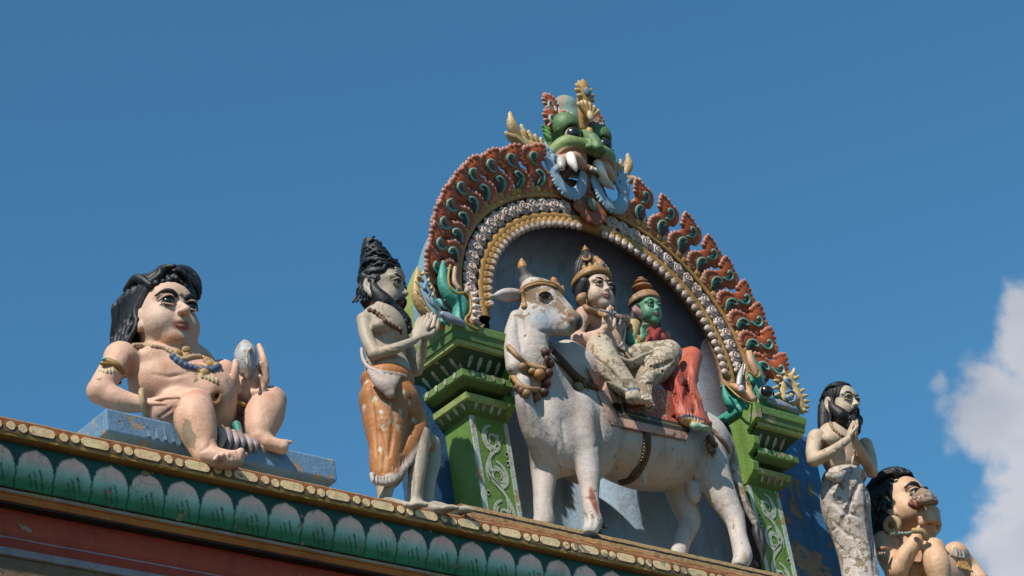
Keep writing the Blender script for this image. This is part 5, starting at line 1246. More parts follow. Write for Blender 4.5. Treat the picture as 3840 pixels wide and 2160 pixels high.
# horns
q = Sculpt(cD, h=.0045); q.K = .006; q.col = (.03, .03, .033); q.wear = .25
q.C([(366, 335, -.20, 56), (356, 315, -.20, 52)], col=A(150, 148, 142), wear=.6); q.C([(350, 298, -.20, 46), (334, 250, -.20, 38), (324, 215, -.20, 31)], wear=.1)
hn = q.build('horn', M_BULL, bull)
q = Sculpt(cD, h=.0042); q.K = .005; q.col = A(196, 130, 56); q.wear = .2; q.C([(325, 222, -.20, 34), (322, 205, -.20, 30)]); q.C([(321, 200, -.20, 24), (319, 178, -.20, 15), (319, 166, -.20, 9)]); q.build('horn_cap', M_ORN, hn)
q = Sculpt(cD, h=.0042); q.K = .006; q.col = A(196, 130, 56); q.wear = .3
q.C([(552, 352, -.15, 34), (540, 330, -.15, 24)]); q.C([(540, 322, -.15, 26), (536, 310, -.15, 24), (532, 302, -.15, 10)]); q.C([(590, 385, -.16, 24), (598, 352, -.16, 10)]); q.build('horn_cap', M_ORN, bull)
# ear
q = Sculpt(cD, h=.0045); q.K = .012; q.col = A(206, 192, 186); q.wear = .2
q.C([(330, 415, -.17, 26), (270, 410, -.17, 46), (200, 412, -.17, 46), (110, 418, -.17, 8)], fl=(tuple(CF), 1.7)); q.C([(290, 418, -.20, 16), (215, 420, -.20, 26), (150, 420, -.19, 8)], op='-', k=.008); q.PT((240, 420, -.17), (70, 26, 60), A(196, 140, 120), .6)
q.build('ear', M_BULL, bull)
# eye
P = SB.crop and cD.P(482, 415, -.325); fw = nrm(CAM_T-P)
S.crop = cD; Pe = S.surf(482, 415, -.012)
eyeball(Pe, .021, fw+np.array([.1, 0, -.1]), bull, iris=1.0, ic=(.03, .02, .015), white=A(190, 150, 120))
tube('eyelid', on(S, [(440, 410), (460, 394), (485, 390), (510, 402), (522, 425)], .004), .006, bull, (.06, .03, .02)); tube('eyelid', on(S, [(442, 414), (465, 432), (495, 436), (520, 428)], .003), .005, bull, A(150, 100, 76))
# head band, cheek tassel
for dy in (0, 15): tube('head_band', on(S, [(312, 378+dy), (350, 345+dy), (400, 325+dy), (450, 318+dy), (500, 325+dy), (550, 342+dy), (590, 375+dy)], .004), .009, bull, A(190, 140, 70))
tube('cheek_cord', on(S, [(325, 385), (332, 430), (338, 470)], .006), .011, bull, A(180, 130, 60)); 
q = Sculpt(h=.004); q.K = .004; q.col = A(196, 150, 80); [q.ell(p, (.018, .016, .013)) for p in on(S, [(338, 478), (338, 492)], .006)]; q.build('cheek_bell', M_ORN, bull)
# collars and bells
def bells(pts, r, col, S_=S):
    for p in on(S_, pts, r*.45):
        q = Sculpt(h=.0042); q.K = .003; q.col = col; q.wear = .3; q.ell(p, (r, r, r)); q.ell(p+np.array([0, 0, r*.9]), (r*.35, r*.35, r*.3)); q.con(p+np.array([-.2*r, -r, -r*.5]), p+np.array([.2*r, -r, -r*.5]), r*.16, r*.16, op='-', k=.002); q.build('bell', M_ORN, bull)
tube('collar', on(S, [(180, 700), (230, 760), (290, 825), (340, 870), (390, 895), (440, 905), (475, 910)], .010), .015, bull, A(184, 140, 84))
tube('collar', on(S, [(262, 965), (290, 1005), (330, 1035), (380, 1050), (440, 1055)], .010), .015, bull, A(184, 140, 84))
tube('collar', on(S, [(520, 775), (495, 820), (480, 880), (475, 950), (470, 1020), (455, 1070)], .006), .013, bull, A(104, 66, 40))
bells([(325, 900), (392, 930), (350, 1080)], .024, A(160, 116, 74)); bells([(415, 1095)], .030, A(170, 120, 80)); bells([(438, 950)], .032, A(176, 124, 64))
bells([(530, 830), (510, 875), (500, 940), (485, 1010), (470, 1070), (480, 800)], .026, A(96, 56, 36)); bells([(320, 1060), (290, 1040)], .022, A(120, 84, 60))
# strap with white studs
st_ = on(S, [(520, 790), (570, 840), (620, 890), (670, 945), (720, 990), (770, 1020), (820, 1045), (870, 1065)], .012)
q = Sculpt(h=.0042); q.K = .003; q.col = A(96, 66, 44); q.wear = .3; q.chain(st_, .022); q.build('shoulder_strap', M_ORN, bull)
for dx, dy in ((-11, 12), (12, -12)):
    beads('strap_studs', on(S, [(530+dx, 800+dy), (580+dx, 850+dy), (630+dx, 902+dy), (680+dx, 955+dy), (730+dx, 997+dy), (790+dx, 1030+dy)], .024), .0045, bull, CREAM, step=3.4, h=.0035)
q = Sculpt(h=.0042); q.K = .004; q.col = A(140, 104, 62); q.wear = .4; p = S.surf(708, 1035, .012); q.ell(p, (.034, .016, .042)); q.ell(p+np.array([0, -.012, 0]), (.02, .01, .026), col=A(176, 150, 110)); q.build('strap_medallion', M_ORN, bull)
S.crop = cE
g_ = on(S, [(885, 560), (885, 620), (875, 690), (850, 750), (820, 795), (780, 835), (730, 850)], .001)
q = Sculpt(h=.0045); q.K = .003; q.col = A(92, 62, 42); q.wear = .3; q.chain(g_, .024); q.build('girth_strap', M_ORN, bull)
for o in (-17, 17): beads('strap_studs', on(S, [(885+o, 590), (885+o, 640), (874+o, 700), (848+o, 760), (815+o, 808)], .026), .0045, bull, CREAM, step=3.6, h=.0035)
# rump strap and tassel
tube('rump_strap', on(S, [(1300, 530), (1340, 570), (1380, 620), (1400, 665)], .002), [.014]*4 if False else .014, bull, A(150, 100, 56))
q = Sculpt(cE, h=.0042); q.K = .004; q.col = A(128, 84, 48); q.wear = .3
for x, y, r in ((1280, 575, 20), (1295, 600, 24), (1275, 625, 20), (1318, 620, 20), (1285, 655, 18), (1310, 660, 18), (1302, 685, 12)): q.E((x, y, -.215), r)
q.build('tassel', M_ORN, bull)
# tail
q = Sculpt(cE, h=.005); q.K = .01; q.col = A(200, 186, 176); q.wear = .6
q.C([(1330, 500, -.10, 34), (1400, 590, -.13, 30), (1430, 720, -.13, 34), (1455, 860, -.13, 34), (1500, 980, -.14, 30), (1570, 1120, -.15, 20)]); q.build('tail', M_BULL, bull)
q = Sculpt(cE, h=.0045); q.K = .006; q.col = (.025, .025, .027); q.wear = .2
q.C([(1572, 1115, -.15, 20), (1590, 1190, -.15, 42), (1608, 1270, -.15, 34), (1618, 1355, -.15, 7)])
for k in range(4): q.C([(1575+8*k, 1150, -.18, 6), (1588+10*k, 1300, -.175, 6)], op='-', k=.006)
q.build('tail_tuft', M_GLOSS, bull)
# saddle cloth, draped on the flank
def drape(name, S_, quad, nu, nv, colf, off, parent, thick=.014, fallY=-.2, mat=None, rip=None):
    V, C = [], []
    (a, b, c, d) = [np.array(q_, float) for q_ in quad]       # tl, tr, br, bl
    Yp = None; D = np.zeros((nv+1, nu+1, 3)); ok = np.zeros((nv+1, nu+1), bool)
    for j in range(nv+1):
        for i in range(nu+1):
            u, v = i/nu, j/nv; p = (a*(1-u)+b*u)*(1-v)+(d*(1-u)+c*u)*v
            q_ = S_.surf(p[0], p[1], 0.0)
            if q_ is not None: D[j, i] = q_; ok[j, i] = True
            else: D[j, i] = S_.crop.P(p[0], p[1], fallY)
    # relax depth along the sight lines so that the cloth spans hollows
    dep = np.linalg.norm(D-CAM_T, axis=2); dirs = (D-CAM_T)/dep[..., None]
    for it in range(14):
        pd = np.pad(dep, 1, mode='edge'); av = (pd[:-2, 1:-1]+pd[2:, 1:-1]+pd[1:-1, :-2]+pd[1:-1, 2:])/4; dep = np.minimum(dep, av*.7+dep*.3)
    P = CAM_T+dirs*(dep[..., None]-off)
    if rip is not None:
        for j in range(nv+1):
            for i in range(nu+1): P[j, i] -= dirs[j, i]*rip(i/nu, j/nv)
    V = list(P.reshape(-1, 3))+list((P+dirs*thick).reshape(-1, 3)); n = (nu+1)*(nv+1)
    F = []
    for j in range(nv):
        for i in range(nu):
            k = j*(nu+1)+i; F.append((k, k+nu+1, k+nu+2, k+1)); F.append((n+k, n+k+1, n+k+nu+2, n+k+nu+1))
    def edge(seq):
        for x, y in zip(seq[:-1], seq[1:]): F.append((x, y, n+y, n+x))
    edge([i for i in range(nu+1)]); edge([nv*(nu+1)+nu-i for i in range(nu+1)]); edge([j*(nu+1)+nu for j in range(nv+1)]); edge([(nv-j)*(nu+1) for j in range(nv+1)])
    C = [tuple(colf(i/nu, j/nv)) for j in range(nv+1) for i in range(nu+1)]
    return mkobj(name, V, F, mat or M_ORN, parent, C+C, True)
S.crop = cD
CRED = A(186, 84, 48); CPK = A(216, 158, 138); CDK = A(66, 66, 52)
def clothcol(u, v):
    e = min(u*1.25, (1-v)*1.0)              # distance from the left and lower edges
    w = .5
    if e < .17: return CPK+(w,)
    if e < .27: return CDK+(.35,)
    if e < .30: return A(170, 150, 80)+(.35,)
    if e < .36: return CDK+(.3,)
    m_ = sin(u*95+sin(v*30)*2)*sin(v*60+sin(u*50)*1.5)
    return (A(206, 140, 104) if m_ > .35 else CRED)+(.35,)
drape('saddle_cloth', S, [(765, 905), (1530, 1120), (1440, 1395), (925, 1290)], 110, 60, clothcol, .026, bull, thick=.022)
# ------------------------------------------------------------------ the seated god on the bull
god = thing('god_statue', 'pale crowned man statue with raised palm and flaking cream trousers, riding cross-legged on the bull', 'statue', cD.P(950, 950, -.05))
PK = A(226, 182, 158)
S = Sculpt(cD, h=.0044); S.col = PK; S.wear = .12; S.K = .015
S.E((880, 610, .0), 10); S.pr.pop()
S.ell(cD.P(885, 640, .03), (.135, .085, .125), k=.03); S.ell(cD.P(900, 740, .02), (.11, .085, .11), k=.03)
S.ell(cD.P(835, 590, -.015), (.06, .035, .045), k=.03); S.ell(cD.P(950, 620, -.015), (.06, .035, .045), k=.03)
S.E((745, 545, .0), 62, k=.02); S.E((1000, 590, .03), 58, k=.02)
S.C([(740, 550, .0, 58), (705, 630, -.01, 52), (700, 715, -.03, 48)], k=.012); S.C([(700, 718, -.03, 48), (780, 700, -.09, 42), (855, 668, -.14, 32)], k=.012)
S.C([(880, 500, .01, 72), (885, 430, -.01, 66)], k=.02)
Hg = .245; HD = cD.P(914, 338, -.115)
hd = Head(S, HD+np.array([-.02, .395*Hg, -.03*Hg]), Hg, yaw=-4, pitch=-3, skin=A(232, 200, 176), fat=.98, jaw=1.1, wear=.08, eye=.86, nose=.96, ears=True)
S.C([(868, 655, -.145, 30), (890, 630, -.15, 40), (908, 590, -.15, 36)], k=.01, fl=(tuple(CR), 1.3))
for pts in ([(922, 590, -.15, 17), (930, 545, -.152, 16), (934, 500, -.15, 12)], [(905, 590, -.16, 17), (912, 540, -.162, 16), (922, 488, -.16, 12)], [(890, 592, -.165, 17), (896, 545, -.168, 16), (908, 502, -.165, 12)], [(878, 598, -.165, 16), (880, 560, -.17, 14), (890, 525, -.165, 11)], [(925, 640, -.155, 19), (945, 610, -.165, 16), (950, 575, -.165, 12)]): S.C(pts, k=.0025)
# legs under a wrapped dhoti
DH = A(206, 190, 164)
S.C([(900, 860, .03, 115), (860, 800, -.08, 100), (855, 770, -.16, 92)], k=.03, col=DH, wear=.44)
S.C([(850, 775, -.17, 92), (900, 880, -.21, 100), (985, 985, -.25, 88), (1060, 1060, -.285, 62), (1080, 1100, -.30, 52)], k=.02, col=DH, wear=.44)
S.C([(980, 880, .02, 100), (1150, 830, -.04, 100), (1310, 800, -.10, 86)], k=.03, col=DH, wear=.55)
S.C([(1320, 810, -.105, 88), (1250, 900, -.15, 100), (1170, 980, -.20, 78), (1150, 1060, -.24, 56), (1180, 1160, -.28, 40)], k=.02, col=DH, wear=.6)
# folds
for k in range(6):
    S.C([(830+22*k, 860+20*k, -.29, 7), (900+30*k, 930+16*k, -.33, 8), (960+24*k, 1010+10*k, -.34, 6)], op='-', k=.010)
for k in range(7):
    S.C([(1110+22*k, 850+8*k, -.19, 6), (1170+20*k, 905+5*k, -.25, 8), (1260+14*k, 880-6*k, -.235, 6)], op='-', k=.010)
for k in range(5): S.C([(1140+16*k, 1010, -.27, 6), (1150+18*k, 1140, -.33, 7)], op='-', k=.008)
foot(S, cD.P(1075, 1105, -.30), .016, (.80, -.55, -.25), (.2, .2, 1), .125, A(222, 190, 166), side=1)
S.PT((1090, 1065, -.31), (75, 40, 26), A(90, 110, 150), .2); S.PT((1185, 1150, -.3), (34, 40, 56), A(96, 112, 150), .3); S.PT((1120, 930, -.28), (30, 60, 120), A(120, 140, 164), .3)
S.PT((1150, 890, -.25), (90, 50, 10), A(206, 170, 90), .5)
S.grid()
for k in range(7): S.groove([(800+16*k, 830+26*k), (880+18*k, 880+24*k), (960+16*k, 950+18*k)], 8, k=.006)
for k in range(8): S.groove([(1090+26*k, 830-3*k), (1130+22*k, 880+4*k), (1210+20*k, 930-12*k)], 9, k=.006)
for k in range(5): S.groove([(1110+18*k, 980+6*k), (1130+20*k, 1080), (1150+16*k, 1180-8*k)], 8, k=.005)
for g_ in ([(790, 640), (850, 650), (900, 640)], [(905, 580), (915, 650), (925, 730)], [(740, 570), (765, 620), (760, 670)], [(1050, 1130), (1070, 1165)], [(1075, 1120), (1095, 1160)], [(1100, 1115), (1118, 1150)]): S.groove(g_, 6, k=.006)
body = S.build('body', M_CLOTH, god)
hd.face(body, bw=.017, iris=.62, gaze=(.1, .0), mark=None)
q = Sculpt(h=.003); q.K = .002; q.col = A(190, 150, 90); q.con(hd.p(0, -.40, .13), hd.p(0, -.385, .24), .006, .008); q.build('forehead_mark', M_ORN, body)
# hair and crown
h = Sculpt(h=.0042); h.K = .006; h.col = (.025, .025, .028); h.wear = .25
h.ell(hd.p(0, .12, .20), np.array((.41, .42, .36))*Hg, R=hd.R); h.ell(hd.p(0, -.40, .02), np.array((.31, .30, .35))*Hg, R=hd.R, op='-', k=.012)
h.chain([hd.p(-.39, -.12, .12), hd.p(-.42, .02, -.08), hd.p(-.40, .10, -.30)], [.03, .03, .02]); h.chain([hd.p(.39, -.12, .12), hd.p(.42, .05, -.08), hd.p(.40, .15, -.30)], [.03, .03, .02])
h.chain([hd.p(0, .10, .38), hd.p(0, .12, .676), hd.p(0, .12, .874)], [.33*Hg, .27*Hg, .20*Hg]); h.ell(hd.p(0, .12, .960), np.array((.19, .19, .12))*Hg, R=hd.R)
for i in range(16):
    a = 2*pi*i/16; h.chain([hd.p(.34*cos(a), .10+.34*sin(a), .40), hd.p(.30*cos(a+.25), .12+.30*sin(a+.25), .647), hd.p(.20*cos(a+.5), .12+.20*sin(a+.5), .903), hd.p(.05*cos(a+.7), .12+.05*sin(a+.7), 1.102)], [.013, .013, .011, .007], k=.003)
hair = h.build('hair', M_GLOSS, god)
c = Sculpt(h=.004); c.K = .004; c.col = A(186, 138, 70); c.wear = .35
for zz, rr, w in ((.29, .405, .015), (.345, .40, .015), (.40, .375, .011)):
    c.chain([hd.p(rr*cos(a), .07+rr*sin(a)*1.06, zz-.10*sin(a)) for a in np.linspace(0, 2*pi, 28)], w)
for k in range(7):
    a = radians(-150+20*k); c.ell(hd.p(.39*cos(a), .07+.41*sin(a), .46-.08*sin(a)), (.012, .012, .018), col=A(196, 150, 84))
for x, y, z, r in ((0, -.33, .56, .026), (.0, -.27, .66, .022), (0, -.20, .76, .020), (.07, -.32, .52, .014), (-.07, -.32, .52, .014)): c.ell(hd.p(x, y, z), (r, r*.8, r*1.1))
c.ell(hd.p(0, -.385, .519), (.015, .013, .012), col=A(90, 120, 150))
c.ell(hd.p(0, .12, 1.130), (.026, .026, .010)); c.ell(hd.p(0, .12, 1.194), (.016, .016, .014)); c.con(hd.p(0, .12, 1.201), hd.p(0, .12, 1.300), .011, .003)
c.chain([hd.p(-.26, -.06, .874), hd.p(-.30, -.08, .775), hd.p(-.25, -.15, .704), hd.p(-.17, -.18, .761), hd.p(-.15, -.17, .860)], [.004, .008, .009, .008, .004])
c.build('crown', M_ORN, god)
for g in (-1, 1):
    P0 = hd.p(g*.40, .0, -.36); tube('earring', [P0+(hd.R[1]*cos(t)+hd.R[2]*sin(t))*.028 for t in np.linspace(0, 2*pi, 16)], .009, god, A(176, 136, 70))
# snake and necklaces
tube('snake_collar', on(S, [(725, 430), (735, 470), (760, 500), (800, 520), (850, 538), (890, 552)], .012), .017, god, A(184, 142, 96)); 
q = Sculpt(cD, h=.0042); q.K = .006; q.col = A(190, 146, 104); q.C([(728, 470, -.01, 22), (722, 435, -.02, 34), (742, 408, -.03, 18)]); q.build('snake_head', M_ORN, god)
q = Sculpt(cD, h=.0042); q.K = .006; q.col = A(190, 146, 104); q.C([(950, 560, -.09, 20), (985, 562, -.09, 22), (1015, 572, -.07, 20)]); q.build('snake_tail', M_ORN, god)
beads('necklace', on(S, [(820, 490), (850, 510), (890, 522), (930, 540), (960, 530)], .010), .008, god, A(130, 140, 150), step=1.5, h=.0035)
beads('necklace', [cD.P(x, y, Y) for x, y, Y in ((935, 520, -.09), (965, 540, -.10), (990, 570, -.10), (990, 600, -.095), (975, 620, -.09))], .010, god, A(150, 160, 170), step=1.5, h=.0035)
tube('sacred_cord', [cD.P(x, y, Y) for x, y, Y in ((1010, 590, -.03), (1020, 650, -.05), (1010, 720, -.07), (985, 765, -.09))], .007, god, A(220, 206, 196))
tube('wristlet', on(S, [(830, 645), (838, 665), (845, 690)], .003), .008, god, A(200, 160, 110))
q = Sculpt(cD, h=.0045); q.K = .004; q.col = A(196, 184, 160); q.wear = .4; q.C([(930, 800, -.13, 14), (1000, 845, -.15, 16), (1060, 860, -.16, 15), (1130, 825, -.16, 14), (1200, 800, -.17, 11)]); q.C([(960, 770, -.10, 12), (1020, 800, -.12, 12), (1060, 845, -.15, 11)], col=A(150, 104, 60)); q.build('waist_sash', M_ORN, god)
# ------------------------------------------------------------------ the green goddess
dev = thing('goddess_statue', 'green-skinned goddess statue in red drape and tall round crown, sitting behind the pale rider', 'statue', cD.P(1330, 950, 0))
GN = A(96, 170, 132); SR = A(190, 60, 34); SO = A(206, 96, 62)
S = Sculpt(cD, h=.0044); S.col = GN; S.wear = .08; S.K = .012
S.ell(cD.P(1190, 700, .05), (.095, .065, .095), k=.025, col=A(176, 66, 40)); S.ell(cD.P(1180, 790, .06), (.09, .07, .08), k=.02, col=SR)
S.E((1080, 620, .04), 50, k=.015, col=A(196, 170, 110)); S.C([(1078, 625, .04, 50), (1062, 700, .02, 42)], col=A(196, 168, 104), k=.01); S.C([(1058, 745, .01, 40), (1095, 750, -.03, 36), (1135, 705, -.06, 28)], k=.01)
S.C([(1060, 700, .02, 42), (1056, 748, .01, 40)], k=.01)
S.E((1290, 690, .05), 44, k=.02, col=A(206, 120, 104)); S.ell(cD.P(1250, 710, .0), (.05, .04, .045), k=.02, col=A(200, 84, 66))
S.C([(1190, 640, .05, 48), (1205, 560, .03, 46)], k=.015)
Hd_ = .202; HE = cD.P(1246, 474, -.065)
hd2 = Head(S, HE+np.array([-.012, .395*Hd_, -.03*Hd_]), Hd_, yaw=-4, pitch=-4, skin=GN, fat=.98, jaw=1.0, wear=.05, eye=.9, nose=.96, lips=A(120, 70, 60))
hand(S, cD.P(1140, 690, -.07), nrm(cD.P(1150, 590, -.07)-cD.P(1145, 680, -.07)), (.3, -1, .1), .105, A(110, 186, 150), curl=(.5, .7, .6), thumb=1, spread=.03)
# skirt: near leg raised at the knee, drape falling to the hem
S.C([(1230, 860, .06, 90), (1350, 860, .0, 80), (1470, 830, -.06, 66)], k=.03, col=SO); S.C([(1475, 835, -.065, 68), (1450, 940, -.11, 72), (1440, 1040, -.16, 70), (1480, 1150, -.22, 68), (1520, 1255, -.255, 62)], k=.025, col=SO)
S.C([(1230, 900, .02, 90), (1330, 960, -.10, 90), (1380, 1060, -.18, 76), (1400, 1160, -.23, 58), (1425, 1240, -.255, 46)], k=.025, col=SR)
S.C([(1440, 1130, -.22, 60), (1420, 1225, -.255, 54), (1500, 1275, -.27, 44), (1585, 1285, -.26, 30)], k=.02, col=SO)
for k in range(8): S.C([(1470-10*k, 900+10*k, -.17-.006*k, 5), (1475+4*k, 1060+10*k, -.20, 7), (1400+26*k, 1270, -.24, 7)], op='-', k=.010)
for k in range(5): S.C([(1340+16*k, 1000+10*k, -.19, 5), (1370+12*k, 1130+12*k, -.24, 6)], op='-', k=.008)
S.PT((1485, 1275, -.28), (150, 110, 26), A(206, 170, 110), .2); S.PT((1470, 1245, -.28), (150, 110, 12), A(70, 84, 120), .3); S.PT((1400, 1010, -.18), (40, 70, 55), A(150, 120, 60), .2); S.PT((1425, 990, -.2), (16, 40, 55), A(60, 74, 110), .3)
S.C([(1480, 1010, -.10, 24), (1500, 985, -.12, 22)], k=.01, col=GN)
foot(S, cD.P(1500, 1300, -.29), .010, (.92, -.38, -.1), (0, .1, 1), .105, A(150, 196, 170), side=1)
S.grid()
for k in range(7): S.groove([(1460-14*k, 850+14*k), (1460-8*k, 960+10*k), (1430+8*k, 1080), (1400+22*k, 1220+6*k)], 13, k=.008, depth=.1)
for k in range(6): S.groove([(1500+8*k, 1060+14*k), (1530+10*k, 1160+8*k), (1540+12*k, 1260)], 12, k=.007, depth=.1)
for k in range(5): S.groove([(1310+14*k, 960+14*k), (1350+10*k, 1080+8*k), (1380+8*k, 1200)], 8, k=.006)
for k in range(12): S.groove([(1370+20*k, 1215+4*k), (1366+20*k, 1262+3*k)], 6, k=.004)
b2 = S.build('body', M_ORN, dev)
hd2.face(b2, bw=.016, iris=.66, gaze=(.1, 0), white=A(190, 210, 196), mark=A(200, 180, 100))
# scarf folds over the shoulder
q = Sculpt(cD, h=.0044); q.K = .005; q.col = A(186, 50, 34); q.wear = .15
for k in range(6): q.C([(1255-8*k, 640+14*k, -.02, 18), (1215-6*k, 700+18*k, -.045, 20), (1150-10*k, 775+14*k, -.05, 18)], col=A(196, 66, 46) if k % 2 else A(166, 36, 26))
q.build('red_scarf', M_ORN, dev)
h = Sculpt(h=.004); h.K = .006; h.col = (.022, .022, .025); h.wear = .15; Hg = Hd_
h.ell(hd2.p(0, .14, .16), np.array((.40, .42, .36))*Hg, R=hd2.R); h.ell(hd2.p(0, -.40, .0), np.array((.31, .31, .34))*Hg, R=hd2.R, op='-', k=.010)
h.chain([hd2.p(-.40, .0, -.0), hd2.p(-.46, .15, -.35), hd2.p(-.62, .22, -.62)], [.026, .034, .018]); h.chain([hd2.p(.38, .05, 0), hd2.p(.40, .15, -.35), hd2.p(.36, .2, -.6)], [.025, .025, .015])
h.build('hair', M_GLOSS, dev)
c = Sculpt(h=.0038); c.K = .003; c.col = A(176, 122, 72); c.wear = .35
for zz, rr, w in ((.27, .40, .013), (.32, .41, .009), (.38, .38, .011), (.44, .33, .010)): c.chain([hd2.p(rr*cos(a), .06+rr*sin(a), zz-.07*sin(a)) for a in np.linspace(0, 2*pi, 26)], w)
for k in range(14):
    a = 2*pi*k/14; c.ell(hd2.p(.39*cos(a), .06+.39*sin(a), .40-.06*sin(a)), (.009, .009, .012), col=A(190, 140, 100))
c.ell(hd2.p(0, .06, .464), np.array((.33, .33, .15))*Hg, R=hd2.R); c.ell(hd2.p(0, .08, .768), np.array((.30, .30, .10))*Hg, R=hd2.R, col=A(166, 110, 58)); c.ell(hd2.p(0, .08, .952), np.array((.20, .20, .06))*Hg, R=hd2.R, col=A(176, 120, 66)); c.ell(hd2.p(0, .08, 1.056), np.array((.11, .11, .05))*Hg, R=hd2.R); c.con(hd2.p(0, .08, .560), hd2.p(0, .08, .880), .026, .026)
c.build('crown', M_ORN, dev)
tube('bracelet', on(S, [(1110, 690), (1128, 712), (1140, 735)], .004), .009, dev, A(170, 130, 60)); tube('bracelet', on(S, [(1100, 704), (1118, 728), (1130, 748)], .004), .007, dev, A(170, 130, 60))
# lotus bud in her hand
lot = thing('lotus_bud', 'pink lotus bud held up in the green goddess hand', 'flower', cD.P(1125, 590, -.085))
q = Sculpt(cD, h=.0036); q.K = .003; q.col = A(196, 140, 140); q.wear = .3
q.C([(1135, 600, -.085, 5), (1128, 560, -.085, 7)], col=A(90, 130, 80))
for dx, a in ((0, 0), (-22, -.3), (22, .3), (-10, -.1), (12, .12)): q.C([(1122+dx*.3, 560, -.09, 12), (1106+dx*.8, 525, -.095, 15), (1090+dx*.9, 480+abs(dx)*.6, -.09, 4)], k=.003)
q.build('bud', M_ORN, lot)
def headpos(Pe, H, yaw, pitch, roll=0, g=-1, sep=.155):
    R = rotm(radians(yaw), radians(pitch), radians(roll)); return np.asarray(Pe)-H*(g*sep*R[0]-.385*R[1]+.032*R[2])
def beard(name, hd, parent, n, zl, fwd=-.30, rs=None, amp=.03, wide=.30, col=BLACK):
    """chin, cheek and moustache hair as raised wavy locks"""
    rs = rs or np.random.RandomState(8); H = hd.H; b = Sculpt(h=max(.0036, H*.013)); b.K = .004; b.col = col; b.wear = .1
    b.ell(hd.p(0, -.18, -.41), np.array((.22*wide/.30, .17, .18))*H, R=hd.R, k=.02)
    b.chain([hd.p(0, -.26, -.50), hd.p(0, fwd, -.50-zl*.6), hd.p(0, fwd-.02, -.50-zl)], [.15*H, .09*H, .02*H], k=.02)
    for g in (-1, 1): b.chain([hd.p(g*.33, .0, .02), hd.p(g*.34, -.06, -.16), hd.p(g*.27, -.18, -.34)], [.035*H*wide/.3, .065*H*wide/.3, .095*H*wide/.3], k=.015)
    for i in range(n):
        for g in (-1, 1):
            t = i/(n-1.); x0 = g*(.03+.29*t); P0 = hd.p(x0, -.36+.34*t**1.5, -.34+.30*t**1.3); P1 = hd.p(g*(.015+.20*t), fwd-.06+.22*t, -.50-zl*(1-.75*t))
            pts = wavy(rs, P0, P1, amp*H, 10, bow=-hd.R[1]*.05*H+hd.R[0]*g*.05*H, fr=2.2); b.chain(pts, [.024*H*(.6+.6*sin(pi*(j+1)/11.)) for j in range(10)], k=.0012)
            if i % 2 == 0:
                P0 = hd.p(g*(.30*t+.02), -.37+.25*t, -.36+.1*t); P1 = hd.p(g*(.02+.16*t), fwd-.09+.15*t, -.50-zl*(.85-.5*t)); pts = wavy(rs, P0, P1, amp*1.3*H, 10, bow=-hd.R[1]*.06*H, fr=2.4); b.chain(pts, .017*H, k=.0012)
    for g in (-1, 1):       # moustache
        for k in range(4): b.chain([hd.p(g*.01, -.425, -.185-.01*k), hd.p(g*.07, -.425, -.195-.012*k), hd.p(g*.14, -.36, -.245-.015*k), hd.p(g*(.19+.01*k), -.28, -.32)], [.020*H, .024*H, .022*H, .012*H], k=.002)
    b.ell(hd.p(0, -.42, -.262), np.array((.055, .07, .016))*H, R=hd.R, op='-', k=.004)
    return b.build(name, M_GLOSS, parent)
# ------------------------------------------------------------------ standing sage left of the shrine
sageL = thing('standing_statue', 'thin grey bearded ascetic statue with topknot and orange spotted wrap, praying beside the left pillar', 'statue', cB.P(330, 1385, -.30), 'standing praying statues beside the shrine')
S = Sculpt(cB, h=.0048); S.sm = 2; S.col = ASH; S.wear = .12; S.K = .014
Y = -.25
S.ell(cB.P(205, 500, Y+.01), (.125, .105, .14), k=.03); S.ell(cB.P(215, 600, Y+.01), (.105, .09, .12), k=.03); S.ell(cB.P(228, 690, Y), (.115, .10, .09), k=.03)
S.E((195, 480, Y-.07), (52, 40, 38), k=.012); S.E((265, 500, Y-.03), (44, 38, 36), k=.012)
S.C([(128, 430, Y+.01, 30), (190, 412, Y+.02, 30)], k=.012)
S.E((115, 447, Y, ), 39, k=.012); S.C([(112, 450, Y, 37), (125, 530, Y-.02, 35), (165, 615, Y-.06, 33)], k=.010); S.C([(167, 618, Y-.06, 32), (260, 592, Y-.12, 29), (362, 548, Y-.15, 19)], k=.010)
S.C([(290, 510, Y+.06, 34), (340, 610, Y+.04, 31), (372, 695, Y, 29)], k=.010); S.C([(373, 697, Y, 29), (395, 620, Y-.05, 26), (405, 555, Y-.10, 20)], k=.010)
S.C([(195, 420, Y, 34), (200, 350, Y-.01, 32)], k=.015)
dN = nrm(cB.P(430, 402, Y-.16)-cB.P(375, 535, Y-.16))
hand(S, cB.P(372, 540, Y-.16), dN, (.7, .7, 0), .185, ASH, curl=(.02, .03, .03), thumb=-1, spread=.012)
hand(S, cB.P(408, 545, Y-.115), nrm(cB.P(442, 402, Y-.12)-cB.P(410, 540, Y-.12)), (-.7, -.7, 0), .185, ASH, curl=(.02, .03, .03), thumb=1, spread=.012)
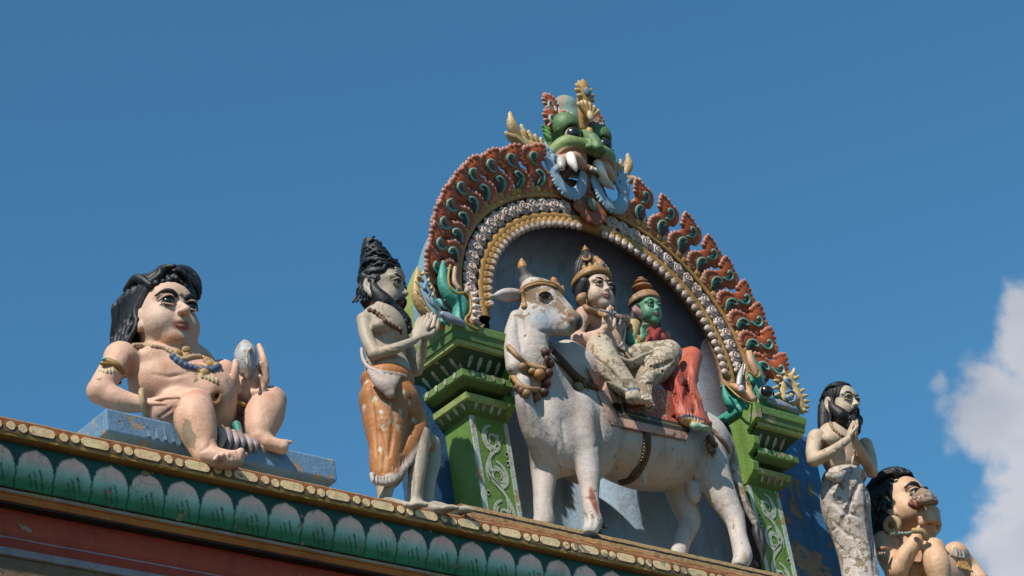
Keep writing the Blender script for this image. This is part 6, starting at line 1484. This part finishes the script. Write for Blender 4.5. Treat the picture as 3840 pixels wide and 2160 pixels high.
# legs
S.C([(230, 720, Y, 60), (300, 900, -.25, 60), (300, 1100, -.27, 50)], k=.02); S.C([(300, 1100, -.27, 46), (228, 1190, -.26, 46)], k=.01); S.C([(300, 1080, -.27, 46), (400, 1060, -.26, 46)], k=.01)
S.C([(225, 1180, -.26, 58), (218, 1265, -.275, 47), (213, 1335, -.285, 33), (214, 1362, -.29, 36)], k=.012)
S.C([(380, 1020, -.28, 60), (378, 1120, -.31, 50), (372, 1210, -.315, 44), (362, 1310, -.305, 36), (365, 1372, -.30, 34)], k=.012)
S.C([(440, 1060, -.22, 50), (448, 1150, -.23, 42), (432, 1250, -.25, 33), (430, 1350, -.27, 27), (432, 1385, -.28, 27)], k=.012)
foot(S, cB.P(432, 1378, -.285), .022, (.93, -.35, 0), (0, 0, 1), .22, ASH, side=-1, w=.16); foot(S, cB.P(372, 1378, -.315), .020, (.88, -.45, 0), (0, 0, 1), .20, ASH, side=-1, w=.16); foot(S, cB.P(216, 1362, -.30), .020, (.88, -.45, 0), (0, 0, 1), .20, ASH, side=-1, w=.16)
Hs = .300; hd = Head(S, headpos(cT.P(522, 690, Y-.06), Hs, 32, -7), Hs, yaw=32, pitch=-7, back=.26, skin=ASH, fat=.86, jaw=1., wear=.12, lips=A(150, 50, 40))
S.grid()
for k in range(5): S.groove([(190+6*k, 535+20*k), (240, 552+20*k), (300, 545+20*k)], 5, k=.006)
for g_ in ([(160, 450), (170, 500), (190, 530)], [(185, 425), (220, 430), (250, 440)], [(360, 1150), (365, 1230), (360, 1320)], [(185, 395), (195, 360)], [(210, 395), (214, 360)], [(245, 520), (262, 545), (300, 545)]): S.groove(g_, 5, k=.006)
body = S.build('body', M_SKIN, sageL)
hd.face(body, bw=.018, brow=A(60, 56, 52), iris=.66, ic=(.02, .015, .012), gaze=(.15, .1), white=A(160, 150, 136), lid=A(60, 52, 46))
for k in range(3): tube('ash_line', [hd.p(x, -.40+x*x*1.2, .20+.045*k) for x in np.linspace(-.2, .2, 7)], .006, body, A(206, 198, 184), h=.003)
beard('beard', hd, sageL, 12, .34, fwd=-.44, wide=.46)
h = Sculpt(h=.0046); h.K = .008; h.col = BLACK; h.wear = .1; rs = np.random.RandomState(3)
h.ell(hd.p(0, -.03, .20), np.array((.38, .31, .32))*Hs, R=hd.R); h.ell(hd.p(0, .12, -.10), np.array((.34, .18, .26))*Hs, R=hd.R); h.ell(hd.p(0, -.50, -.02), np.array((.32, .34, .33))*Hs, R=hd.R, op='-', k=.010)
lv = [(.10, .02, .365, .30), (.22, .0, .385, .335), (.34, -.02, .375, .335), (.46, -.01, .33, .31), (.57, .03, .28, .27), (.68, .07, .235, .23), (.78, .10, .19, .19), (.87, .13, .15, .15), (.95, .15, .11, .11)]
for (z, yc, rx, ry) in lv[3:]: h.ell(hd.p(0, yc, z-.02), np.array((rx*.93, ry*.93, .11))*Hs, R=hd.R)
for li, (z, yc, rx, ry) in enumerate(lv):
    for i in range(int(10+26*rx)):
        a = rs.uniform(0, 2*pi); tilt = rs.uniform(-.05, .10); pts = []
        for j in range(8):
            aa = a+j*(.10+.05/rx*.5); x, y = rx*cos(aa)*1.02, yc+ry*sin(aa)*1.02; zz = z+tilt*(j-3.5)/4+.018*sin(j*2.4+i*1.3)
            if y < -.20 and zz < .34: zz = .35+.012*sin(j*2)
            pts.append(hd.p(x, y, zz))
        h.chain(pts, [.021*Hs*(.6+.6*sin(pi*(j+1)/9.)) for j in range(8)], k=.0015)
for g in (-1, 1):
    for k in range(6): h.chain(wavy(rs, hd.p(g*.36, -.10+.05*k, .20), hd.p(g*(.35), .02+.06*k, -.30), .022*Hs, 9, fr=2.2), .021*Hs, k=.002)
    for k in range(9): h.chain(wavy(rs, hd.p(g*(.04+.04*k), .29-.012*k*k*.3, .12), hd.p(g*(.04+.035*k), .20, -.32), .020*Hs, 9, fr=2.2), .021*Hs, k=.002)
h.build('hair', M_GLOSS, sageL)
S.crop = cB
bd = on(S, [(140, 398), (165, 405), (190, 425), (215, 452), (240, 468), (265, 482), (290, 495)], .008)
beads('bead_necklace', bd, .013, sageL, A(126, 84, 62), step=1.7, h=.004)
beads('bead_necklace', [cB.P(x, y, z) for x, y, z in ((262, 448, Y-.02), (280, 462, Y-.03), (296, 480, Y-.04), (300, 500, Y-.06), (292, 512, Y-.08))], .011, sageL, (.02, .02, .02), step=1.5, h=.004)
# spotted skin wrap
s = Sculpt(cB, h=.0048); s.K = .02; s.col = A(204, 128, 52); s.wear = .34
s.ell(cB.P(228, 745, -.25), (.138, .115, .07), k=.03); s.ell(cB.P(238, 850, -.255), (.158, .125, .12), k=.04); s.C([(215, 930, -.26, 112), (225, 1060, -.27, 92), (222, 1160, -.27, 84), (222, 1215, -.275, 76)], k=.04)
s.C([(330, 900, -.27, 72), (362, 980, -.27, 66), (330, 1060, -.29, 62), (300, 1130, -.29, 56), (260, 1200, -.285, 50)], k=.03); s.C([(400, 1040, -.24, 44), (430, 1078, -.24, 40)], k=.02)
for pts in ([(130, 800, -.36, 5), (170, 930, -.40, 7), (190, 1120, -.38, 5)], [(300, 780, -.38, 5), (290, 920, -.40, 8), (240, 1100, -.39, 6)], [(370, 860, -.35, 5), (370, 960, -.36, 7), (300, 1100, -.38, 6)], [(200, 760, -.39, 4), (230, 900, -.41, 6), (215, 1180, -.375, 6)], [(330, 800, -.36, 4), (350, 930, -.37, 6)]):
    s.C(pts, op='-', k=.016)
WF = A(212, 196, 180); rs = np.random.RandomState(11)
hem = [(158, 1245), (190, 1262), (225, 1262), (255, 1250), (285, 1225), (310, 1195), (335, 1165), (355, 1130), (375, 1090), (392, 1060), (400, 1035), (425, 1010), (430, 990)]
for i in range(len(hem)-1):
    for t in (0, .33, .66):
        x = hem[i][0]*(1-t)+hem[i+1][0]*t; yy = hem[i][1]*(1-t)+hem[i+1][1]*t; Yh = -.33+.04*(x > 380)
        s.C([(x-8, yy-34, Yh-.0, 13), (x+rs.uniform(-4, 4), yy-6, Yh-.008, 11), (x+rs.uniform(-7, 9), yy+rs.uniform(3, 13), Yh-.004, 4)], col=WF, k=.006)
for x, yy in ((470, 1085), (455, 1110), (440, 1130), (428, 1150), (415, 1165), (462, 1095), (445, 1120)): s.C([(x-10, yy-22, -.24, 14), (x, yy+2, -.25, 6)], col=WF, k=.005)
for x, yy in ((150, 1108), (166, 1150)): s.C([(x+22, yy+4, -.25, 12), (x-6, yy-6, -.25, 4)], col=WF, k=.005)
wrap = None
s.grid()
for g_ in ([(140, 780), (160, 930), (175, 1120)], [(250, 800), (262, 940), (236, 1120)], [(330, 860), (345, 960), (300, 1100)], [(190, 1000), (215, 1110), (205, 1200)]): s.groove(g_, 8, k=.014, depth=.2)
for k in range(10): s.groove([(170+16*k, 1205-9*k*(k > 4)), (168+16*k, 1245-9*k*(k > 4))], 5, k=.004)
for x, yy in ((122, 755), (165, 840), (195, 905), (243, 870), (290, 905), (335, 855), (210, 975), (278, 980), (355, 943), (195, 1085), (310, 805), (112, 880)):
    p = s.surf(x, yy)
    if p is not None: s.paint(p, (.009, .02, .017), A(226, 210, 176), .15); s.paint(p-np.array([0, 0, .018]), (.004, .02, .014), A(214, 176, 100), .3)
s.build('spotted_wrap', M_SKIN, sageL)
s = Sculpt(cB, h=.0046); s.K = .006; s.col = A(208, 184, 170); s.wear = .25
FW = (tuple(CF), 2.4)
for x0, y0, Y0 in ((138, 702, -.345), (165, 708, -.355), (195, 714, -.365), (225, 718, -.37), (255, 722, -.37), (284, 724, -.365)): s.C([(x0, y0, Y0, 15), ((x0+240)/2-4, 768, Y0-.022, 19), (240, 812, -.388, 13)], k=.008, fl=FW)
s.C([(100, 590, -.26, 9), (104, 630, -.27, 9), (120, 665, -.30, 10), (150, 690, -.335, 11), (215, 706, -.372, 10), (285, 718, -.37, 10), (340, 735, -.335, 9)], k=.006)
s.build('waist_cloth', M_SKIN, sageL)
# ------------------------------------------------------------------ standing sage right of the shrine
sageR = thing('standing_statue', 'long-haired bearded ascetic statue in a flaking white waist wrap, palms joined, right of the shrine', 'statue', cG.P(985, 1500, -.16), 'standing praying statues beside the shrine')
A2 = A(218, 190, 160)
S = Sculpt(cG, h=.0046); S.sm = 2; S.col = A2; S.wear = .14; S.K = .014; Y = -.20
S.ell(cG.P(850, 610, Y+.02), (.150, .095, .13), k=.03); S.ell(cG.P(862, 715, Y+.02), (.125, .09, .13), k=.03); S.E((810, 585, Y-.06), (66, 40, 50), k=.015); S.E((930, 615, Y-.05), (60, 40, 46), k=.015)
S.E((712, 575, Y+.01), 56, k=.015); S.C([(705, 580, Y+.01, 52), (688, 660, Y, 46), (694, 715, Y-.03, 43)], k=.010); S.C([(696, 718, Y-.03, 43), (800, 668, Y-.11, 38), (905, 590, Y-.17, 25)], k=.010)
S.E((1018, 620, Y+.05), 46, k=.015); S.C([(1020, 625, Y+.05, 44), (1052, 710, Y+.03, 40), (1058, 790, Y-.01, 39)], k=.010); S.C([(1058, 790, Y-.01, 39), (1005, 690, Y-.09, 33), (955, 595, Y-.16, 24)], k=.010)
S.C([(862, 540, Y+.02, 52), (880, 470, Y+.0, 46)], k=.02)
S.C([(890, 800, -.18, 60), (940, 1180, -.14, 60), (960, 1380, -.12, 60), (975, 1560, -.12, 50)], k=.02)
hand(S, cG.P(912, 588, Y-.17), nrm(cG.P(955, 405, Y-.175)-cG.P(925, 560, Y-.17)), (.85, -.3, 0), .150, A2, curl=(.02, .03, .03), thumb=-1, spread=.01)
hand(S, cG.P(948, 592, Y-.165), nrm(cG.P(968, 405, Y-.17)-cG.P(950, 570, Y-.165)), (-.85, .3, 0), .150, A2, curl=(.02, .03, .03), thumb=1, spread=.01)
Hs = .262; hd = Head(S, headpos(cS.P(553, 272, Y-.135), Hs, 4, -7, 0), Hs, yaw=4, pitch=-7, back=.30, skin=A(212, 192, 164), fat=.95, jaw=1., wear=.1, lips=A(130, 50, 40))
S.grid()
for g_ in ([(800, 640), (850, 660), (900, 650)], [(880, 600), (885, 680), (880, 760)], [(745, 600), (760, 660)], [(780, 520), (840, 560)], [(820, 730), (870, 745), (930, 735)], [(820, 760), (870, 772), (930, 762)]): S.groove(g_, 6, k=.008)
body = S.build('body', M_SKIN, sageR)
hd.face(body, bw=.022, brow=A(70, 76, 76), iris=.66, ic=(.04, .02, .012), gaze=(-.05, 0), white=A(190, 180, 160), lid=A(50, 44, 40), mark=A(200, 140, 66))
beard('beard', hd, sageR, 11, .30, fwd=-.30, wide=.50)
h = Sculpt(h=.0045); h.K = .008; h.col = BLACK; h.wear = .1; rs = np.random.RandomState(6)
h.ell(hd.p(0, -.02, .17), np.array((.38, .36, .34))*Hs, R=hd.R); h.ell(hd.p(0, -.42, .04), np.array((.31, .34, .36))*Hs, R=hd.R, op='-', k=.012)
h.chain([hd.p(-.25, .25, .0), hd.p(-.34, .26, -.45), hd.p(-.46, .22, -.80)], [.14*Hs, .13*Hs, .04*Hs])
for i in range(18):
    t = i/17.; x = -.34+.68*t; rd = sqrt(max(0, 1-(x/.40)**2)); pts = [hd.p(x*.8, -.30+abs(x)*.3, .22+.20*rd), hd.p(x*1.0, -.14, .20+.31*rd), hd.p(x*1.04, .08, .16+.34*rd), hd.p(x*1.0, .28, .0+.26*rd)]; h.chain(pts, .024*Hs, k=.002)
for g in (-1, 1):
    for k in range(8): h.chain(wavy(rs, hd.p(g*.33, -.18+.045*k, .28), hd.p(g*(.42-.01*k), .04+.035*k, -.55-.05*k if g < 0 else -.4), .018*Hs, 9, fr=2.2), .024*Hs, k=.002)
h.build('hair', M_GLOSS, sageR)
S.crop = cG
beads('bead_necklace', on(S, [(798, 475), (805, 500), (822, 525), (845, 545), (868, 560), (882, 566)], .006), .010, sageR, A(176, 140, 100), step=1.6, h=.004)
tube('sacred_cord', on(S, [(990, 575), (985, 620), (950, 670), (940, 710), (935, 750), (915, 778), (890, 785)], .002), .009, sageR, A(206, 190, 170))
# white wrap
WR = A(214, 200, 192)
s = Sculpt(cG, h=.0052); s.K = .02; s.col = WR; s.wear = .47
s.ell(cG.P(888, 830, -.19), (.142, .115, .06), k=.03); s.ell(cG.P(890, 950, -.19), (.155, .125, .14), k=.05); s.C([(900, 1050, -.185, 150), (935, 1180, -.18, 132), (965, 1300, -.175, 122), (985, 1420, -.17, 118), (1000, 1560, -.165, 116)], k=.05)
s.C([(790, 815, -.28, 24), (840, 825, -.30, 34), (880, 800, -.30, 22)], k=.01)
for k in range(8): s.C([(770+20*k, 870+18*k, -.32, 5), (850+16*k, 980+22*k, -.345, 8), (950+10*k, 1030+30*k, -.33, 6)], op='-', k=.014)
for k in range(5): s.C([(1000+10*k, 840, -.27+.02*k, 6), (1035+8*k, 1080, -.27+.02*k, 8), (1062+8*k, 1340, -.27+.02*k, 6)], op='-', k=.014)
for k in range(4): s.C([(800+10*k, 900+30*k, -.33, 6), (850, 1120+30*k, -.33, 9), (960, 1220+35*k, -.33, 8)], op='-', k=.016)
s.PT((1040, 1150, -.25), (24, 90, 300), A(150, 178, 200), .5, .2); s.PT((1080, 1220, -.25), (22, 90, 240), A(150, 178, 200), .5, .2)
s.grid()
for k in (0, 1, 3, 4, 6): s.groove([(1000-8*k, 840+6*k), (960-12*k, 900+34*k), (880-9*k, 940+62*k), (800+4*k, 900+88*k)], 9, k=.012)
for k in range(6): s.groove([(1010+7*k, 850), (1028+6*k, 1050), (1052+7*k, 1250), (1076+6*k, 1440)], 11, k=.010)
for k in (0, 2, 4): s.groove([(790+10*k, 960+70*k), (880+12*k, 1040+75*k), (990+6*k, 1080+70*k)], 10, k=.012)
s.build('waist_wrap', M_CLOTH, sageR)
# ------------------------------------------------------------------ seated figure at the right edge
ganaR = thing('seated_statue', 'curly-haired seated statue with large ring earring blowing a shell, at the far right', 'statue', cH.P(700, 1700, -.1), 'long-haired seated statues on the cornice')
S = Sculpt(cH, h=.0055); S.sm = 3; S.col = A(236, 186, 142); S.wear = .14; S.K = .02; GS = S.col
Hg = .405; hd = Head(S, headpos(cH.P(655, 405, -.27), Hg, 10, 6, 0, sep=.165), Hg, yaw=10, pitch=6, skin=GS, fat=1.12, jaw=1.25, wear=.1, eye=1.1, sep=.165, nose=1.04)
S.C([(480, 930, -.05, 190), (520, 800, -.08, 180)], k=.04); S.ell(cH.P(620, 1250, -.03), (.24, .15, .17), k=.05); S.ell(cH.P(760, 1500, -.02), (.26, .2, .2), k=.05)
S.E((260, 1040, -.06), 150, k=.04); S.E((1130, 1180, .0), 150, k=.04); S.C([(1130, 1180, .0, 130), (1290, 1330, .0, 120), (1430, 1500, -.04, 110)], k=.03)
S.C([(250, 1050, -.07, 140), (330, 1250, -.14, 150), (400, 1380, -.20, 140)], k=.03); S.C([(400, 1370, -.20, 140), (560, 1130, -.29, 110), (700, 930, -.34, 80)], k=.02)
S.C([(700, 930, -.34, 78), (770, 840, -.36, 115), (770, 720, -.37, 95)], k=.02)
# fist round the shell
for i in range(4):
    y = 590+62*i-8*i*i*.3; S.C([(690+8*i, y+36, -.385, 44), (780+12*i, y-4, -.43, 42), (870+14*i, y+28, -.425, 38), (915+6*i, y+66, -.40, 32)], k=.006)
S.C([(800, 930, -.34, 90), (880, 850, -.35, 76)], k=.02)
# knee and shin
S.C([(900, 1700, -.05, 190), (860, 1400, -.22, 170), (855, 1120, -.36, 128)], k=.03); S.C([(860, 1120, -.365, 135), (900, 1300, -.38, 165), (940, 1500, -.37, 140), (950, 1700, -.36, 110)], k=.03)
S.C([(560, 1500, -.15, 150), (600, 1350, -.2, 110)], k=.03)
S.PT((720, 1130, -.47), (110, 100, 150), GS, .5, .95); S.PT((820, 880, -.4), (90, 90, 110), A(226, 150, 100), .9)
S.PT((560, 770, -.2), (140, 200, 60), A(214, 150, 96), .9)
S.grid()
for g_ in ([(470, 870), (560, 900), (640, 890)], [(600, 1150), (560, 1250), (520, 1350)], [(640, 1200), (660, 1350), (650, 1440)], [(690, 650), (780, 610), (870, 640)], [(700, 720), (790, 680), (890, 720)], [(720, 790), (800, 750), (890, 790)], [(330, 980), (430, 1010), (520, 990)], [(840, 1150), (870, 1190), (850, 1230)]): S.groove(g_, 9, k=.008)
body = S.build('body', M_SKIN, ganaR)
hd.face(body, bw=.030, iris=.7, gaze=(.05, .1), mark=A(200, 156, 84), open_=.55)
h = Sculpt(h=.0056); h.K = .010; h.col = BLACK; h.wear = .1; rs = np.random.RandomState(9)
h.ell(hd.p(0, .16, .18), np.array((.41, .44, .38))*Hg, R=hd.R); h.ell(hd.p(0, .34, -.2), np.array((.42, .28, .46))*Hg, R=hd.R); h.ell(hd.p(0, -.46, .02), np.array((.33, .36, .37))*Hg, R=hd.R, op='-', k=.02)
for g in (-1, 1):
    for i in range(15):
        t = i/14.; P0 = hd.p(g*(.06+.26*t*.9), -.28+.2*t, .50-.14*t); mid = hd.p(g*(.40+.06*t), .0+.28*t, .16); P1 = hd.p(g*(.46), .06+.42*t, -.18-.45*t)
        a = wavy(rs, P0, mid, .020*Hg, 8, fr=2.2); b_ = wavy(rs, mid, P1, .028*Hg, 10, fr=3); h.chain(a+b_[1:], [.026*Hg*(.75+.3*sin(j*1.5+i)) for j in range(17)], k=.002)
    for k in range(5): h.chain(wavy(rs, hd.p(g*.35, -.10+.02*k, .22), hd.p(g*.39, .02+.04*k, -.26), .02*Hg, 8, fr=2.5), .024*Hg, k=.003)
for i in range(15):
    x = -.35+.05*i; rd = sqrt(max(.05, 1-(x/.42)**2)); h.chain([hd.p(x*.85, -.33+abs(x)*.35, .26+.16*rd), hd.p(x+.02*sin(i*2), -.20, .20+.35*rd), hd.p(x*1.06-.02*sin(i*2), .02, .20+.40*rd), hd.p(x*1.04, .30, .12+.38*rd)], [Hg*v for v in (.020, .030, .034, .030)], k=.002)
h.build('hair', M_GLOSS, ganaR)
Pe = cH.P(352, 820, -.17); n_ = nrm(CAM_T-Pe)*.6+np.array([-.5, 0, 0]); n_ = nrm(n_); a_ = nrm(np.cross(n_, (0, 0, 1))); b_ = np.cross(n_, a_)
q = Sculpt(h=.0045); q.K = .004; q.col = A(206, 176, 120); q.wear = .3; q.chain([Pe+(a_*cos(t)+b_*sin(t))*.037 for t in np.linspace(0, 2*pi, 22)], .019); q.ell(Pe-n_*.006, (.03, .03, .03), col=A(150, 110, 50)); q.build('ring_earring', M_ORN, ganaR)
q = Sculpt(h=.0045); q.K = .004; q.col = A(200, 160, 90); P0, P1 = cH.P(615, 890, -.37), cH.P(770, 985, -.40); q.chain([P0, (P0+P1)/2-np.array([.0, .02, -.01]), P1], .017); q.build('bangle', M_ORN, ganaR)
beads('necklace', [cH.P(x, y, z) for x, y, z in ((330, 930, -.20), (400, 925, -.22), (460, 925, -.235), (520, 930, -.24), (570, 920, -.24))], .013, ganaR, A(150, 180, 170), step=1.4)
q = Sculpt(cH, h=.0048); q.K = .004; q.col = A(180, 120, 96); q.wear = .2
for k in range(3): q.C([(1130+45*k, 1110+22*k, -.17+.01*k, 24), (1140+45*k, 1200+14*k, -.19+.01*k, 22)], col=(A(150, 176, 170), A(190, 120, 100), A(120, 160, 160))[k])
for k in range(8): q.C([(1170+14*k, 1250+4*k, -.20, 10), (1160+24*k, 1320+9*k, -.215, 13)], col=A(206, 150, 70)); q.E((1160+26*k, 1335+9*k, -.215), 13, col=CREAM)
q.C([(1060, 1190, -.2, 14), (1140, 1210, -.21, 14), (1230, 1230, -.2, 14)], col=A(200, 190, 176)); q.build('chest_ornament', M_ORN, ganaR)
q = Sculpt(cH, h=.0048); q.K = .004; q.wear = .2; q.col = A(196, 130, 60); q.C([(160, 1120, -.2, 26), (230, 1110, -.24, 26), (300, 1110, -.24, 20)]); q.C([(180, 1095, -.23, 14), (250, 1090, -.24, 14)], col=A(96, 130, 160))
for k in range(5): q.E((170+28*k, 1175-4*k, -.24), (13, 13, 22), col=CREAM)
q.build('arm_band', M_ORN, ganaR)
# the shell he blows
sh = thing('shell_horn', 'broken peeling shell horn with raw red rim against the face of the right seated statue', 'shell', cH.P(740, 560, -.42))
q = Sculpt(cH, h=.005); q.K = .012; q.col = A(206, 190, 176); q.wear = .6
q.C([(660, 500, -.40, 70), (740, 470, -.43, 100), (820, 500, -.43, 80)]); q.C([(640, 500, -.38, 60), (720, 420, -.41, 60)]); q.C([(580, 560, -.38, 40), (640, 590, -.39, 46), (680, 560, -.42, 50)], col=A(150, 60, 50)); q.C([(690, 530, -.45, 46), (790, 520, -.47, 46), (880, 540, -.44, 40)], col=A(156, 70, 56), k=.006); q.C([(740, 640, -.41, 50), (760, 560, -.42, 60)])
for k in range(7): q.E((580+50*k, 505-18*sin(k*.5)*2, -.455), 20, col=A(206, 186, 176))
q.build('shell', M_BULL, sh)
